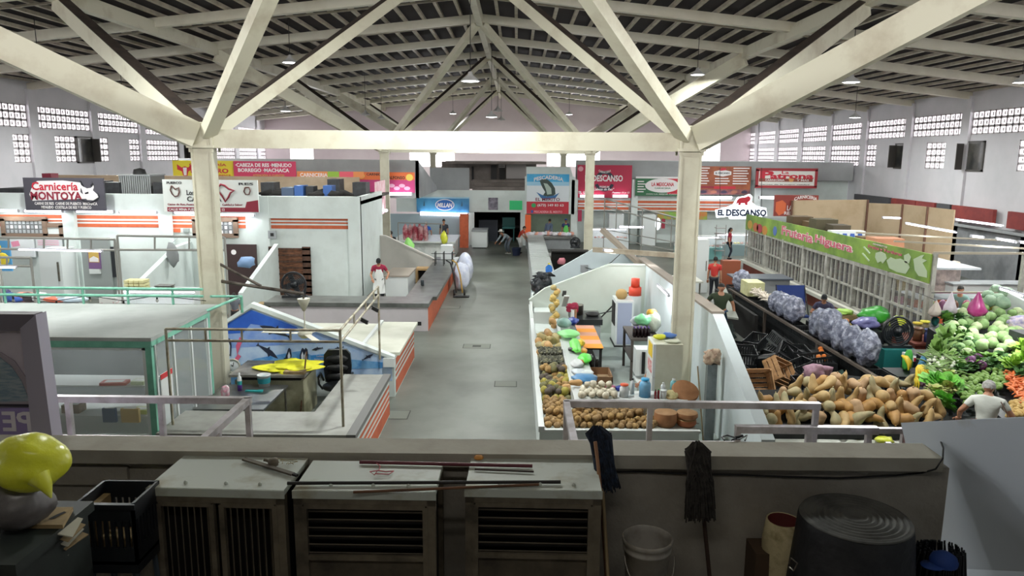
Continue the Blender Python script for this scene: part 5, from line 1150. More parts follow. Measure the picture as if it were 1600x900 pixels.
t, tx_, pt = board('poster', 'grey and violet photo poster on the white fascia', (763, 309, 778, 328), FYc - .03, mat('photo_mix', '8d8894', .6, col2='403c4c', ns=3), 'poster')
board('poster', 'plain bright green sheet on the white fascia', (796, 313.5, 816, 328), FYc - .03, '2fd07e', 'poster')
# mezzanine behind the fascia
mg = mat('mezz_grey', 'a3a6a8', .7, col2='949799', ns=.5); brown = mat('concrete_brown', '8f8681', .85, col2='7a716c', ns=1.2)
b = MB(); p = [aty(x, y, 46.5) for x, y in [(672, 297), (672, 262), (733, 262), (729, 297)]]; b.box(p[0].x, p[2].x, 46.5, 46.7, 3.2, p[1].z)
struct('wall_mezzanine', b, mg)
b = MB(); 
for i, (ya, yb) in enumerate([(281, 284), (286, 290), (292, 296)]): z0, z1 = aty(780, yb, 50 - i).z, aty(780, ya, 50 - i).z; b.box(aty(738, 290, 50 - i).x, aty(822, 290, 50 - i).x, 50 - i, 50.9 - i, z0 - .3, z1)
struct('trim_steps', b, brown)
struct('wall_back_room', MB().box(aty(690, 260, 54).x, aty(838, 260, 54).x, 54, 54.2, 3.0, aty(750, 252.5, 54).z), brown)
struct('trim_slab', MB().box(aty(697, 255, 51).x, aty(853, 255, 51).x, 50.5, 56, aty(750, 256, 51).z, aty(750, 252, 51).z), brown)
for i, (x0, x1, c_) in enumerate([(767, 776, '3d3a3a'), (780, 789, '2a2726'), (737, 740, '2b2a2c')]):
    zz = aty(x0, 258 + i, 53.8).z; tag(MB().box(aty(x0, 270, 53.8).x, aty(x1, 270, 53.8).x, 53.8, 54, 3.6, zz).build('door_%d' % (5 + i), mat('dk' + c_, c_, .7)), kind='structure')
t, tx_, pt = board('small_notice', 'small white notice beside the dark upper doorway', (779, 257, 789, 262), 53.6, 'cfcac8', 'notice'); tx_('BAÑOS', 780, 788, 259.5, 2.5, prk)
board('perforated_wall', 'pale panel with holes on the upper level right of the dark doorway', (791, 257, 822, 279), 53.7, 'b3acaa', 'wall panel')
struct('wall_slant_partition', MB().prism([(36.6, 3.3), (45, 3.3), (45, 3.5), (36.6, 5.1)], -4.95, -4.8, 'x'), mg)
# El Merito sign and counter
t, tx_, pt = board('shop_sign', 'tall seafood sign with a leaping fish, reading El Merito', (823, 272, 889, 334), 44.3, 'dfe7ec', thick=.1)
pt(R4(823, 272, 889, 284), mat('sign_cyan', '2f9fd6', .5, col2='53b5e2', ns=1.5), 'blue_sky'); pt(R4(823, 284, 889, 290), mat('sign_pale', '9fd0ea', .5), 'pale_sky'); pt(R4(823, 315, 889, 334), prr, 'red_band', .004)
tx_('PESCADERIA', 834, 880, 277, 6, prw, .012, .03, curve=.15); tx_('EL MERITO', 837, 875, 311.5, 5, mat('maroon', '7a2536', .5), .012, .02); tx_('(673) 149 83 63', 840, 881, 321, 5, prw, .014, .02); tx_('PESCADERIA EL MERITO', 835, 879, 331, 3.5, mat('pinkish', 'e6aab4', .6), .014)
pt(ell(834, 321, 3.6, 3.4, 14)[::-1], mat('wagreen', '2fa05c', .5), 'phone_badge', .012); pt(R4(830, 328.5, 833.5, 333), mat('fbblue', '2f4f9c', .5), 'blue_badge', .012)
fishm = mat('fish_dark', '33443f', .5); pt([(843, 282), (850, 279), (856, 281), (862, 286), (867, 294), (868, 303), (864, 306), (856, 307), (848, 306), (852, 300), (848, 294), (845, 288)], fishm, 'fish', .010)
pt([(849, 286), (855, 287), (861, 294), (862, 303), (855, 304), (853, 296)], mat('fish_pale', 'aebfb5', .5), 'fish_belly', .014); pt([(838, 300), (846, 304), (854, 307), (866, 305), (874, 301), (868, 309), (856, 311), (846, 310)], mat('wave_blue', '2f6aa0', .5), 'waves', .012)
struct('wall_merito_header', MB().box(aty(820, 300, 44.4).x, aty(898, 300, 44.4).x, 44.4, 44.6, 1.98, 4.2).box(aty(893, 300, 44.4).x, aty(903, 300, 44.4).x, 44.4, 44.6, 0, 4.0).prism([(aty(822, 300, 44.6).x, 4.2), (aty(895, 300, 44.6).x, 4.2), (aty(890, 300, 44.6).x, 4.75), (aty(822, 300, 44.6).x, 4.75)], 44.6, 44.75, 'y'), white)
greenin = mat('green_interior', '8fa08c', .7, col2='7f8f7c', ns=1); struct('wall_merito_inside', MB().box(.6, 3.5, 47.5, 47.6, 0, 2.6), greenin)
t = thing('stall_counter', 'grey fish counter heaped with pale goods below the tall seafood sign', 'counter', (2, 43.7, 0)); MB().box(.45, 3.5, 43.2, 44.3, .62, .76).build('worktop', stain, t); MB().box(.55, 3.4, 43.4, 44.2, 0, .62).build('low_wall', greyw, t)
rnd = random.Random(4)
for i in range(16):
    c_ = ['d5c2cc', 'e3e1e4', 'c9d2dc', 'dda38f'][i % 4]; tag(MB().blob((.7 + i * .17, 43.6 + rnd.uniform(-.1, .3), .86), .16, 1, 1, .8, .25, 2, i, 2).build('fish_pile', mat('fp' + c_, c_, .4)), 'small pale pile of seafood on the grey fish counter', 'seafood', 'seafood on the fish counter')
tag(MB().box(aty(823, 350, 44.2).x - .1, aty(823, 350, 44.2).x + .25, 44.1, 44.2, .8, 1.95).build('orange_poster', mat('neon_orange', 'e8622a', .5)), 'orange sheet at the left edge of the fish stall', 'poster')
person('fish seller in grey blue shirt with a strap across the back, leaning over the counter', (1.9, 44.9, 0), 2.6, 1.65, lean=.35, shirt='5f6f86', pants='3a4352', sleeves='long')
person('small figure in a bright green apron and blue cap in the fish stall', (3.0, 45.3, 0), .2, 1.6, shirt='2f3f6a', pants='30343c', apron='6fd068', cap='25459a')
# row of shops on the far right
struct('wall_far_row', MB().box(3.7, 20.8, 47.2, 47.4, 0, 5.15), white)
struct('trim_far_parapet', MB().box(3.65, 20.8, 46.6, 46.8, 4.0, 5.12), mat('grey_parapet', 'a9acad', .7))
for i, (a, c) in enumerate([(903, 985), (993, 1180)]):
    xa, xc = aty(a, 320, 46.5).x, aty(c, 320, 46.5).x
    struct('trim_lintel_%d' % (i + 1), MB().box(xa, xc, 46.5, 46.7, 2.05, 3.0), white)
    for o in stripes((xa, 46.5, 0), (1, 0, 0), (0, 0, 1), xc - xa, 2.12, None, (.16, .07, .16), .09, 'trim_stripe'): o['kind'] = 'structure'
for px in (990, 1070, 1180): struct('trim_pier_%d' % px, MB().box(aty(px, 350, 46.4).x - .2, aty(px, 350, 46.4).x + .2, 46.3, 46.7, 0, 4.0), white)
t, tx_, pt = board('shop_sign', 'big crimson sign reading El Descanso in a black ring, partly behind a column', (902, 258, 987, 309), 46.2, 'b8284a')
ring = [(944.5 + 15 * math.cos(a), 283 + 15 * math.sin(a)) for a in [i * .2618 for i in range(25)]]
for (a0_, a1_, nm) in ((3.5, 5.92, 'upper_ring'), (.36, 2.78, 'lower_ring')):
    P = [(944.5 + 16 * math.cos(a), 283 + 16 * math.sin(a)) for a in [a0_ + (a1_ - a0_) * i / 14 for i in range(15)]] + [(944.5 + 11 * math.cos(a), 283 + 11 * math.sin(a)) for a in [a1_ - (a1_ - a0_) * i / 14 for i in range(15)]]
    pt(P[::-1], mat('navy_ring', '2a2c3c', .5), nm)
tx_('CARNICERIA', 935, 954, 269, 3.5, prw, .014, curve=-.1); tx_('EL DESCANSO', 914, 973, 278.5, 10, prw, .016, .03); tx_('PREMIUM', 937, 952, 292, 3, prw, .014); tx_('"Cabeza de Res"', 926, 960, 295.5, 4, prw, .018, shear=.3); tx_('TEL. 123 45', 904, 920, 301, 4, prw); tx_('Puestos 11 y 12', 957, 984, 301, 3.5, prw, shear=.3); pt(ell(907, 264, 4, 4, 14)[::-1], mat('pinkish', 'e6aab4', .6), 'badge')
tube_light(aty(906, 306.5, 46), aty(944, 306.5, 46), 'tube light under the crimson sign, left half', None, 70, .08); tube_light(aty(957, 306.5, 46), aty(981, 306.5, 46), 'tube light under the crimson sign, right half', None, 50, .08)
t, tx_, pt = board('shop_sign', 'green and red sign with a white oval reading La Mexicana', (993, 276, 1069, 306), 46.2, prg); pt(R4(1043, 279, 1069, 303), prr, 'red_field'); pt(ell(1035, 290, 27, 11, 28)[::-1], prw, 'oval', .006); tx_('LA MEXICANA', 1018, 1053, 288, 6, prr, .012, .03); tx_('CARNICERIA', 1023, 1048, 294, 2.5, prg, .012); pt(R4(993, 276, 1069, 279), prw, 'top_strip', .005)
for k in range(5): pt(R4(996, 283 + k * 4, 1006 + (k % 2) * 3, 284.5 + k * 4), prw, 'text_line', .006)
tx_('CON LA MEJOR CARNE', 1010, 1062, 303.5, 2, prw)
t, tx_, pt = board('shop_sign', 'brown wood print menu sign with white lists and a small red bull', (1092, 260, 1173, 304), 46.0, mat('menu_brown', '8c4a34', .6, col2='a85f3c', ns=1.2))
for col_, (u0, u1) in enumerate(((1094, 1108), (1117, 1140), (1145, 1170))):
    for k in range(7):
        if col_ == 1 and k < 4: continue
        pt(R4(u0, 262 + k * 4, u1 - (k * 3) % 5, 263.6 + k * 4), prw, 'menu_line', .006)
pt(R4(1116, 291, 1150, 295), prr, 'red_strip', .006); pt(R4(1092, 291, 1116, 294), mat('dark_crimson', '8c2236', .5), 'crimson_strip', .005)
pt([(1115, 268), (1128, 265), (1142, 268), (1142, 273), (1129, 276), (1115, 273)], prw, 'logo_field', .006); tx_('EL DESCANSO', 1117, 1140, 270.5, 3, prk, .012, .03); pt([(1123, 265), (1128, 262), (1134, 263), (1133, 266), (1125, 267)], prr, 'red_bull', .01)
pt(R4(1092, 296, 1173, 304), mat('meat_strip', '6b4352', .6, col2='a0665a', ns=3), 'meat_picture', .005); [pt(ell(1100 + i * 16, 300, 5, 2.5, 12)[::-1], mat('meat2' + str(i % 2), 'b3715c' if i % 2 else '40324a', .5), 'meat_print', .009) for i in range(5)]
t, tx_, pt = board('shop_sign', 'white sign with a red frame reading La Patrona', (1183, 265, 1275, 292), 45.5, 'e3e2dc', frame=mat('frame_red', '9c2f36', .5)); tx_('P', 1187, 1209, 273, 12, prr, .012, .05); tx_('atrona', 1203, 1271, 275.5, 8, prr, .012, .04); tx_('La', 1221, 1232, 269.5, 4.5, prr); pt(R4(1186, 279, 1270, 284), mat('brown_band', '8c4a3c', .6), 'brown_band', .004); tx_('CARNICERIA', 1196, 1226, 281.5, 3, prw, .01); tx_('Y MAS', 1245, 1264, 281.5, 3, prw, .01); pt(ell(1236.5, 280, 4, 4.5, 14)[::-1], mat('cowtan', 'd0975a', .6), 'cow_face', .012); tx_('Carnes de la mejor calidad', 1187, 1265, 288.5, 1.8, prk)
tube_light(aty(1092, 308.5, 45.9), aty(1144, 309, 45.9), 'tube light under the brown menu sign', None, 90, .08); tube_light(aty(1186, 308.5, 45.4), aty(1232, 309.5, 45.4), 'tube light under the red framed sign', None, 80, .08)
# neon like El Descanso lightbox hanging nearer
t = thing('light_box_sign', 'white illuminated light box reading El Descanso with a red bull on top', 'sign', (11.5, 38, 2.4)); Yn = 38.0; lb = mat('light_box', 'eef3fb', .4, emit=1.6)
def nb(pts, m, nm, dy, th=.05):
    P = [(aty(x, y, Yn).x, aty(x, y, Yn).z) for x, y in pts]; return MB().prism(P, Yn - dy - th, Yn - dy, 'y').build(nm, m, t)
nb([(1119, 340), (1117, 328), (1130, 325), (1144, 320), (1148, 314), (1152, 308), (1163, 306), (1170, 303), (1174, 306), (1173, 315), (1180, 321), (1196, 325), (1197, 337), (1190, 337), (1188, 342), (1139, 342), (1138, 338)], lb, 'lit_panel', 0, .15)
nb([(1149, 319), (1150, 313), (1154, 309), (1163, 308), (1168, 306), (1171, 309), (1170, 313), (1166, 316), (1166, 320), (1163, 320), (1162, 317), (1156, 317), (1155, 320), (1152, 320), (1152, 316)], prr, 'red_bull', .16)
o = Vector((aty(1119, 340, Yn).x, Yn - .16, aty(1119, 340, Yn).z)); q = aty(1158, 332, Yn) - o
lettering('EL', o, (1, 0, 0), (0, 0, 1), (aty(1125, 332, Yn) - o).x, q.z, .3, mat('navy', '22304c', .5), t, fit=.34, out=.03, bold=.06); lettering('DESCANSO', o, (1, 0, 0), (0, 0, 1), (aty(1164.5, 331, Yn) - o).x, q.z, .36, mat('navy', '22304c', .5), t, fit=2.05, out=.02, bold=.05)
lettering('CARNICERIA', o, (1, 0, 0), (0, 0, 1), (aty(1160, 339, Yn) - o).x, (aty(1150, 339.5, Yn) - o).z, .1, mat('navy', '22304c', .5), t, fit=1.1, out=.02)
MB().tube([aty(1125, 325, 38.05), aty(1125, 262, 38.05)], .015, 5).tube([aty(1190, 325, 38.05), aty(1190, 262, 38.05)], .015, 5).build('cable', cordm, t)
# orange round carniceria sign behind cardboard
t, tx_, pt = board('shop_sign', 'red arched light sign reading Carniceria above white letters, seen over the cage', (1210, 305, 1278, 338), 36, '8f3a33', thick=.12)
pt([(1212, 330), (1212, 316), (1222, 313), (1228, 318), (1228, 332), (1218, 337)], mat('orange_barrel', 'd5683e', .5), 'barrel'); tx_('CARNICERIA', 1240, 1276, 307.5, 5, prw, .016, .03, curve=.12); tx_('LA', 1230, 1238, 325, 8, prw); tx_('RES', 1226, 1238, 333, 5, prw)
# far stalls: counters, cases, people
tile = mat('tile_white', 'd6d9d6', .35, col2='c3c7c4', ns=5)
t = thing('stall_counter', 'white tiled meat counter with orange bands below the blue Millan sign', 'counter', (-4.7, 40.5, 0)); MB().box(-6.6, -3.2, 38.6, 42.2, .85, .93).build('worktop', tile, t); MB().box(-6.4, -3.3, 38.8, 42, 0, .85).build('low_wall', tile, t)
for z in (.2, .4, .6): MB().box(-3.7, -3.28, 38.79, 38.8, z, z + .07).build('orange_band', orange, t)
struct('wall_millan_back', MB().box(-8.4, -3.4, 44.7, 44.8, 0, 1.9), mat('bluish', '9fb0b8', .6))
tag(MB().box(-3.35, -2.85, 43.7, 44.1, 0, 1.98).build('orange_pillar', orangem), 'orange pillar at the right end of the Millan stall', 'pillar')
p0, p1 = aty(622, 348, 39.2), aty(690, 350, 39.2); t = thing('meat_rail', 'horizontal rail on two posts from which the meat hangs', 'rail', (p0.x, 39.2, 0)); MB().tube([p0, p1], .03, 8).build('rail', pr_, t); MB().tube([p0, (p0.x, 39.2, 0)], .03, 8).tube([p1, (p1.x, 39.2, 0)], .03, 8).build('post', pr_, t)
for i, px in enumerate((634, 641, 649, 657, 665)):
    p = aty(px, 361, 39.2); z = p1.z; L_ = [.95, .8, 1.0, .85, .9][i]
    b = MB(); b.blob((p.x, 39.2, z - L_ * .55), .2, .75, .7, L_ / .4, .22, 1.4, i, 3); b.tube([(p.x, 39.2, z), (p.x, 39.2, z - .3)], .015, 5)
    tag(b.build('meat_carcass', mat('carcass', 'a83a4c', .5, col2='dcb3b4', ns=2.6, lo=.42, hi=.62)), 'red and white marbled carcass hanging on the rail', 'meat', 'carcasses on the rail')
person('balding man in a blue shirt bent over the tiled counter by the hanging meat', (-5.2, 42.3, 0), .3, 1.7, lean=.4, shirt='2b62c4', pants='333a46', hair='grey', hands=((-.25, -.45, .95), (.25, -.45, .95)))
person('man in a dark cap and dark shirt below the bright Millan tube', (-4.2, 42.9, 0), -.2, 1.72, shirt='3b3f48', pants='2a2c30', cap='26241f')
person('person with short black hair in a black shirt seen from behind, left of the counters', (-6.15, 36.2, 0), PI, 1.7, shirt='15171c', pants='2a2c34')
tag(MB().blob(aty(638, 386, 37), .32, .8, .6, 1.3, .25, 2, 7, 3).tube([aty(638, 386, 37) - Vector((0, 0, .2)), (aty(638, 386, 37).x, 37, 0)], .04, 6).build('plastic_bag', mat('neon_green', '9be07a', .4)), 'pale bright green bag hanging left of the black haired person', 'bag')
c = aty(694, 372, 38.5); tag(MB().blob(c, .22, .8, .5, 1.5, .25, 2, 2, 2).build('plastic_bag', mat('yellow_plastic', 'd7dc3c', .3)), 'small yellow bag standing on the white tiled counter edge', 'bag')
t = thing('chest_freezer', 'white chest freezer at the left of the dark corridor opening', 'freezer', (-2.15, 44.0, 0)); MB().box(-2.62, -1.72, 43.4, 44.9, .06, .98).build('cabinet', cabm, t); MB().box(-2.64, -1.70, 43.37, 44.92, .98, 1.08).build('lid', greyw, t); MB().box(-2.55, -1.8, 43.42, 44.85, 0, .06).build('plinth', cordm, t)
tag(MB().box(-2.4, -1.2, 47.2, 47.9, 0, 1.35).build('navy_trunk', mat('navy_trunk', '222a38', .5)), 'dark blue trunk standing in the corridor behind the freezer', 'trunk')
tag(MB().box(-.9, -.1, 47.5, 47.9, .9, 1.5).box(-.9, -.1, 47.2, 47.9, .8, .95).box(-.85, -.8, 47.3, 47.8, 0, .8).box(-.2, -.15, 47.3, 47.8, 0, .8).build('teal_chair', mat('teal_dark', '1f6f6c', .5)), 'teal seat in the dark corridor right of the trunk', 'chair')
t = thing('bicycle_rack', 'dark iron frame leaning in the corridor', 'frame', (.1, 50, 0)); [MB().tube([(-.3, 50, z), (.2, 50, z)], .02, 6).build('bar', cordm, t) for z in (.4, .8, 1.2, 1.6)]; MB().tube([(-.3, 50, 0), (-.3, 50, 1.9)], .02, 6).tube([(.2, 50, 0), (.2, 50, 1.9)], .02, 6).build('upright', cordm, t)
person('worker in grey trousers and white boots bending over a blue bin on the aisle', (-.42, 41.0, 0), -.9, 1.68, lean=1.05, shirt='8e9aa0', pants='5b6670', sleeves='long', hat='dfdfd8', shoes='d9d9d2', hands=((-.2, -.75, .7), (.2, -.75, .7)), hip=.9)
person('worker in a white apron and red shirt facing the bending one on the aisle', (.15, 41.3, 0), 1.2, 1.6, lean=.5, shirt='b2402f', pants='c9cfd0', apron='dfe2df', hands=((-.2, -.55, .8), (.2, -.55, .8)))
tag(MB().lathe([(.2, 0), (.26, .4), (.28, .42), (.24, .42), (.19, .03), (0, .03)], (.0, 40.5, 0), 18).build('blue_bin', mat('navy_bin', '2a3450', .5)), 'dark blue bin on the aisle floor between the two workers', 'bin')
# hand truck and wrapped sacks at the end of the steel counter
q = Vector((-2.2, 28.3, 0)); t = thing('hand_truck', 'yellow handled hand truck with black wheels on the aisle edge', 'hand truck', tuple(q))
yl = mat('yellow_ochre', 'a8863a', .5)
for s in (-.12, .12): MB().tube([q + Vector((s, .1, .12)), q + Vector((s - .1, .25, .8)), q + Vector((s - .25, .4, 1.25)), q + Vector((s - .42, .45, 1.35))], .03, 8).build('handle', yl if s > 0 else cordm, t)
for s in (-.2, .2): MB().lathe([(.05, -.03), (.13, -.03), (.13, .03), (.05, .03)], q + Vector((s, .05, .13)), 16, rot=Matrix.Rotation(PI / 2, 3, 'Y')).build('wheel', cordm, t)
MB().box(q.x - .22, q.x + .4, q.y - .3, q.y, .02, .05).build('foot_plate', cordm, t)
for i, (x, y, z, r_) in enumerate([(-2.2, 29.7, .6, .5), (-2.15, 31.6, .65, .55)]):
    tag(MB().blob((x, y, z), r_, .62, 1.0, 1.15, .12, 1.2, i + 3, 3).build('wrapped_sack', mat('clear_wrap', 'd6dae6', .15, col2='b9bfd6', ns=4, bump=.5, bs=8)), ('nearer' if i == 0 else 'farther') + ' big sack in shiny clear wrap leaning on the steel counter', 'sack')
tag(MB().box(-3.3, -2.8, 32.2, 32.8, CH, CH + .6).build('styrofoam_crate', cabm), 'white foam crate standing on the far end of the steel counter', 'crate')
# generic far right stalls between the fish stall and the cage
t = thing('ribbed_counter', 'white ribbed counter running along the right side of the aisle', 'counter', (1, 33, 0))
b = MB(); b.box(.62, 1.5, 24.6, 43, 0, .86); 
for i in range(46): b.box(.62, 1.52, 24.8 + i * .39, 24.95 + i * .39, .86, .90)
b.build('counter_body', mat('ribbed_grey', 'b3b8b6', .5), t)
tag(MB().box(1.6, 3.3, 33.5, 33.9, 0, 1.1).box(1.6, 3.3, 33.3, 34, 1.1, 1.16).build('black_shelf', blackin), 'black open shelf unit behind the aisle counter', 'shelf')
tag(MB().blob((2.05, 33.3, .7), .18, 1.1, .5, .9, .2, 2, 3, 2).build('pink_bundle', mat('pinkish2', 'c77a86', .6)), 'pink bundle on the black shelf', 'bundle')
c = Vector((1.25, 28.0, .9)); t = thing('water_jug', 'blue water jug standing on the white ribbed counter', 'jug', tuple(c)); MB().lathe([(.13, 0), (.135, .02), (.125, .06), (.135, .1), (.125, .15), (.135, .2), (.13, .33), (.05, .4), (.035, .42)], c, 20).build('jug_body', mat('jug_blue', '2f6fc0', .15, col2='3f83d0', ns=3), t); MB().lathe([(.04, .42), (.04, .48), (0, .48)], c, 12).build('cap', mat('yellow_cap', 'cfc24a', .5), t)
round_fan('small dark fan standing beside the second right column', Vector((2.75, 34.6, 1.16)), .22)
tag(MB().blob((3.9, 32.0, .95), .3, 1.2, .8, .7, .1, 2, 1, 2).tube([(3.9, 32, .8), (3.9, 32, 0)], .1, 8).build('teal_tub', mat('teal_dark', '1f6f6c', .5)), 'teal plastic tub beside the second right column', 'tub')
display_case('far lit case with a teal front behind the leaning pipes', 8.6, 11.0, 39.5, items='', base='7fb6b4'); display_case('white lit display case under the crimson sign', 4.3, 6.6, 43.5, base='d5dbdc'); display_case('case on the right with dark trim, where the red shirted woman stands', 11.2, 13.2, 41.0, base='8ba0a3')
t = thing('tube_lamp_rail', 'row of white tubes hung above the far right cases', 'lamp', (7, 41, 2)); 
tube_light(aty(967, 354.5, 41), aty(1006, 355, 41), 'short bright tube over the far right cases', None, 40, .05)
bpy.data.objects.remove(t)
for i, (px, w_) in enumerate([(950, .55), (1000, .5)]):
    a = aty(px, 380, 45.8); tag(MB().box(a.x, a.x + .9, 45.6, 46.3, 0, 1.9).box(a.x + .05, a.x + .85, 45.58, 45.6, .9, 1.8).build('refrigerator', cabm), ['white refrigerator under the crimson sign', 'second white refrigerator, left of the green and red sign'][i], 'refrigerator')
board('vegetable_print', 'long green print with fruit pictures under the orange bands', (1025, 331, 1105, 343), 46.1, mat('veg_print', '7aa84a', .5, col2='c2663c', ns=1.6), 'banner')
board('crimson_strip_sign', 'narrow crimson vertical sign beside the fish stall', (903, 328, 909, 346), 44.0, 'a3264a', 'sign'); 
for i, px in enumerate((947, 1020)): 
    q = aty(px, 360, 44); 
t = thing('white_oval_sign', 'white oval light hanging among the far right stalls', 'sign', (aty(1028, 350, 42).x, 42, 1.7)); q = aty(1028, 350, 42); MB().blob(q, .35, .45, .15, 1.0, 0).build('lit_panel', lb, t); MB().box(q.x + .2, q.x + .4, 41.98, 42.02, q.z - .25, q.z + .3).build('crimson_side', mat('dark_crimson', '8c2236', .5), t)
person('grey haired man in a blue grey shirt leaning on a low table', (8.0, 34.8, 0), -.5, 1.7, lean=.5, shirt='6a7c98', pants='404a58', hair='grey')
person('woman in a red top and dark skirt standing behind the right column', (11.4, 39.6, 0), 1.2, 1.68, shirt='a83242', pants='1f2230', fem=True, long_hair=True)
person('woman with dark hair in a many coloured top at the black trimmed case', (13.7, 42.6, 0), .1, 1.62, shirt='c78a4c', pants='30323a', fem=True, hands=((-.2, -.35, 1.05), (.2, -.35, 1.05)))
person('man in a bright red shirt with black hair, seen from behind beyond the near column', (7.5, 27.8, 0), 2.7, 1.68, lean=.15, shirt='b4302a', pants='2b2d35')
person('grey haired woman in a pink and white top stooping beside the tall case', (12.35, 37.6, 0), -1.0, 1.55, lean=.5, shirt='c9a4ae', pants='4a4450', hair='grey', fem=True)
t = thing('work_table', 'white work table beside the man in the bright red shirt', 'table', (6.1, 27.7, 0)); MB().box(5.3, 6.9, 27.0, 28.4, .82, .88).build('tabletop', mat('table_offwhite', 'bfbfb4', .5), t); [MB().tube([(x, y, 0), (x, y, .82)], .03, 6).build('leg', steel, t) for x in (5.4, 6.8) for y in (27.1, 28.3)]
t = thing('tall_cabinet', 'tall white narrow cabinet just right of the near column', 'cabinet', (7.4, 30, 0)); MB().box(6.95, 7.7, 29.5, 30.3, 0, 2.15).build('cabinet_body', cabm, t); MB().box(7.6, 7.63, 29.48, 29.5, .9, 1.3).build('handle', steel, t)
t = thing('grey_cabinet', 'grey metal cabinet with a dark top below the cage end', 'cabinet', (9.2, 27.5, 0)); MB().box(8.7, 10.0, 26.8, 27.8, 0, 1.0).build('cabinet_body', mat('mid_grey', '8a8d90', .5), t); MB().box(8.0, 10.1, 26.7, 27.9, 1.0, 1.05).build('cabinet_top', mat('slate_top', '4b505a', .5), t)
tag(MB().box(8.2, 8.9, 29.2, 29.6, 0, 1.35).build('wooden_cupboard', mat('redwood', '8f4c32', .6)), 'reddish wooden cupboard left of the grey cabinet', 'cupboard')
struct('trim_stall_wall_grey', MB().prism([(18, 0), (27, 0), (27, .9), (24.5, .95), (21.5, 1.0), (18, 1.0)], 5.0, 5.15, 'x'), mg)
# slanting racks of pipes around (940-1080, 310-420)
t = thing('sloping_rack', 'sloping double pipe rack with many uprights left of the near right column', 'rack', (6, 36, 0))
A, B_ = aty(945, 311, 36), aty(1075, 345, 30)
for d in (0, .35): MB().tube([A - Vector((0, 0, d)), B_ - Vector((0, 0, d))], .035, 8).build('rail', pr_, t)
for i in range(7): p = A.lerp(B_, i / 6); MB().tube([p, (p.x, p.y, 0 if i % 3 == 0 else p.z - 1.3)], .028, 6).build('upright', pr_, t)
for z in (1.9, 1.55): MB().tube([(A.x, A.y, z), (B_.x, B_.y, z)], .025, 6).build('cross_bar', pr_, t)
t = thing('steel_shelf', 'white wire shelf of meat trays standing before the red topped woman', 'shelf', (10.9, 39, 0))
for z in (.5, .8, 1.1, 1.4, 1.7): MB().box(10.5, 11.0, 39.0, 39.4, z, z + .03).build('shelf_board', pr_, t)
for x in (10.5, 11.0): MB().tube([(x, 39, 0), (x, 39, 1.9)], .02, 6).build('post', pr_, t)
tube_light(aty(943, 391, 21.9), aty(1038, 397, 21.9), 'long white tube on the beige batten above the fruit stall gable', None, 50, .03)
# ================================================================ FRUIT STALL RIGHT OF THE AISLE
sx0, sx1, sy0, sy1 = .42, 3.95, 11.95, 22.4
struct('floor_fruit_stall', MB().box(1.2, 3.95, 12.0, 22.4, 0, .02), stallfloor)
lightwall = mat('stall_wall_white', 'd3dcd3', .6, col2='c8d0c6', ns=.7)
b = MB(); b.prism([(.42, 0), (sx1, 0), (sx1, 2.12), (2.86, 2.12), (.90, 1.35), (.42, 1.0)], sy1, sy1 + .1, 'y')
b.prism([(.42, 1.0), (.90, 1.35), (2.86, 2.12), (sx1, 2.12), (sx1, 2.17), (2.84, 2.17), (.88, 1.40), (.40, 1.04)], sy1 - .03, sy1 + .13, 'y')
struct('wall_stall_back', b, lightwall)
struct('wall_stall_gable', MB().prism([(.45, 0), (3.9, 0), (3.9, 2.3), (3.6, 2.42), (2.5, 2.42), (.5, 1.25)], 24.0, 24.12, 'y'), mat('bluish_white', 'c2ced2', .6, col2='b8c4c8', ns=.7))
struct('wall_stall_right', MB().prism([(11.3, 0), (22.4, 0), (22.4, 2.15), (14.6, 2.3), (11.3, .95)], sx1, sx1 + .22, 'x'), mat('partition_white', 'ccd6d8', .55, col2='b9c1c1', ns=1.2, lo=.5, hi=.8))
struct('trim_partition_cap', MB().prism([(14.6, 2.3), (24, 2.12), (24, 2.17), (14.6, 2.35)], sx1 - .02, sx1 + .24, 'x'), mat('cap_brown', '8f857a', .8))
beigem = mat('beige_beam', 'aea492', .7, col2='8f8370', ns=2)
p, q = aty(927, 390, 22.2), aty(1072, 400, 21.0); tag(MB().beam(p, q, .12, .14).build('beam', beigem), 'dirty beige beam over the stall gable with the long tube in front', 'beam')
p, q = aty(941, 359, 24.5), aty(1040, 450, 22.5); tag(MB().beam(p, q, .2, .12).build('beam', mat('brown_beam', '8d8274', .8)), 'brown sloping coping running down behind the near right column', 'beam')
t = thing('power_box', 'grey electric box with a black cable on the sloping gable wall', 'electric box', tuple(aty(913, 420, 23.9))); q = aty(913, 420, 23.9); MB().box(q.x - .12, q.x + .12, 23.85, 24.0, q.z - .12, q.z + .12).build('box', mat('mid_grey', '8a8d90', .5), t)
MB().tube([aty(x, y, 23.8) for x, y in [(915, 418), (925, 421), (940, 418), (955, 410), (968, 398), (973, 390)]], .012, 6).build('cable', cordm, t)
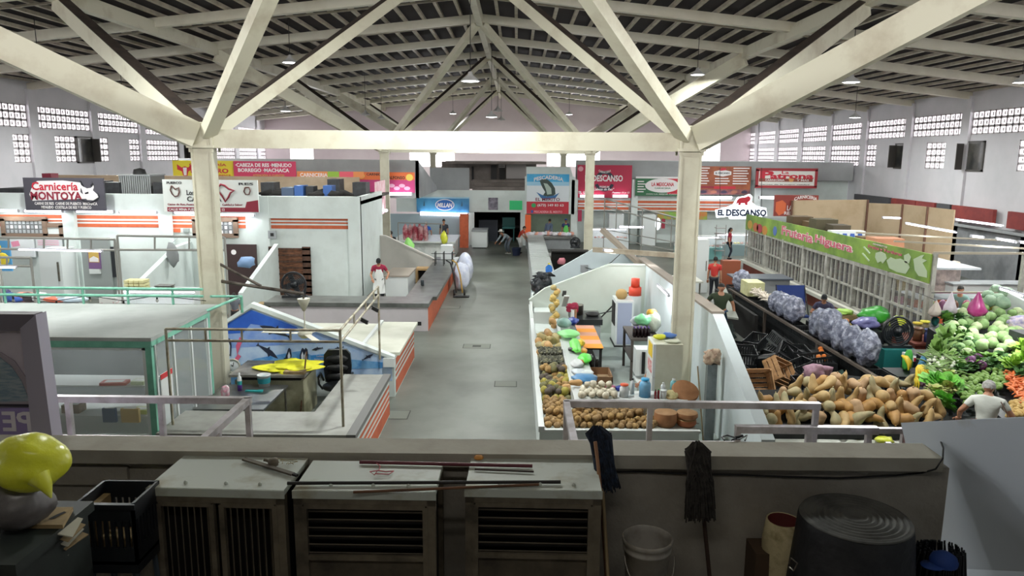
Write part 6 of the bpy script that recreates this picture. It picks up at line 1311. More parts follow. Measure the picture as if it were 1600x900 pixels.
# counters: outer trays with rims, raised inner ledges
t = thing('fruit_counter', 'white L shaped counter with a sunken fruit tray along the aisle and the front', 'counter', (.5, 12, 0))
TZ = .80
b = MB(); b.box(.42, 1.10, sy0, sy1, 0, TZ); b.box(1.10, 3.12, sy0, 12.72, 0, TZ); b.build('tray_base', white, t)
b = MB(); b.box(.40, .50, sy0 - .02, sy1, TZ, .90); b.box(.50, 3.14, sy0 - .02, sy0 + .07, TZ, .84); b.build('rim', cabm, t)
b = MB(); b.box(1.06, 1.14, 12.72, 19.8, TZ, 1.08); b.box(1.14, 3.10, 12.72, 12.78, .5, 1.08); b.box(1.06, 3.10, 12.72, 13.30, 1.05, 1.10); b.box(1.10, 1.55, 13.3, 17.6, 1.05, 1.10); b.box(3.04, 3.10, 12.7, 13.3, 0, 1.05); b.box(1.5, 1.55, 13.3, 17.6, 0, 1.05); b.box(1.55, 3.04, 13.25, 13.3, 0, 1.05); b.build('raised_ledge', cabm, t)
MB().prism([(sy1, 1.0), (sy1, TZ), (20.4, TZ), (20.4, .9)], .42, .5, 'x').box(.5, 1.06, 20.2, 20.3, TZ, 1.12).build('end_board', mat('pale_grey_board', 'bfc4c0', .6), t)
# fruit prototypes and piling
def proto_blob(name, m, r, sx=1, sy=1, sz=1, amp=.05, seed=0, n=2): return MB().blob((0, 0, 0), r, sx, sy, sz, amp, 1.6, seed, n).build(name, m, None, local=True)
def pile(protos, spots, label, cat, group, rnd, sc=(.85, 1.15), flat=False):
    first = {id(p): p for p in protos}; used = set()
    for i, s in enumerate(spots):
        p = protos[rnd.randrange(len(protos))]
        o = p if id(p) not in used else p.copy()
        if id(p) not in used: used.add(id(p))
        else: C.objects.link(o)
        o.location = s; k = rnd.uniform(*sc); o.scale = (k, k, k)
        o.rotation_euler = (0 if flat else rnd.uniform(-.5, .5), 0 if flat else rnd.uniform(-.5, .5), rnd.uniform(0, 6.28)); tag(o, label, cat, group)
    for p in protos:
        if id(p) not in used: bpy.data.objects.remove(p)
def grid_spots(x0, x1, y0, y1, r, hf, rnd, jit=.45, layers=3):
    """hexagonal layers filling a heap whose top surface is hf(x, y)"""
    out = []
    for L in range(layers):
        y = y0 + r + (r if L % 2 else 0); row = 0
        while y < y1 - r * .4:
            x = x0 + r + (r if (row + L) % 2 else 0)
            while x < x1 - r * .4:
                top = hf(x, y); z = r + L * r * 1.55
                if (z < top + r * .3 or L == 0) and (z + r * 1.6 > top or L == layers - 1 or z + r * 3.0 > top):
                    out.append(Vector((x + rnd.uniform(-jit, jit) * r, y + rnd.uniform(-jit, jit) * r, z)))
                x += 2 * r
            y += 1.75 * r; row += 1
    return out
rnd = random.Random(21)
brn = mat('sapote_brown', 'a5875c', .8, col2='83683f', ns=14); brn2 = mat('sapote_tan', 'b59561', .8, col2='957440', ns=12)
protos = [proto_blob('sapote', brn, .064, seed=i, sz=.92) for i in range(2)] + [proto_blob('sapote', brn2, .064, seed=5, sz=.95)]
sp = grid_spots(.98, 2.45, 12.04, 12.70, .064, lambda x, y: .05 + .25 * (y - 12.04) * max(.2, (2.5 - x)) + .06, rnd)
pile(protos, [v + Vector((0, 0, TZ)) for v in sp], 'round brown sapote fruit in the front tray behind the steel railing', 'fruit', 'brown fruits in the front tray', rnd, (.9, 1.08))
protos = [proto_blob('sapote', brn, .066, seed=i + 9, sz=.92) for i in range(2)] + [proto_blob('sapote', brn2, .066, seed=15, sz=.95)]
sp = grid_spots(.51, .98, 12.04, 13.35, .066, lambda x, y: .10 + .10 * (y - 12), rnd, layers=4)
pile(protos, [v + Vector((0, 0, TZ)) for v in sp], 'round brown sapote fruit in the tray beside the aisle corner', 'fruit', 'brown fruits in the aisle corner of the tray', rnd, (.9, 1.08))
yg = mat('ripe_green', '9a9440', .6, col2='b9a94a', ns=6); gv = mat('green_grey_fruit', '7f7a4c', .7, col2='5f5f46', ns=9)
protos = [proto_blob('mamey', yg, .076, sz=1.15, seed=1), proto_blob('mamey', gv, .076, seed=2), proto_blob('mamey', brn2, .074, seed=3), proto_blob('mamey', mat('dark_fruit', '5a5148', .7), .07, seed=4)]
sp = grid_spots(.51, 1.06, 13.4, 15.0, .074, lambda x, y: .22 + .05 * (y - 13.4), rnd, layers=4)
pile(protos, [v + Vector((0, 0, TZ)) for v in sp], 'yellowish green or brown round fruit in the middle of the aisle tray', 'fruit', 'mixed green and brown fruits in the aisle tray', rnd, (.85, 1.15))
protos = [proto_blob('dark_nut', mat('nut_grey', '6a6a5c', .8, col2='4c4c42', ns=20), .036, seed=i, sz=.8, n=1, amp=.1) for i in range(2)] + [proto_blob('dark_nut', mat('nut_olive', '7c7a62', .8), .036, seed=7, sz=.8, n=1)]
sp = grid_spots(.51, 1.05, 15.05, 16.4, .036, lambda x, y: .22 + .10 * (y - 15), rnd, layers=6)
rnd.shuffle(sp); sp = sorted(sp, key=lambda v: (-v.z, v.y))[:290]
pile(protos, [v + Vector((0, 0, TZ)) for v in sp], 'small dark grey green fruit in the grey heap of the aisle tray', 'fruit', 'small dark fruits in the aisle tray', rnd, (.85, 1.2))
tag(MB().prism([(15.05, TZ), (16.4, TZ), (16.4, TZ + .27), (15.05, TZ + .16)], .53, 1.04, 'x').build('nut_heap_core', mat('nut_core', '45453b', .9)), 'inside of the dark grey heap of small fruits', 'fruit', kind='stuff')
pap = [mat('papaya_a', 'c0ad76', .6, col2='a39563', ns=3), mat('papaya_b', 'c9a068', .6, col2='b58c58', ns=3), mat('papaya_c', 'a89e76', .7, col2='8d8a6c', ns=4)]
def gourd(m, L, r0, r1, bend=0, name='papaya', seed=0, n=12):
    """elongated fruit: belly radius r1, neck radius r0"""
    N = 14; pts = []; rr = []
    for i in range(N + 1):
        u = .5 - .5 * math.cos(PI * i / N); pts.append(Vector((L * (u - .5), bend * math.sin(PI * u) * (1 if u < .6 else 1), 0)))
        prof = (r0 + (r1 - r0) * (1 / (1 + math.exp(-(u - .5) * 10))))
        e = math.sqrt(max(0, 1 - abs(2 * u - 1) ** 3.2)); rr.append(max(.003, prof * (e if u > .5 else min(1, e * 1.15))))
    b = MB(); b.tube(pts, rr, n); b.tube([pts[0], pts[0] - Vector((.025, 0, 0))], .012, 6); return b.build(name, m, None, local=True)
protos = [gourd(pap[0], .30, .07, .095), gourd(pap[1], .27, .07, .09), gourd(pap[2], .32, .075, .10)]
sp = [Vector((x, y, z)) for x, y, z in [(.62, 16.75, .92), (.88, 16.6, .93), (.75, 16.95, 1.0), (1.0, 17.0, .95), (.6, 17.25, .93), (.85, 17.3, 1.05), (.65, 17.55, 1.06), (1.0, 17.5, 1.05), (.8, 17.8, 1.1), (.62, 18.0, .93), (.92, 18.1, .96), (.75, 16.5, 1.12), (.72, 18.3, .92), (.58, 17.4, .96)]]
pile(protos, sp, 'large pale papaya in the heap on the aisle tray', 'papaya', 'papayas on the aisle tray', rnd, (.95, 1.25))
protos = [proto_blob('melon', pap[0], .095, 1.1, .95, .9, seed=2, amp=.04), proto_blob('melon', pap[1], .095, 1.15, .95, .9, seed=3, amp=.04), proto_blob('melon', mat('melon_yellow', 'c2a65c', .6), .09, 1.1, 1, .9, seed=4, amp=.04)]
sp = [Vector((.93 + (i % 2) * .12 + rnd.uniform(-.03, .03) + .02 * (i // 2), 18.9 + .33 * (i // 2) + (i % 2) * .12, 1.0 + (.16 if i % 3 == 0 else 0) + .02 * i)) for i in range(20)]
pile(protos, sp, 'tan melon in the narrow row going up towards the back of the stall', 'melon', 'melons in a row along the ledge', rnd, (.85, 1.1))
# garbage bag
c = Vector((.82, 22.9, 1.45)); gb = mat('bin_bag', '17191c', .25, col2='33373c', ns=5, bump=.6, bs=9)
t = thing('garbage_bag', 'black shiny garbage bag on the corner of the stall wall', 'bag', (c.x, c.y, 1.1)); MB().blob(c, .34, .95, .8, 1.0, .16, 1.8, 6, 4).tube([c + Vector((-.1, 0, -.3)), c + Vector((-.28, -.1, -.42)), c + Vector((-.34, -.1, -.45))], [.15, .06, .01], 8).build('bag_body', gb, t)
MB().blob(c + Vector((.02, 0, .28)), .26, 1, .8, .35, .45, 2.5, 8, 3).build('gathered_top', gb, t); MB().box(.5, 1.15, 22.52, 23.3, 0, 1.1).build('support', white, t)
# stall goods on the inner ledge
LZ = 1.10
def pot(label, cat, name, c, prof, m, n=18, handle=None):
    t = thing(name, label, cat, tuple(c)); MB().lathe(prof, c, n).build('body', m, t)
    if handle: MB().tube([Vector(c) + Vector(h) for h in handle], .014, 6).build('handle', cordm, t)
    return t
garl = [proto_blob('garlic', mat('garlic_white', 'dcd6c2', .6, col2='c4bca4', ns=9), .068, 1, 1, .9, .12, seed=i, n=2) for i in range(3)]
sp = grid_spots(1.16, 1.86, 12.78, 13.25, .068, lambda x, y: .05 + .35 * (y - 12.78), rnd, layers=3)
pile(garl, [v + Vector((0, 0, LZ)) for v in sp], 'white garlic or egg shaped bulb in the pale heap on the ledge', 'garlic', 'white bulbs on the ledge', rnd, (.9, 1.1))
def bottle(label, x, y, r, h, m, capm_, z=LZ, name='bottle', cat='bottle', cap_r=.4):
    t = thing(name, label, cat, (x, y, z)); MB().lathe([(0, 0), (r, .0), (r, h * .7), (r * .8, h * .8), (r * cap_r, h * .88), (r * cap_r, h * .9)], (x, y, z), 16).build('body', m, t)
    MB().lathe([(r * cap_r * 1.2, h * .9), (r * cap_r * 1.2, h), (0, h)], (x, y, z), 12).build('cap', capm_, t)
oc = mat('orange_cap2', 'd9542a', .4); gcap = mat('green_cap', '1f7a3c', .4); ketch = mat('dark_red_sauce', '7a1f26', .2); clr = mat('clear_white', 'd9dfe0', .2)
bottle('round white jug with an orange lid beside the garlic heap', 1.98, 12.95, .085, .24, clr, oc, cap_r=.75)
bottle('short white bottle with a dark pump beside the blue jug', 2.15, 13.1, .04, .30, clr, cordm); bottle('large light blue water bottle on the stall ledge', 2.36, 12.98, .105, .34, mat('water_blue', '7fb7dc', .12, col2='5aa0d0', ns=4), mat('blue_cap', '2f9fd6', .4), cap_r=.6)
bottle('red sauce bottle with a black cap, left of the pair', 2.53, 12.86, .024, .17, ketch, cordm); bottle('red sauce bottle with a green cap, right of the pair', 2.585, 12.86, .024, .18, ketch, gcap)
bottle('white plastic cup without handle beside the sauce bottles', 2.68, 12.88, .055, .16, clr, clr, cap_r=.95); bottle('small white pump bottle behind the white cup', 2.72, 13.12, .045, .22, clr, cabm); bottle('teal green soap bottle beside the refrigerator', 2.92, 13.18, .06, .28, mat('soap_teal', '7fb9bf', .15), clr)
tanr = mat('cut_gourd_rind', 'a8764e', .75, col2='8a5c38', ns=4); flesh = mat('cut_flesh', 'c9b283', .7, col2='b0945f', ns=8)
def cutsquash(label, c, r, h, m1, m2, tilt=(0, 0)):
    R_ = Matrix.Rotation(tilt[0], 3, 'X') @ Matrix.Rotation(tilt[1], 3, 'Y'); t = thing('cut_pumpkin', label, 'pumpkin', tuple(c))
    MB().lathe([(0, 0), (r * .8, 0), (r, h * .35), (r, h * .7), (r * .96, h)], c, 28, rot=R_, wob=.01).build('rind', m1, t); MB().lathe([(r * .96, h), (r * .9, h + .006), (0, h + .008)], c, 28, rot=R_, wob=.01).build('cut_face', m2, t)
cutsquash('wide low tan pumpkin at the end of the brown fruits', (2.62, 12.33, TZ + .0), .20, .24, tanr, mat('rind_top', 'a5805a', .7, col2='8f6b48', ns=6)); cutsquash('orange cut pumpkin slab, bottom of the stack of two on the front tray', (2.98, 12.32, TZ), .17, .12, mat('orange_rind', '9c5a34', .7), flesh); cutsquash('tan cut pumpkin slab, top of the stack of two on the front tray', (2.99, 12.33, TZ + .125), .185, .11, tanr, mat('rind_top', 'a5805a', .7))
cutsquash('pale cut melon half tilted on the ledge behind the cup', (2.83, 12.92, LZ + .02), .12, .06, flesh, mat('pale_flesh', 'c4b98a', .7, col2='a59a68', ns=14), (.45, 0)); cutsquash('big brown cut pumpkin leaning at the right end of the ledge', (3.10, 13.05, LZ + .05), .25, .08, tanr, mat('brown_cutface', 'a0714c', .7, col2='8a5f3e', ns=5), (.55, .1))
tag(MB().beam((3.2, 12.35, TZ + .02), (3.05, 12.6, TZ + .02), .03, .012).build('knife', steel), 'knife lying beside the stacked pumpkin slabs', 'knife')
# bags and boxes on the inner ledge of the aisle side
G = [('plastic_bag', 'blue patterned tray wrapped in clear film', (1.36, 13.85, 1.17), (.26, .22, .07), '4f86b4', 'tray'), ('plastic_bag', 'white packet nearest the neon green sheet', (1.28, 14.9, 1.16), (.13, .2, .08), 'dfe3e4', 'bag'), ('plastic_bag', 'clear white bag below the brown carton', (1.27, 14.3, 1.15), (.14, .2, .06), 'c9d2d8', 'bag'),
     ('plastic_bag', 'white packet above the blue tray', (1.40, 14.25, 1.15), (.16, .16, .05), 'dfe6e6', 'bag'), ('folded_cloth', 'neon green cloth, lower one on the ledge', (1.48, 15.25, 1.18), (.14, .3, .07), '5fe04a', 'cloth'), ('folded_cloth', 'neon green cloth running up the ledge', (1.35, 16.3, 1.19), (.12, .6, .06), '74e05c', 'cloth'),
     ('plastic_bag', 'pale green bag on top of the ledge goods', (1.28, 17.3, 1.22), (.26, .35, .07), '8fdc8c', 'bag'), ('plastic_bag', 'dull teal bag behind the pale green one', (1.22, 18.2, 1.28), (.18, .3, .12), '7fa79c', 'bag'), ('blue_scoop', 'round dark blue scoop', (1.44, 18.3, 1.30), (.14, .2, .09), '1f3f9c', 'scoop'), ('yellow_packet', 'yellow packet by the neon green cloth', (1.50, 16.6, 1.18), (.09, .2, .07), 'e0c22c', 'packet'),
     ('yellow_packet', 'smaller orange yellow packet below the yellow one', (1.52, 15.9, 1.17), (.07, .15, .05), 'd99a3c', 'packet'), ('dark_packet', 'black packet among the green cloths', (1.28, 16.0, 1.17), (.12, .12, .05), '22201f', 'packet'), ('orange_packet', 'small orange sweet potato on the ledge', (1.36, 15.0, 1.17), (.09, .06, .05), 'c47a44', 'vegetable')]
for i, (nm, lb_, c, d, col, cat) in enumerate(G): tag(MB().blob(c, 1, d[0], d[1], d[2], .14, 1.7, i, 3).build(nm, mat('g' + col, col, .4, bump=.3, bs=14)), lb_, cat)
for i, c in enumerate([(1.02, 13.75, 1.02), (1.14, 13.45, 1.20)]): o = gourd(pap[1], .26, .05, .07, name='mamey_fruit'); o.location = c; tag(o, ['orange pear shaped fruit left of the blue tray', 'orange pear shaped fruit lying behind the garlic heap'][i], 'fruit')
t = thing('cardboard_box', 'open brown cardboard box on a stool inside the fruit stall', 'box', (1.75, 14.9, .7)); b = MB(); x0, x1_, y0, y1_ = 1.58, 1.98, 14.5, 15.2
for a in [(x0, x1_, y0, y0 + .02), (x0, x1_, y1_ - .02, y1_), (x0, x0 + .02, y0, y1_), (x1_ - .02, x1_, y0, y1_)]: b.box(*a, .62, 1.0)
b.box(x0, x1_, y0, y1_, .6, .62); b.build('carton', mat('carton', '8d6b4c', .8), t); MB().box(x0 + .02, x1_ - .02, y0 + .02, y1_ - .02, .8, .85).build('contents', mat('carton_inside', 'b59c7c', .8), t); MB().box(x0, x1_, y0, y1_, .0, .6).build('stool', woodm, t)
tag(MB().box(2.0, 2.4, 14.0, 14.7, 0, .42).box(1.98, 2.42, 13.98, 14.72, .42, .47).build('dark_crate', blackin), 'low dark crate standing on the stall floor behind the carton', 'crate')
bottle('magenta bowl at the corner of the ledge', 1.78, 13.32, .09, .08, mat('magenta', '9c2458', .4), mat('magenta', '9c2458', .4), name='bowl', cat='bowl', cap_r=.9); tag(MB().blob((1.95, 13.3, 1.15), .07, 1.3, 1, .8, .1, n=2).build('blue_bowl', mat('cobalt', '2f3f9c', .4)), 'small cobalt blue bowl beside the magenta one', 'bowl')
# table with orange cloth, stove and pans
t = thing('side_table', 'narrow black table with bright orange and pink checked cloth', 'table', (1.9, 17.6, 0)); b = MB()
b.box(1.58, 2.02, 16.7, 19.0, .98, 1.02)
for x in (1.62, 1.98):
    for y in (16.75, 18.95): b.box(x - .03, x + .03, y - .03, y + .03, 0, .98)
b.build('frame', blackin, t)
for i in range(6): MB().box(1.56, 2.04, 16.68 + i * .39, 16.68 + (i + 1) * .39, 1.02, 1.03).build('tablecloth', mat('oc' + str(i % 2), 'e8962c' if i % 2 == 0 else 'dba088', .7), t)
for i in range(5): bottle(['dark', 'tall dark', 'clear', 'short dark', 'squat dark'][i] + ' bottle standing under the checked table', 1.68 + (i % 3) * .12, 16.85 + (i // 3) * .3, .045, .3 + .05 * (i % 2), mat('dkb' + str(i % 2), '2a2522' if i != 2 else 'b9bfc0', .2), cabm, z=.45)
MB().box(1.6, 2.0, 16.7, 18.9, .42, .45).build('lower_shelf', blackin, t)
t = thing('stove', 'black two burner stove on a stand against the stall end', 'stove', (1.95, 20.2, 0)); MB().box(1.5, 2.35, 19.6, 20.8, .9, 1.05).build('stove_top', mat('stove', '3b3d3f', .3, .5), t); MB().box(1.55, 2.3, 19.65, 20.75, 0, .9).build('stand', mat('grey_paint', '9da1a3', .7), t)
pot('steel cooking pot on the stove', 'pot', 'cooking_pot', (1.72, 20.3, 1.05), [(0, 0), (.16, 0), (.17, .26), (.18, .27), (.16, .26), (.15, .02), (0, .02)], steel); pot('black frying pan on the stove with its handle to the right', 'pan', 'frying_pan', (2.12, 20.1, 1.05), [(0, 0), (.15, 0), (.2, .07), (.19, .07), (.14, .01), (0, .01)], cordm, handle=[(.2, 0, .06), (.55, .1, .12)])
t = thing('folded_flag_cloth', 'white and dark cloth hanging on a post with a crimson rag beside it', 'cloth', (1.35, 19.6, 1.05)); MB().cbox((1.35, 19.9, 1.5), (.14, 1.1, .04), Matrix.Rotation(-.45, 3, 'X')).build('white_cloth', cabm, t); MB().cbox((1.33, 20.15, 1.66), (.1, .4, .05), Matrix.Rotation(-.45, 3, 'X')).build('dark_stripe', cordm, t); MB().tube([(1.5, 19.2, 1.0), (1.5, 19.2, 1.42)], .05, 8).build('post', cabm, t); MB().tube([(1.58, 19.2, 1.0), (1.58, 19.2, 1.42)], .03, 8).build('wooden_post', mat('light_wood', '9c7355', .7), t); MB().blob((1.5, 19.3, 1.45), .17, 1, .8, .7, .3, 2, 3, 3).build('crimson_rag', mat('crimson_cloth', '8c1f3c', .8), t)
# appliances in the back right corner
t = thing('air_cooler', 'white tower cooler with dark grille in the stall corner', 'cooler', (3.1, 21.3, 0)); MB().box(2.85, 3.35, 20.7, 21.6, .06, 1.35).build('casing', cabm, t); MB().box(2.83, 2.85, 20.85, 21.45, .6, 1.25).build('grille', blackin, t); MB().box(2.82, 3.38, 20.65, 21.65, 0, .06).build('base', cordm, t); MB().box(2.9, 3.3, 20.68, 20.7, .1, 1.3).build('front_panel', mat('lilac_panel', '9fa6bd', .5), t)
c = Vector((3.05, 21.1, 1.35)); t = thing('clay_jar', 'round tan clay jar on top of the white tower cooler', 'jar', tuple(c)); MB().lathe([(0, 0), (.11, 0), (.17, .1), (.16, .2), (.09, .27), (.07, .26)], c, 18).build('body', mat('clay_tan', 'b3925c', .7), t)
for i, (z, r_) in enumerate(((1.36, .19), (1.62, .13))): tag(MB().lathe([(0, 0), (r_, 0), (r_ * .97, .24), (0, .25)], (3.52, 21.6, z), 16).build('red_container', mat('red_orange', 'd2452c', .45)), ['lower and wider red orange container behind the clay jar', 'smaller red orange container stacked on the wider one'][i], 'container')
tag(MB().box(3.37, 3.67, 21.4, 21.8, 0, 1.36).build('white_stand', cabm), 'white narrow stand carrying the red orange containers', 'stand')
tag(MB().tube([aty(x, y, 21.9) for x, y in [(987, 457), (978, 458), (968, 466), (955, 480), (940, 495), (928, 505), (915, 510), (905, 508)]], .022, 7).build('black_hose', cordm), 'black hose curving from the red containers down to the stove', 'hose')
t = thing('wooden_table', 'tall dark wooden table in the stall with soda bottles and bags', 'table', (3.1, 18.2, 0)); MB().box(2.78, 3.5, 17.4, 18.8, 1.02, 1.07).build('tabletop', mat('dark_wood', '4c4540', .6), t)
for x in (2.82, 3.46):
    for y in (17.45, 18.75): MB().box(x - .03, x + .03, y - .03, y + .03, 0, 1.02).build('leg', mat('dark_wood', '4c4540', .6), t)
MB().box(2.8, 3.48, 17.42, 18.78, .5, .53).build('lower_shelf', mat('dark_wood', '4c4540', .6), t)
for i in range(10): bottle('dark soda bottle with a violet label in the pack on the tall table', 2.9 + (i % 5) * .085, 17.6 + (i // 5) * .11, .038, .25, mat('cola', '1f1216', .15), mat('violet', '6a4a9c', .4), z=1.07, name='soda_bottle')
for o in bpy.data.objects:
    if o.name.startswith('soda_bottle'): o['group'] = 'pack of soda bottles'
for i, (c, d, col, nm) in enumerate([((3.15, 17.95, 1.42), (.2, .15, .14), '8fe0a8', 'pale mint bag on the soda pack'), ((3.4, 18.2, 1.55), (.14, .14, .1), 'd9a03c', 'orange yellow lid shaped bag above the clear sack'), ((3.42, 18.1, 1.33), (.2, .2, .26), 'b9bfae', 'large clear grey sack on the tall table'), ((3.0, 18.1, 1.36), (.14, .12, .12), 'c9d3dc', 'whitish bag behind the soda pack')]): tag(MB().blob(c, 1, *d, .14, 1.8, i + 2, 3).build('plastic_bag', mat('b' + col, col, .3, bump=.3)), nm, 'bag')
t = thing('plastic_sheet_bag', 'faint lilac clear bag hanging on the right stall wall', 'bag', (3.85, 17.6, 1.5)); MB().blob((3.86, 17.6, 1.45), .3, .15, 1.4, 1.1, .15, 2, 2, 3).build('bag_body', mat('faint_lilac', 'b9c3da', .3, alpha=.5), t)
p, q = (3.90, 20.5, 1.98), (3.88, 18.3, 1.88); tube_light(aty(1028, 446, 19.2), aty(1045, 462, 17.6), 'short slanting tube on the inner side of the right stall wall', None, 60, .03)
t = thing('white_chair', 'white plastic chair behind the refrigerator', 'chair', (2.95, 16.2, 0)); MB().box(2.7, 3.1, 16.1, 16.5, .55, 1.15).build('backrest', cabm, t); MB().box(2.7, 3.1, 15.8, 16.4, .42, .46).build('seat', cabm, t); [MB().box(x, x + .04, y, y + .04, 0, .42).build('leg', cabm, t) for x in (2.7, 3.06) for y in (15.8, 16.4)]
MB().box(2.83, 2.9, 16.06, 16.1, .6, 1.1).build('dark_slot', cordm, t)
# refrigerator in front of the column
t = thing('refrigerator', 'cream white refrigerator with yellow and red stickers in front of the near right column', 'refrigerator', (3.05, 14.2, 0)); fx0, fx1, fy0, fy1 = 2.70, 3.22, 13.85, 14.5
MB().box(fx0, fx1, fy0, fy1, .05, 1.85).build('cabinet', mat('fridge_cream', 'd2d3c0', .35, col2='c4c4ae', ns=2), t); MB().box(fx0 - .05, fx0, fy0, fy1, .05, 1.17).build('lower_door', cabm, t); MB().box(fx0 - .05, fx0, fy0, fy1, 1.19, 1.85).build('upper_door', cabm, t)
MB().box(fx0 - .056, fx0 - .05, fy0 + .1, fy1 - .15, 1.55, 1.82).build('yellow_sticker', mat('sticker_yellow', 'e6c32c', .5), t); MB().box(fx0 - .056, fx0 - .05, fy0 + .1, fy1 - .15, 1.25, 1.48).build('red_sticker', mat('sticker_red', 'c9404a', .5, col2='e6d8d4', ns=14), t)
MB().box(fx0 + .02, fx1 - .02, fy0 + .02, fy1, 0, .05).build('feet_plinth', cordm, t)
for i, (c, d, col, nm) in enumerate([((2.85, 14.3, 1.9), (.13, .12, .05), 'd9dc3c', 'yellow patterned pouch on the refrigerator'), ((3.05, 14.4, 1.9), (.16, .12, .06), '4f74b8', 'blue bag on the refrigerator'), ((3.05, 14.0, 1.88), (.16, .1, .03), 'd3d7c0', 'pale bag lying at the front of the refrigerator top')]): tag(MB().blob(c, 1, *d, .2, 2, i, 2).build('pouch', mat('p' + col, col, .4)), nm, 'bag')
person('seated person in blue jeans behind the refrigerator, only legs and hands showing', (2.98, 15.05, 0), -1.05, 1.7, shirt='5a4a44', pants='3d5e86', hip=.55, hands=((-.12, -.38, .72), (.12, -.38, .74)), feet=((-.12, -.55, .07), (.12, -.45, .07)), shoes='4a3f3a')
t = thing('wooden_chair', 'dark wooden chair under the seated person', 'chair', (2.98, 15.1, 0)); wdk = mat('dark_chair', '5a3526', .5); MB().box(2.75, 3.25, 14.85, 15.35, .40, .44).build('seat', wdk, t); [MB().box(x, x + .04, y, y + .04, 0, .4).build('leg', wdk, t) for x in (2.76, 3.2) for y in (14.86, 15.3)]; MB().box(3.2, 3.25, 14.85, 15.35, .44, .95).build('backrest', wdk, t)
# between column and partition: leaning sheet and bundle
tag(MB().box(3.62, 3.80, 13.5, 13.65, 0, 1.55).build('leaning_sheet', mat('grey_sheet', '8c9496', .4, .3, col2='5f6668', ns=2)), 'tall grey sheet standing between the near right column and the white partition', 'sheet'); tag(MB().blob((3.72, 13.6, 1.68), .17, 1, .6, .9, .3, 2.2, 3, 3).build('crumpled_bags', mat('crumple', 'c9b49c', .6, col2='7a5a48', ns=9)), 'crumpled white and brown bundle on top of the grey sheet', 'bundle')
tag(MB().tube([(3.55, 13.2, 0), (3.45, 13.6, 1.5)], .014, 6).build('pale_stick', mat('pale_stick', '8c7a5a', .7)), 'thin pale stick leaning on the near right column', 'stick'); tag(MB().box(3.68, 3.78, 12.4, 12.5, 0, .4).build('orange_block', orangem), 'orange block standing on the floor by the white partition', 'block')
# ================================================================ PRODUCE STALL AND CAGED SHOP (right)
blk = mat('crate_black', '16181a', .5, col2='24282a', ns=4)
def crate_mesh(w=.6, d=.4, h=.28, t=.015):
    b = MB(); b.box(-w / 2, w / 2, -d / 2, d / 2, 0, .015)
    for z0, z1 in ((0, .05), (h - .05, h)):
        b.box(-w / 2, w / 2, -d / 2, -d / 2 + t, z0, z1); b.box(-w / 2, w / 2, d / 2 - t, d / 2, z0, z1); b.box(-w / 2, -w / 2 + t, -d / 2, d / 2, z0, z1); b.box(w / 2 - t, w / 2, -d / 2, d / 2, z0, z1)
    for i in range(11): x = -w / 2 + (w - .025) * i / 10; b.box(x, x + .025, -d / 2, -d / 2 + t, .05, h - .05); b.box(x, x + .025, d / 2 - t, d / 2, .05, h - .05)
    for i in range(8): y = -d / 2 + (d - .025) * i / 7; b.box(-w / 2, -w / 2 + t, y, y + .025, .05, h - .05); b.box(w / 2 - t, w / 2, y, y + .025, .05, h - .05)
    return b
cr = crate_mesh().build('produce_crate', blk, None, local=True); used = []
def crate(x, y, z, rz=0, label='', group=None, rx=0, ry=0, m=None, s=1):
    o = cr if not used else cr.copy()
    if used: C.objects.link(o)
    used.append(1); o.location = (x, y, z); o.rotation_euler = (rx, ry, rz); o.scale = (s, s, s)
    if m: o.data = cr.data.copy(); o.data.materials[0] = m
    return tag(o, label, 'crate', group)
# stacked crates in the long row, three high
gl_, gg = 'black lattice crate in the long stacked row carrying the lilac bags', 'black crates in the long row'
for i in range(19):
    y = 15.4 + i * .6
    for k in range(3): crate(7.8, y, .02 + k * .285, PI / 2, gl_, gg)
# rail in front of the row
t = thing('wooden_rail', 'long dark wooden rail in front of the stacked crates', 'rail', (7.5, 20, .6)); MB().beam((7.62, 13.7, .86), (7.45, 25.6, .86), .08, .06).build('rail', mat('rail_brown', '5a5048', .8), t); [MB().box(7.5, 7.58, y, y + .08, 0, .83).build('post', mat('rail_brown', '5a5048', .8), t) for y in (14, 18, 22, 25.3)]
tag(MB().prism([(6.0, 20.6), (6.25, 20.4), (7.3, 25.5), (7.1, 25.6)], .9, .95, 'z').build('grey_plank', mat('plank_grey', '85887f', .7)), 'worn grey plank ledge left of the stacked crates', 'plank')
struct('trim_ledge_support', MB().box(6.9, 7.0, 21, 25.4, 0, .9), blackin)
# bags on top
lil2 = mat('lilac_film', '6c7082', .2, col2='b4b8c9', ns=9, lo=.45, hi=.68, bump=.8, bs=22); wt = mat('husk_white', 'cbbfb0', .8, col2='ece2d2', ns=14, bump=.6, bs=30)
def film(px, py, Y, r, s, sd, label): p = aty(px, py, Y); r = r * .95; tag(MB().blob((7.78, Y, .88 + r * s * .92), r, 1.0, .95, s, .10, 2.6, sd, 4).build('film_bag', lil2), label, 'bag', None)
fb = [(25.3, .32, 1.2, 'farthest, by the pale yellow block'), (21.7, .29, 1.2, 'first after the white husks'), (21.1, .3, 1.2, 'second after the white husks'), (20.4, .32, 1.2, 'beside the red fruits'),
      (18.6, .28, 1.4, 'first of the nearer run'), (18.0, .31, 1.5, 'second of the nearer run'), (17.3, .27, 1.5, 'third of the nearer run'), (16.7, .27, 1.5, 'fourth of the nearer run'), (16.0, .29, 1.5, 'nearest to the bananas')]
for i, (Y, r_, s, lb_) in enumerate(fb): film(0, 0, Y, r_, s, i * 2 + 1, 'shiny lilac grey film bag on the crates, ' + lb_)
tag(MB().box(7.6, 8.15, 24.0, 24.8, .9, 1.35).build('pale_block', mat('pale_yellow2', 'd8d7a8', .6, col2='c9c78e', ns=5, bump=.5, bs=9)), 'pale yellow block of packets near the far end of the crate row', 'packets')
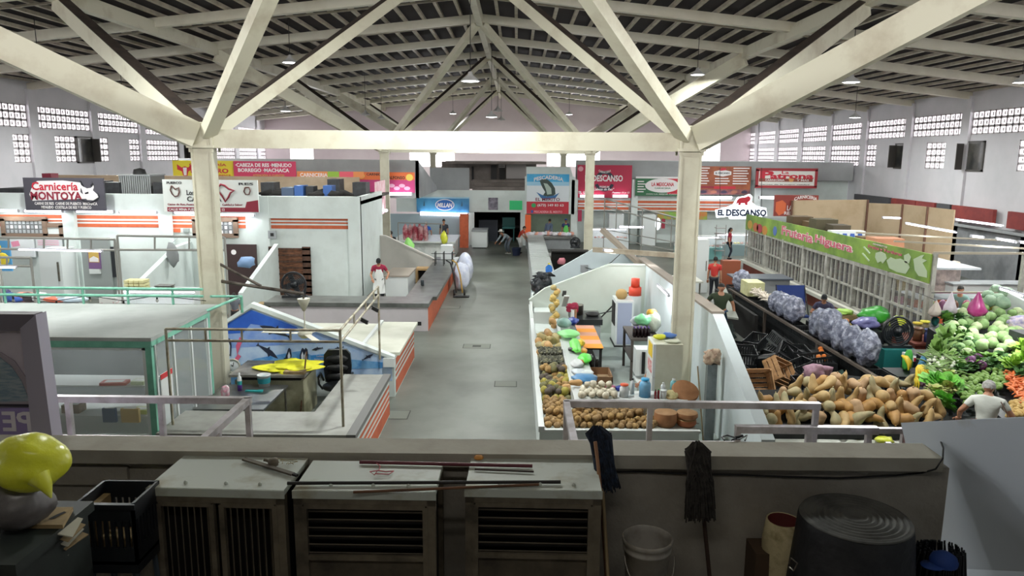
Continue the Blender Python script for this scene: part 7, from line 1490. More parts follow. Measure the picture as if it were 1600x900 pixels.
for i in range(9):
    b = MB(); rn = random.Random(i); c = Vector((7.8, 22.0 + i * .22, 1.05))
    for k in range(26): a = rn.random() * 6.28; d = Vector((math.cos(a) * rn.random(), math.sin(a) * rn.random() * .7, rn.uniform(.2, .8))); b.tube([c, c + d * .18, c + d * .3 + Vector((0, 0, -.05))], [.03, .035, .006], 5)
    tag(b.build('corn_husk_bundle', wt), 'spiky bundle of white corn husks on the crate row', 'husks', 'corn husk bundles')
rnd = random.Random(31)
def surf_drop(poly, n, mind, z0, y0, sl, rnd, lift=0):
    """spots on the sloping display z = z0 + sl (y - y0) seen inside a region of the photo"""
    out = []; xs = [p[0] for p in poly]; ys = [p[1] for p in poly]; tries = 0
    while len(out) < n and tries < n * 60:
        tries += 1; px, py = rnd.uniform(min(xs), max(xs)), rnd.uniform(min(ys), max(ys)); ins = False
        for i in range(len(poly)):
            (xa, ya), (xb, yb) = poly[i], poly[i - 1]
            if (ya > py) != (yb > py) and px < (xb - xa) * (py - ya) / (yb - ya) + xa: ins = not ins
        if not ins: continue
        d = _ray(px, py); t_ = (z0 - sl * y0 - CAMH) / (d.z - sl * d.y); p = Vector((0, 0, CAMH)) + d * t_
        if all((p - q).length > mind for q in out): out.append(p)
    return [p + Vector((0, 0, lift)) for p in out]
# red fruits, greens behind the row
apple = [proto_blob('mango', mat('mango_red', 'b04a34', .5, col2='c79a4a', ns=8), .085, 1.1, .9, .9, seed=1), proto_blob('mango', mat('mango_green', '8f9a3f', .5, col2='c06a3c', ns=6), .085, 1.1, .9, .9, seed=3)]
pile(apple, [Vector((8.25 + (i % 5) * .15, 19.3 + (i // 5) * .17, 1.02 + (.08 if i % 4 == 1 else 0))) for i in range(28)], 'red and green mango in the tray behind the film bags', 'mango', 'mangoes behind the film bags', rnd)
tag(MB().box(8.12, 9.0, 19.1, 20.35, 0, .93).build('mango_stand', blk), 'black stand under the mangoes', 'stand')
# caged shop
CXg = 11.0
fence = mat('cage_frame', 'b9b8b0', .5, col2='8f8d84', ns=3); shopdark = mat('shop_shelves', '77736f', .7, col2='4b4644', ns=5, lo=.4, hi=.6)
t = thing('cage_wall', 'long wall of cream barred panels below the green fruit shop banner', 'cage', (CXg, 27, 0))
y0c, y1c = 19.55, 35.5; b = MB(); b.box(CXg - .05, CXg + .05, y0c, y1c, .56, .64); b.box(CXg - .04, CXg + .04, y0c, y1c, 1.22, 1.28); b.box(CXg - .05, CXg + .05, y0c, y1c, 1.98, 2.1)
b.build('rail', fence, t)
n = 44
for i in range(n + 1):
    y = y0c + (y1c - y0c) * i / n; w_ = .07 if i % 6 == 0 else .028; MB().box(CXg - w_, CXg + w_, y - w_, y + w_, .6, 2.1).build('bar', fence, t)
struct('wall_cage_base', MB().box(CXg - .06, CXg + .1, y0c, y1c, 0, .45), mat('brick_red', '7c3b2c', .8, col2='6a3226', ns=6)); struct('trim_cage_ledge', MB().box(CXg - .22, CXg + .12, y0c - .1, y1c, .45, .57), mat('ledge_cream', 'c2c1b6', .6))
MB().box(CXg + .08, CXg + .10, y0c, y1c, .6, 2.0).build('dusty_panel', mat('dusty_pane', '8f8c88', .4, alpha=.45), t)
struct('wall_cage_inside', MB().box(CXg + 1.6, CXg + 1.7, 24.5, y1c, 0, 2.4), shopdark)
rn = random.Random(77)
for i in range(70):
    y = 20.5 + rn.random() * 14.5; z = .62 + .45 * rn.randrange(3); c_ = ['5f6f9c', 'c77a9a', '8a4a42', 'b9b0a0', '4a4642', 'a08a5a'][rn.randrange(6)]; h_ = rn.uniform(.2, .36)
    tag(MB().box(CXg + .35, CXg + .7, y, y + rn.uniform(.15, .4), z, z + h_).build('shelf_packet', mat('sp' + c_, c_, .6)), 'packet on the shelves behind the cage bars', 'packet', 'packets inside the caged shop')
for z in (.6, 1.05, 1.5): tag(MB().box(CXg + .3, CXg + .75, 20.4, 35.3, z - .02, z + .02).build('shop_shelf', greyw), {.6: 'lowest', 1.05: 'middle', 1.5: 'topmost'}[z] + ' long shelf behind the cage bars', 'shelf')
# green banner facing the aisle (-x side); letters run towards the viewer
t = thing('shop_banner', 'long green banner with fruit pictures reading Fruteria Higuera', 'banner', (CXg, 27, 2.0))
bz0, bz1 = 2.02, 2.74; MB().add([(CXg - .06, y0c - .05, bz0 + .12), (CXg - .06, y1c, bz0), (CXg - .06, y1c, bz1), (CXg - .06, y0c - .05, bz1 + .18), (CXg - .02, y0c - .05, bz0 + .12), (CXg - .02, y1c, bz0), (CXg - .02, y1c, bz1), (CXg - .02, y0c - .05, bz1 + .18)], [(0, 1, 2, 3), (4, 7, 6, 5), (0, 4, 5, 1), (1, 5, 6, 2), (2, 6, 7, 3), (3, 7, 4, 0)]).build('panel', mat('banner_green', '5f7f3a', .6, col2='8fb04a', ns=.9, lo=.35, hi=.65), t)
ob = Vector((CXg - .06, y1c, bz0)); rt, up_ = (0, -1, 0), (0, 0, 1)
def bq(px, py): q = atx(px, py, CXg - .06); return (y1c - q.y, q.z - bz0)
pinkl = mat('banner_pink', 'c95f74', .5); whl = mat('banner_white', 'e6d8d6', .5)
for s, a, c in (('Fruteria', (1222, 362), (1270, 376)), ('Higuera', (1274, 377), (1332, 390))):
    u0, v0 = bq(*a); u1, v1 = bq(*c); cx, cy = (u0 + u1) / 2, .42
    lettering(s, ob, rt, up_, cx, cy + .02, .38, whl, t, fit=abs(u1 - u0) * 1.03, out=.008, bold=.06, name='letter_edge'); lettering(s, ob, rt, up_, cx, cy + .02, .38, pinkl, t, fit=abs(u1 - u0), out=.016, bold=.015)
u0, _ = bq(1357, 385); u1, _ = bq(1410, 395); lettering('Frutas y Verduras', ob, rt, up_, (u0 + u1) / 2, .68, .13, pinkl, t, fit=abs(u1 - u0), out=.01, bold=.02); lettering('ABARROTES', ob, rt, up_, (u0 + u1) / 2 - .3, .8, .05, whl, t, fit=.9, out=.01)
palegreen = mat('veg_silhouette', 'b9c9a8', .6)
SH = [([(1369, 395), (1377, 393), (1384, 397), (1386, 404), (1380, 412), (1377, 408), (1372, 411), (1368, 402)], 'carrot_print'), ([(1386, 407), (1392, 402), (1399, 405), (1407, 404), (1418, 409), (1422, 418), (1416, 428), (1402, 425), (1390, 419)], 'potato_print'), ([(1413, 399), (1420, 396), (1424, 402), (1421, 412), (1414, 410)], 'pear_print'), ([(1428, 405), (1440, 399), (1445, 398), (1441, 404), (1449, 407), (1442, 411), (1449, 424), (1449, 434), (1436, 431), (1430, 422)], 'leaf_print')]
for i, (P, nm) in enumerate(SH): patch([bq(*q) for q in P], ob, rt, up_, palegreen, t, nm, .01)
for (a, c) in (((1349, 386), (1359, 396)), ((1347, 396), (1358, 408))): patch([bq(a[0], a[1]), bq(a[0] + 2, a[1] - 1), bq(c[0] + 1, c[1] - 1), bq(c[0], c[1] + 1)], ob, rt, up_, palegreen, t, 'fork_print', .01)
for i, (px, py, r_, col) in enumerate([(1172, 351, .35, 'c9a03c'), (1181, 355, .38, 'c2693c'), (1187, 357, .4, 'b03c4a'), (1195, 360, .35, 'c98a3c'), (1211, 361, .22, '4f6fb0')]): u, v = bq(px, py); patch(ell(u, v, r_, .2, 18), ob, rt, up_, mat('bf' + col, col, .5), t, 'fruit_print', .006)
# boxes and panels above the cage
cb1 = mat('carton', '8d6b4c', .8); tanp = mat('tan_panel', 'c4ae90', .7, col2='b39c7c', ns=1)
A = Vector((13.8, 36, 0)); B_ = Vector((17.5, 30, 0))
def wallpath(pts, th=.06):
    b = MB()
    for (p, q, za, zb, z0) in pts:
        p, q = Vector(p), Vector(q); nrm = Vector((-(q - p).y, (q - p).x)).normalized() * th
        b.add([(p.x, p.y, z0), (q.x, q.y, z0), (q.x, q.y, zb), (p.x, p.y, za), (p.x + nrm.x, p.y + nrm.y, z0), (q.x + nrm.x, q.y + nrm.y, z0), (q.x + nrm.x, q.y + nrm.y, zb), (p.x + nrm.x, p.y + nrm.y, za)], [(0, 1, 2, 3), (4, 7, 6, 5), (0, 4, 5, 1), (1, 5, 6, 2), (2, 6, 7, 3), (3, 7, 4, 0)])
    return b
def P2(px, py, Y): q = aty(px, py, Y); return (q.x, q.y), q.z
(pa, za), (pb, zb), (pc, zc), (pd, zd) = P2(1237, 313, 36), P2(1355, 312, 34), P2(1409, 319, 32), P2(1491, 328, 29)
struct('wall_tan_panels', wallpath([(pa, pb, za, zb, .0), (pb, pc, zb - .15, zc, .0), (pc, pd, zc, zd, .0)]), tanp)
t = thing('panel_posts', 'dark posts dividing the tan partition panels', 'posts', (pb[0], pb[1], 0))
for (p, z) in ((pa, za), (pb, zb), (pc, zc), ((pc[0] * .5 + pd[0] * .5, pc[1] * .5 + pd[1] * .5), zc)): MB().box(p[0] - .05, p[0] + .03, p[1] - .14, p[1] - .08, 0, z).build('post', mat('brown_post', '6a4a3c', .7), t)
# roof of the cage with cartons
struct('ceiling_cage', MB().box(CXg + .1, 14.2, 22.5, y1c, 2.06, 2.12), greyw)
for i, (px, w_, h_, Y, c_) in enumerate([(1252, .9, .7, 33, '5c4a34'), (1275, .7, .55, 32, '6b5238'), (1290, .9, .75, 31, '57503c'), (1314, .7, .6, 30, '4f4636'), (1362, .8, .45, 27, '6f5a3c'), (1391, 1.0, .5, 26, 'b07a5c')]):
    p = aty(px, 380, Y); tag(MB().box(p.x - w_ / 2, p.x + w_ / 2, Y, Y + .8, 2.12, 2.12 + h_).box(p.x - w_ / 2 + .1, p.x + w_ / 2 - .1, Y - .01, Y, 2.2, 2.3).build('cardboard_box', mat('cb' + c_, c_, .8)), ['farthest', 'second farthest', 'third, broad olive', 'dark slim', 'low brown', 'orange tinted'][i] + ' cardboard box standing on top of the caged shop', 'box')
t = thing('package', 'white package with four blue figures on the caged shop roof', 'package', tuple(aty(1326, 365, 27.5))); p = aty(1326, 365, 27.5); MB().box(p.x - .62, p.x + .62, 27.5, 27.9, 2.12, 2.12 + .62).build('carton', cabm, t)
for i in range(4): MB().box(p.x - .5 + i * .28, p.x - .35 + i * .28, 27.48, 27.5, 2.2, 2.65).blob((p.x - .42 + i * .28, 27.49, 2.55), .1, 1, .1, 1, 0, n=2).build('blue_print', mat('print_blue', '3f5fae', .5), t)
# front frame of the right stall: beam, posts, hanging bags
t = thing('beam_frame', 'thin beige frame spanning right from the end of the green banner', 'frame', (CXg, 19.5, 0)); fb_ = mat('thin_beige', 'a59c8c', .6)
MB().beam((CXg, 19.5, 2.95), (16.5, 19.5, 2.98), .06, .06).beam((CXg, 19.5, 1.9), (16, 19.5, 1.9), .05, .05).build('beam', fb_, t); [MB().box(x - .05, x + .05, 19.45, 19.55, 0, 2.95).build('post', fence, t) for x in (CXg + .05, 13.4, 15.6)]
for y in (22.0, 24.5): MB().beam((CXg + .2, y, 2.98), (18, y - 1, 2.75), .05, .05).build('beam', fb_, t)
MB().box(CXg, 15.5, 19.6, 20.2, 1.30, 1.34).box(CXg, 15.5, 19.6, 20.2, .85, .89).build('shelf_board', greyw, t)
rn = random.Random(5)
for i in range(26): c_ = ['7f8a5a', '2f7a72', '8c5a7a', 'b9a03c', '6a4a3a', '4a5f9c', '9c3f5f'][i % 7]; tag(MB().blob((CXg + .3 + i * .16, 19.9, 1.34 + .14 - (.45 if i % 2 else 0)), .13, .8, .8, 1.1, .1, 2, i, 2).build('jar', mat('jr' + c_, c_, .3)), 'small coloured jar or packet on the shelves behind the vegetables', 'jar', 'jars on the shelves behind the vegetables')
for i, (px, py, col, s) in enumerate([(1462, 484, 'bfb3a8', .8), (1485, 478, 'cfc6cf', 1.2)]):
    p = aty(px, py, 18.5); t = thing('hanging_bag', ['small clear bag hanging behind the cabbages', 'larger clear bag of white goods hanging behind the cabbages'][i], 'bag', tuple(p)); MB().lathe([(.01, .3 * s), (.05, .2 * s), (.14, 0), (.17, -.12 * s), (.12, -.2 * s), (0, -.22 * s)], p, 14, wob=.06).build('bag_body', mat('hb' + col, col, .3, bump=.4), t); MB().tube([p + Vector((0, 0, .3 * s)), (p.x, 19.4, 1.9)], .008, 5).build('string', cordm, t)
p = aty(1527, 478, 17.6); tag(MB().lathe([(.02, .34), (.07, .22), (.15, .05), (.21, -.1), (.17, -.22), (0, -.27)], p, 16, wob=.16).tube([p + Vector((0, 0, .3)), (p.x, 19.4, 1.9)], .008, 5).build('pink_bag', mat('pink_bag', '962a68', .3, col2='ad4a82', ns=4)), 'bright pink bag hanging above the cabbages', 'bag')
tube_light(aty(1563, 451, 16.5), aty(1602, 463, 15.6), 'bright tube light at the right edge above the cabbages', None, 120, .03)
for i, (a, c, Y0, Y1) in enumerate([((1416, 349), (1493, 363), 25, 23), ((1493, 343), (1567, 353), 25, 24), ((1517, 369), (1537, 371), 22, 22), ((1557, 373), (1587, 378), 21.5, 21), ((1592, 378), (1612, 381), 20, 20), ((1379, 340), (1407, 341), 29, 29)]):
    tube_light(aty(*a, Y0), aty(*c, Y1), 'bright tube light over the right hand stalls, %s' % ['the long slanting one before the tan panels', 'the long one highest at the right', 'the short one above the woman in green', 'the fourth, nearer the right edge', 'the one cut by the right edge', 'the small far one before the tan panels'][i], None, 90, .03)
# shops under the right wall
dr = mat('dark_red_sign', '7c2f2f', .6, col2='8f3a35', ns=2)
for i, (px0, px1, yt, yb, X, m) in enumerate([(1337, 1392, 302, 315, 20.7, mat('dark_recess', '4c4c50', .8)), (1395, 1433, 309, 321, 20.7, dr), (1434, 1463, 313, 323, 20.7, dr), (1466, 1487, 318, 330, 20.7, mat('dark_recess', '4c4c50', .8)), (1489, 1555, 327, 343, 20.7, dr), (1577, 1605, 334, 352, 20.7, dr)]):
    a, c = atx(px0, (yt + yb) / 2, X), atx(px1, (yt + yb) / 2, X); zt, zb = 3.25, 2.55
    t = thing('shop_fascia', ['dark grey fascia under the right wall, farthest', 'dark red fascia with faint yellow letters under the right wall', 'second dark red fascia, just right of the lettered one', 'grey recess between the red fascias of the right wall', 'broad dark red fascia under the right wall beside the high tubes', 'dark red fascia cut by the right edge'][i], 'fascia', (X, (a.y + c.y) / 2, 2.5))
    MB().box(X - .1, X + .06, min(a.y, c.y), max(a.y, c.y), zb, zt).build('panel', m, t)
    if i == 1: lettering('DEL MAR', Vector((X - .08, a.y, zb)), (0, -1, 0), (0, 0, 1), (a.y - c.y) / 2, .35, .3, mat('dull_yellow', 'b08a3c', .6), t, fit=(a.y - c.y) * .7)
struct('trim_right_band', MB().box(20.6, 20.9, 20, 47, 2.3, 2.42), greyw); struct('trim_right_recess', MB().box(20.78, 20.9, 18, 47, 0, 2.3), mat('recess_grey', '8d9094', .8, col2='6f7276', ns=1))
# counters in the right back
for i, (x, y, w_, d_, h_, m, lb_) in enumerate([(14.5, 23.5, 3.5, .8, .95, orangem, 'orange fronted counter behind the frame of the vegetable stall'), (17, 26, 3, .8, 1.0, cabm, 'white counter before the right wall shops'), (15.5, 28, 2.5, 1, 1.1, greyw, 'grey counter before the tan panels'), (18.5, 21, 2, 1, .9, orangem, 'second orange counter near the right wall')]):
    t = thing('stall_counter', lb_, 'counter', (x, y, 0)); MB().box(x - w_ / 2, x + w_ / 2, y, y + d_, 0, h_).build('low_wall', m, t); MB().box(x - w_ / 2 - .05, x + w_ / 2 + .05, y - .05, y + d_ + .05, h_, h_ + .05).build('worktop', greyw, t)
tag(MB().box(12.0, 16.0, 26.5, 27.1, 0, 1.6).build('merchandise_shelf', mat('merch', '8a7f7c', .6, col2='b9a7a0', ns=4)), 'shelf crowded with pale goods behind the caged shop', 'shelf')
for i in range(14): c_ = ['b03a7c', '6a4a9c', '8fb53f', 'c9b9a8', '4f8fc0'][i % 5]; tag(MB().blob((12.2 + i * .27, 26.4, 1.7), .16, 1, .7, .8, .2, 2, i, 2).build('toy_bundle', mat('tb' + c_, c_, .5)), 'small colourful bundle on top of the shelf behind the cage', 'bundle', 'bundles on the shelf behind the cage')
person('woman with dark hair in a green top working behind the frame of the vegetable stall', (13.1, 21.6, 0), -.6, 1.75, shirt='6f8a84', pants='3a3a40', lean=.2, fem=True, hands=((-.2, -.4, 1.05), (.25, -.45, 1.1)))
# ---- front produce: squash bench
t = thing('squash_bench', 'black crates and white plank bench under the squash heap', 'bench', (5.9, 13, 0)); MB().box(4.3, 7.85, 12.75, 14.3, 0, .62).build('base', blk, t); MB().box(4.2, 8.2, 12.45, 12.75, 0, .40).build('white_plank', mat('worn_white', 'c9cbc2', .7, col2='a9aaa0', ns=3), t); tag(MB().blob((6.6, 12.6, .46), .12, 1.4, 1, .5, .2, n=2).build('yellow_scrap', ym), 'bright yellow scrap on the white plank below the squashes', 'scrap')
sqm = [mat('squash_tan', 'bd9f6d', .6, col2='a88a58', ns=4), mat('squash_orange', 'b58a50', .6, col2='9c743f', ns=4), mat('squash_pale', 'b0a07a', .65, col2='96906c', ns=5), mat('squash_pink', 'bb9a74', .65, col2='a28462', ns=5)]
protos = []
for i in range(9): protos.append(gourd(sqm[i % 4], [.42, .38, .46, .36, .44, .32, .40, .34, .48][i], [.055, .06, .05, .08, .06, .10, .055, .11, .05][i], [.125, .12, .13, .13, .115, .13, .125, .13, .105][i], [.0, .06, .10, 0, -.07, 0, .05, 0, .09][i], 'squash', n=14))
sp = []
for layer in range(4):
    yy = 12.88 + layer * .20
    for k in range(18 if layer < 3 else 14):
        x = 4.38 + (k + (.5 if layer % 2 else 0)) * .192; far = 1 if x > 5.4 else .6
        if layer >= 2 and x < 4.8 and layer == 3: continue
        sp.append(Vector((min(x, 8.2) + (yy - 12.88) * .3, yy + rnd.uniform(-.05, .05), .74 + layer * .155 * far + rnd.uniform(-.02, .02))))
for k in range(10): sp.append(Vector((5.4 + k * .25, 13.8 + rnd.uniform(-.1, .1), 1.16 + rnd.uniform(-.03, .05))))
usedp = set()
for i, s in enumerate(sp):
    p = protos[rnd.randrange(9)]; o = p if id(p) not in usedp else p.copy()
    if id(p) in usedp: C.objects.link(o)
    usedp.add(id(p)); o.location = s; k = rnd.uniform(.8, 1.1); o.scale = (k, k, k); o.rotation_euler = (rnd.uniform(0, 6), rnd.choice([rnd.uniform(.5, 1.5), rnd.uniform(-.4, .4), 1.3]), rnd.choice([-1.4, 1.5, 0.3, 2.6]) + rnd.uniform(-.5, .5)); tag(o, 'tan or orange squash in the big heap behind the lower railing', 'squash', 'squashes in the front heap')
for p in protos:
    if id(p) not in usedp: bpy.data.objects.remove(p)
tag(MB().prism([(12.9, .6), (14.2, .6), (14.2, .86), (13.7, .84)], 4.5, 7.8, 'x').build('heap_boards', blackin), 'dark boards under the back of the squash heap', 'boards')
# jumbled crates, boxes and nets between partition and row
jl = [(6.05, 14.75, .62, .1, .15, 0, 'black crate tipped behind the squashes on the left', None, 1.1), (6.55, 14.9, .7, 1.2, 1.1, .3, 'dark green crate lying on its side showing its inside', mat('crate_green', '2c4a42', .5), 1.25), (7.0, 14.55, .72, .05, 1.45, 0, 'grey black crate with its base towards the squashes, left one', mat('crate_grey', '33373d', .5), 1.15), (7.6, 14.7, .75, .1, 1.4, .1, 'grey black crate with its base towards the squashes, right one', mat('crate_grey', '33373d', .5), 1.0), (4.75, 17.0, .3, .1, 0, 0, 'black crate full of dark things beside the white partition', None, 1.1)]
for (x, y, z, rz, rx, ry, lb_, m, s) in jl: crate(x, y, z, rz, lb_, None, rx, ry, m, s)
def wcrate(label, c, rz, rx, ry=0):
    t = thing('wooden_crate', label, 'crate', c, 0); t.rotation_euler = (rx, ry, rz); t.scale = (1.2,) * 3; m = mat('crate_wood', 'ab8359', .75, col2='8f6b45', ns=5, aniso=(1, 5, 1)); w_, d_, h_ = .62, .42, .26
    for z in (0.0, .09, .18):
        for s in (-1, 1): MB().box(-w_ / 2, w_ / 2, s * d_ / 2 - .008, s * d_ / 2 + .008, z, z + .07).build('slat', m, t, local=True); MB().box(s * w_ / 2 - .01, s * w_ / 2 + .01, -d_ / 2, d_ / 2, z, z + .07).build('slat', m, t, local=True)
    for i in range(5): MB().box(-w_ / 2, w_ / 2, -d_ / 2 + i * .086, -d_ / 2 + i * .086 + .06, -.01, 0).build('base_slat', m, t, local=True)
    for sx in (-1, 1):
        for sy in (-1, 1): MB().box(sx * (w_ / 2 - .02) - .015, sx * (w_ / 2 - .02) + .015, sy * (d_ / 2 - .02) - .015, sy * (d_ / 2 - .02) + .015, 0, h_).build('corner_block', m, t, local=True)
wcrate('wooden slatted crate lying with its open side towards the railing', (4.85, 14.75, .78), .1, 1.0); wcrate('wooden slatted crate tilted up on its corner beside the dark green one', (5.5, 15.2, .85), .7, .9, .4)
tag(MB().blob((4.75, 15.9, .75), .28, .7, .8, 1, .3, 1.6, 4, 3).build('straw_bag', mat('straw_brown', 'a07c4a', .8, col2='7c5c38', ns=6)), 'brown paper bag standing beside the white partition', 'bag'); tag(MB().add([(4.8, 17.0, .75), (5.25, 16.9, .75), (5.1, 17.3, .75), (5.0, 17.05, .98)], [(0, 1, 3), (1, 2, 3), (2, 0, 3), (0, 2, 1)]).build('cardboard_peak', mat('pale_card', 'c9b08c', .8)), 'pale cardboard peak on the crate beside the white partition', 'cardboard')
for i, (x, y, z, s) in enumerate([(5.9, 20.9, .5, .7), (5.5, 14.6, .72, .32)]): tag(MB().blob((x, y, z * .8), s * .6, 1.1, 1.1, .8, .25, 1.8, i, 3).build('green_net', mat('dark_net' + str(i % 2), ['12201c', '141617'][i % 2], .9)), ['dark green net heap beside the standing man', 'small black sack behind the left squashes'][i], 'net')
rj = random.Random(9)
for i in range(42): crate(rj.uniform(4.75, 7.1), rj.uniform(15.0, 20.2), .03 + .25 * rj.randrange(3), rj.uniform(0, 3), 'black lattice crate in the dark jumble between partition and crate row', 'jumbled black crates', rj.choice((0, 0, .5, 1.2)), rj.uniform(-.4, .4), None, 1.1)
tag(MB().blob((6.0, 14.35, 1.18), .2, 1.3, .5, .8, .3, 2, 8, 3).build('purple_net', mat('purple_net', '8f6a7c', .8, col2='a88a96', ns=9)), 'purple mesh sack lying on the squash heap', 'sack')
for i, (x, y) in enumerate([(7.15, 17.0), (7.3, 17.05), (7.22, 16.8), (7.42, 17.5), (7.5, 17.75)]): tag(MB().blob((x, y, .78), .06, n=2, amp=.04).build('orange', mat('orange_fruit', 'd9782a', .5)), 'bright orange fruit in the dark crates before the row', 'orange', 'oranges in the dark crates')
tag(MB().box(7.0, 7.44, 16.6, 17.9, .35, .72).build('orange_crate', blk), 'dark crate carrying the few oranges', 'crate')
# men in the produce stall
person('man in a dark green printed t-shirt and jeans standing by the white partition', (6.0, 21.4, 0), -.1, 1.74, shirt='2f3a26', pants='2c4562', hands=((-.33, .02, .88), (.34, .02, .85))).scale = (1.25, 1.2, 1.03)
p_ = bpy.data.objects.new('x', None); bpy.data.objects.remove(p_)
person('man in a black cap and dark violet shirt crouching behind the crate row', (9.15, 21.7, 0), -.4, 1.7, lean=.5, hip=.75, shirt='3b3a52', pants='23252e', cap='14151a', hands=((-.2, -.5, .95), (.25, -.5, .95)))
t = thing('folding_chair', 'blue cloth folding chair behind the crouching man', 'chair', (8.75, 23, 0)); MB().cbox((8.75, 23.3, 1.0), (.9, .1, .8), Matrix.Rotation(-.3, 3, 'X')).build('backrest', cloth('1f3470'), t); MB().box(8.35, 9.15, 22.6, 23.2, .5, .55).build('seat', cloth('1f3470'), t); [MB().tube([(x, 22.6, 0), (x, 23.4, 1.4)], .02, 6).build('leg', cordm, t) for x in (8.3, 9.2)]
tag(MB().box(9.1, 9.7, 20.7, 21.2, 0, .85).build('crate_stand', blk), 'black stand under the green grapes', 'stand'); tag(MB().box(9.1, 9.7, 20.7, 21.2, .85, 1.0).build('wooden_tray', card), 'wooden tray of pale green fruit', 'tray'); tag(MB().blob((9.4, 20.95, 1.05), .26, 1.1, 1.0, .3, .2, 4, 3, 3).build('green_grapes', mat('pale_lime', '9cc45a', .6)), 'pale green fruit heap in the wooden tray', 'fruit', kind='stuff')
for i, (x, y, z, r_, s, col, nm) in enumerate([(9.95, 20.2, 1.12, .40, .6, '359432', 'bright green bag on the dark bins behind the crates'), (9.5, 19.7, 1.0, .34, .5, '6a6a9c', 'violet and white bag below the bright green one'), (10.3, 19.6, 1.05, .2, .9, 'cfdc3c', 'yellow green bag between the dark bins and the fan'), (8.6, 18.9, 1.0, .2, .5, 'd9c832', 'small heap of yellow fruit beside the mangoes')]): tag(MB().blob((x, y, z), r_, 1, .8, s, .2, 1.8, i + 4, 3).build('plastic_bag', mat('pb' + col, col, .35, bump=.3)), nm, 'bag')
for i, (x, y) in enumerate([(9.45, 19.65), (10.0, 20.35), (8.6, 18.75), (10.3, 19.55)]): tag(MB().box(x - .33, x + .33, y - .3, y + .3, 0, .85).box(x - .36, x + .36, y - .33, y + .33, .78, .84).build('storage_bin', mat('bin_dark', '2a2e30', .4)), ['dark bin under the violet bag', 'dark bin under the bright green bag', 'dark bin just behind the film bags', 'dark bin under the yellow green bag'][i], 'bin')
round_fan('black standing fan blurred grey behind the bananas', Vector((9.4, 17.9, .80)), .36); tag(MB().box(9.0, 9.8, 17.6, 18.2, 0, .80).build('teal_crate', mat('teal_dark', '1f6f6c', .5)), 'teal stand under the black fan', 'stand')
for i, (x, y, z, col) in enumerate([(10.8, 19.2, .85, 'd9cf3a'), (10.2, 18.4, .85, '6a4a34'), (10.4, 18.25, .85, '2f3a6a'), (10.5, 19.0, .85, 'c9b02c')]): bottle(['yellow lidded jar on the ledge by the cage', 'brown jar with yellow lid on the counter by the cage corner', 'dark jar with blue lid on the counter by the cage corner', 'clear jar with a yellow lid beside the greens'][i], x, y, .11, .34, mat('jb' + col, '8a8060' if i in (0, 3) else col, .25), mat('jc' + col, col, .4), z=z, name='jar', cat='jar', cap_r=.9)
tag(MB().box(10.0, 10.9, 18.1, 19.3, 0, .8).box(9.95, 10.95, 18.05, 19.35, .8, .85).build('brick_counter', [mat('brick_red', '7c3b2c', .8)]), 'low red brick counter with grey top at the cage corner', 'counter')
t = thing('digital_scale', 'white digital market scale with a red label above the bananas', 'scale', (9.4, 16.7, .95)); MB().box(9.1, 9.75, 16.5, 17.0, .82, .92).build('body', cabm, t); MB().box(9.2, 9.78, 16.6, 17.05, .94, .97).build('pan', stain, t); MB().box(9.12, 9.3, 16.48, 16.5, .83, .91).build('red_label', prr, t); MB().box(9.1, 9.7, 16.5, 17.0, 0, .82).build('stand', blk, t)
# ---- vegetable slope at the far right
Z0, Y0, SL = .72, 12.6, .13
b = MB(); [b.prism([(ya, 0), (yb, 0), (yb, Z0 + SL * (yb - 12.6) - .1), (ya, Z0 + SL * (ya - 12.6) - .1)], xa, 14.6, 'x') for ya, yb, xa in ((12.5, 16.2, 9.0), (16.2, 17.9, 10.15), (17.9, 18.9, 11.1))]; tag(b.build('vegetable_display', blk), 'sloping black display bench under all the vegetables on the right', 'bench')
b = MB(); b.prism([(12.95, 0), (15.2, 0), (15.2, .8), (12.95, .55)], 7.95, 8.95, 'x'); tag(b.build('display_step', blk), 'low black bench end beside the squashes carrying greens and bananas', 'bench')
def lay(name, protos, poly, n, mind, label, cat, group, lift=.05, sc=(.85, 1.15), z=Z0): pile(protos, surf_drop(poly, n, mind, z, Y0, SL, rnd, lift), label, cat, group, rnd, sc)
cab = [proto_blob('cabbage', mat('cabbage_a', '8fae72', .6, col2='789a5a', ns=7), .13, seed=i, amp=.07, n=2) for i in range(2)] + [proto_blob('cabbage', mat('cabbage_b', 'b9c69a', .6, col2='9fb47c', ns=6), .12, seed=5, amp=.06)]
lay('', cab, [(1490, 500), (1530, 475), (1570, 480), (1602, 505), (1602, 555), (1560, 560), (1500, 565), (1480, 530)], 62, .19, 'pale green cabbage in the heap at the right edge', 'cabbage', 'cabbages in the upper heap', .12)
lay('', [proto_blob('cabbage', mat('cabbage_c', '7d9a80', .6, col2='98b094', ns=7), .17, seed=i, amp=.07, n=3) for i in range(2)], [(1540, 470), (1580, 470), (1560, 500), (1535, 490)], 6, .25, 'large bluish green cabbage on top of the heap', 'cabbage', 'large cabbages on top', .3)
def leafy(name, m, r, n, seed, tall=1.0, flat=.4):
    b = MB(); rn = random.Random(seed)
    for k in range(n):
        a = rn.random() * 6.28; e = rn.uniform(.15, 1.3); d = Vector((math.cos(a) * math.cos(e), math.sin(a) * math.cos(e), math.sin(e) * tall)); s = d.cross(Vector((0, 0, 1))).normalized() * r * rn.uniform(.15, .3); L_ = r * rn.uniform(.7, 1.2)
        p0, p1, p2 = d * L_ * .15, d * L_ * .7 + Vector((0, 0, r * .1)), d * L_ + Vector((0, 0, -r * .1)); b.add([p0 - s * .3, p0 + s * .3, p1 + s, p1 - s, p2 + s * .4, p2 - s * .4], [(0, 1, 2, 3), (3, 2, 4, 5)], 0, True)
    b.blob((0, 0, r * .15), r * .5, 1, 1, .7, .2, n=1); return b.build(name, m, None, local=True, recalc=False)
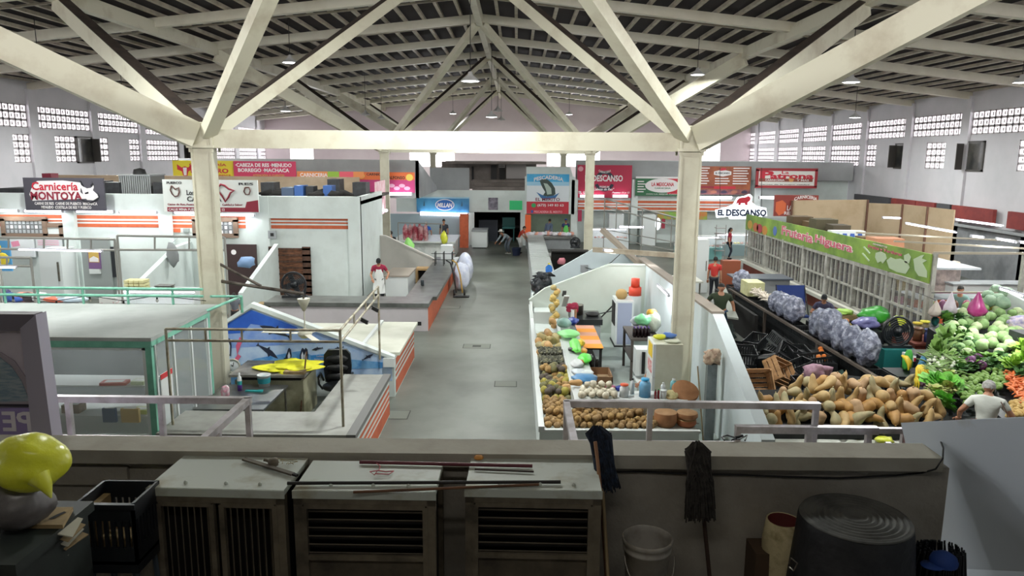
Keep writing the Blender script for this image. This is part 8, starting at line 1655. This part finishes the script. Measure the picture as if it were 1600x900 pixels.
lay('', [leafy('greens_bunch', mat('herb_dark', '3f6b34', .7, col2='5c8a44', ns=8), .2, 60, i) for i in range(2)] + [leafy('greens_bunch', mat('herb_light', '7ea84c', .7, col2='5f8f3c', ns=8), .2, 60, 7)], [(1480, 495), (1500, 500), (1520, 565), (1600, 560), (1602, 600), (1555, 575), (1500, 590), (1470, 540)], 44, .2, 'bunch of leafy greens between cabbages and onions', 'greens', 'leafy bunches on the slope', .04)
lay('', [proto_blob('green_squash', mat('lime_green', '7fa04c', .55, col2='5c8038', ns=8), .06, 1.2, .9, .9, seed=i) for i in range(3)], [(1490, 600), (1530, 585), (1570, 575), (1602, 580), (1575, 600), (1540, 625), (1510, 635)], 95, .085, 'small green vegetable in the heap left of the white shirted woman', 'vegetable', 'small green vegetables', .06)
wo = []
for i in range(2):
    b = MB(); b.blob((0, 0, 0), .05, 1, 1, .9, .03, n=2)
    for k in range(4): b.tube([(0, 0, .02), (.1 + .02 * k, .05 * (k - 1.5), .05), (.26, .08 * (k - 1.5), .06)], [.018, .014, .006], 5, 1)
    wo.append(b.build('spring_onion', [mat('onion_white', 'dfe3d0', .5), mat('onion_leaf', '7f9c5c', .6)], None, local=True))
lay('', wo, [(1445, 560), (1480, 545), (1500, 570), (1490, 605), (1460, 600)], 40, .1, 'white spring onion with green leaves in the heap beside the bananas', 'onion', 'spring onions', .07, z=.78)
cel = [leafy('celery', mat('celery', 'a3cc4c', .6, col2='7fae3c', ns=6), .3, 70, 3, 1.2)]
lay('', cel, [(1565, 560), (1600, 560), (1600, 580), (1570, 585)], 3, .5, 'bright yellow green celery head above the carrots', 'celery', 'celery heads', .1)
lay('', [leafy('scallion_bundle', mat('scallion', '6f9448', .6, col2='8fb060', ns=6), .32, 50, 9, 1.4)], [(1465, 535), (1485, 535), (1485, 570), (1468, 570)], 3, .55, 'upright dark green bean bundle at the left of the cabbages', 'greens', 'upright green bundles', .1)
ca = []
for i in range(2): ca.append(MB().tube([(-.13, 0, 0), (-.1, 0, 0), (.05, 0, 0), (.14, .01, 0)], [.012, .028, .022, .004], 8).build('carrot', mat('carrot', 'd9743a', .6, col2='c9642c', ns=8), None, local=True))
lay('', ca, [(1572, 588), (1602, 592), (1602, 640), (1590, 625), (1578, 612)], 90, .06, 'orange carrot in the heap beside the white haired woman', 'carrot', 'carrots', .10)
lay('', [proto_blob('potato', mat('potato', 'c9a866', .7, col2='b08f50', ns=8), .055, 1.2, .95, .85, seed=i) for i in range(3)], [(1580, 635), (1602, 628), (1602, 655), (1575, 656)], 60, .075, 'yellow potato in the heap at the right edge below the carrots', 'potato', 'potatoes', .08)
lay('', [leafy('lettuce', mat('lettuce_bright', '6fbf4a', .6, col2='8fd05c', ns=9), .28, 150, 4), leafy('lettuce', mat('lettuce_pale', 'a9bf6c', .6, col2='c2b878', ns=9), .26, 150, 5)], [(1455, 612), (1480, 605), (1492, 640), (1470, 652), (1448, 632)], 6, .30, 'frilly bright green lettuce beside the squash heap', 'lettuce', 'frilly lettuces', .18, z=.62)
lay('', [proto_blob('purple_cabbage', mat('purple_veg', '5a2458', .5, col2='7a3a74', ns=5), .11, seed=1, amp=.1)], [(1515, 568), (1540, 568), (1535, 580), (1515, 580)], 4, .2, 'dark purple cabbage between the leafy bunches', 'cabbage', 'purple cabbages', .12)
lay('', [proto_blob('dark_root', mat('beet', '4a2f38', .7), .06, seed=1)], [(1440, 595), (1460, 598), (1450, 612), (1435, 605)], 14, .09, 'small dark root between bananas and lettuce', 'root', 'dark roots', .08, z=.62)
def bananas(label, c, rz, n=6, s=1.0):
    t = thing('banana_bunch', label, 'bananas', c, rz)
    for k in range(n):
        a = (k - n / 2) * .22; pts = [Vector((math.sin(a) * .04, 0, .12)), Vector((math.sin(a) * .14, -.07, .10)), Vector((math.sin(a) * .2, -.13, .02)), Vector((math.sin(a) * .22, -.14, -.08))]
        MB().tube([p * s for p in pts], [.010 * s, .024 * s, .024 * s, .008 * s], 8).build('banana', mat('banana', 'e3c52c', .5, col2='d0b024', ns=5), t, local=True)
bananas('big bright yellow banana bunch at the end of the crate row', (8.4, 14.95, 1.0), .2, 7, 1.5); bananas('second banana bunch just above the big one', (8.35, 15.6, 1.05), .9, 5, 1.3); bananas('small banana bunch hanging below the big one', (8.1, 14.55, .92), -.2, 4, 1.0)
tag(MB().blob((8.75, 15.45, 1.02), .16, .6, .6, 1.4, .2, 2, 5, 3).build('plastic_bag', mat('lightblue_bag', '5fa0cc', .35)), 'light blue bag standing beside the bananas', 'bag'); tag(MB().blob((8.6, 15.8, 1.02), .15, .7, .5, 1.6, .2, 2, 6, 3).build('plastic_bag', mat('green_bag', '4fae4a', .35)), 'green bag standing left of the light blue one', 'bag')
tag(MB().box(8.15, 8.95, 15.3, 16.0, 0, .82).build('low_stand', blk), 'black crate stand under the blue and green bags', 'stand')
c = aty(1575, 540, 16.2); tag(MB().box(11.2, 12.1, 15.95, 16.5, 1.15, 1.6).build('black_tub', blk), 'black tub standing in the cabbage heap', 'tub')
tag(MB().prism([(16.0, 1.3), (19.5, 1.3), (19.5, 2.0), (16.0, 1.45)], 12.9, 13.0, 'x').build('white_side_panel', cabm), 'white sloping side panel behind the cabbages at the right edge', 'panel'); tag(MB().blob((12.3, 17.3, 1.6), .35, 1.8, .8, .5, .2, 2, 3, 3).build('patterned_cloth', mat('violet_pattern', '8f8ab8', .7, col2='d9c9c4', ns=9)), 'violet and white patterned cloth behind the cabbages', 'cloth')
p = Vector((8.6, 12.2, 0)); q = aty(1550, 620, 12.35)
person('white haired woman in a white t-shirt and purple skirt seen from behind at the carrots', (q.x - .12, 12.25, 0), PI - .5, 1.58, lean=.18, shirt='d3d6ce', pants='6a1f4a', hair='grey', fem=True, look=.3, hands=((-.3, -.25, .95), (.32, -.2, .92)), shoes='333333').scale = (1.22, 1.15, .96)
q2 = (q.x + .12, 12.05, .9); t = thing('shoulder_bag', 'small brown shoulder bag on the back of the white haired woman', 'bag', q2); MB().blob(q2, .1, 1.0, .7, 1.0, .08, n=3).build('bag_body', mat('brown_bag', '8a6a5a', .6), t); MB().tube([(q.x + .12, 12.03, .98), (q.x + .06, 12.02, 1.2), (q.x - .02, 12.08, 1.36)], .009, 6).build('strap', mat('brown_bag', '8a6a5a', .6), t)
tag(MB().box(4.3, 4.6, 18.6, 19.2, 0, 1.9).box(4.28, 4.62, 18.58, 18.6, 1.2, 1.6).build('speaker_box', mat('grey_box', '5a5d66', .5)), 'dark grey tall box behind the white partition', 'box')
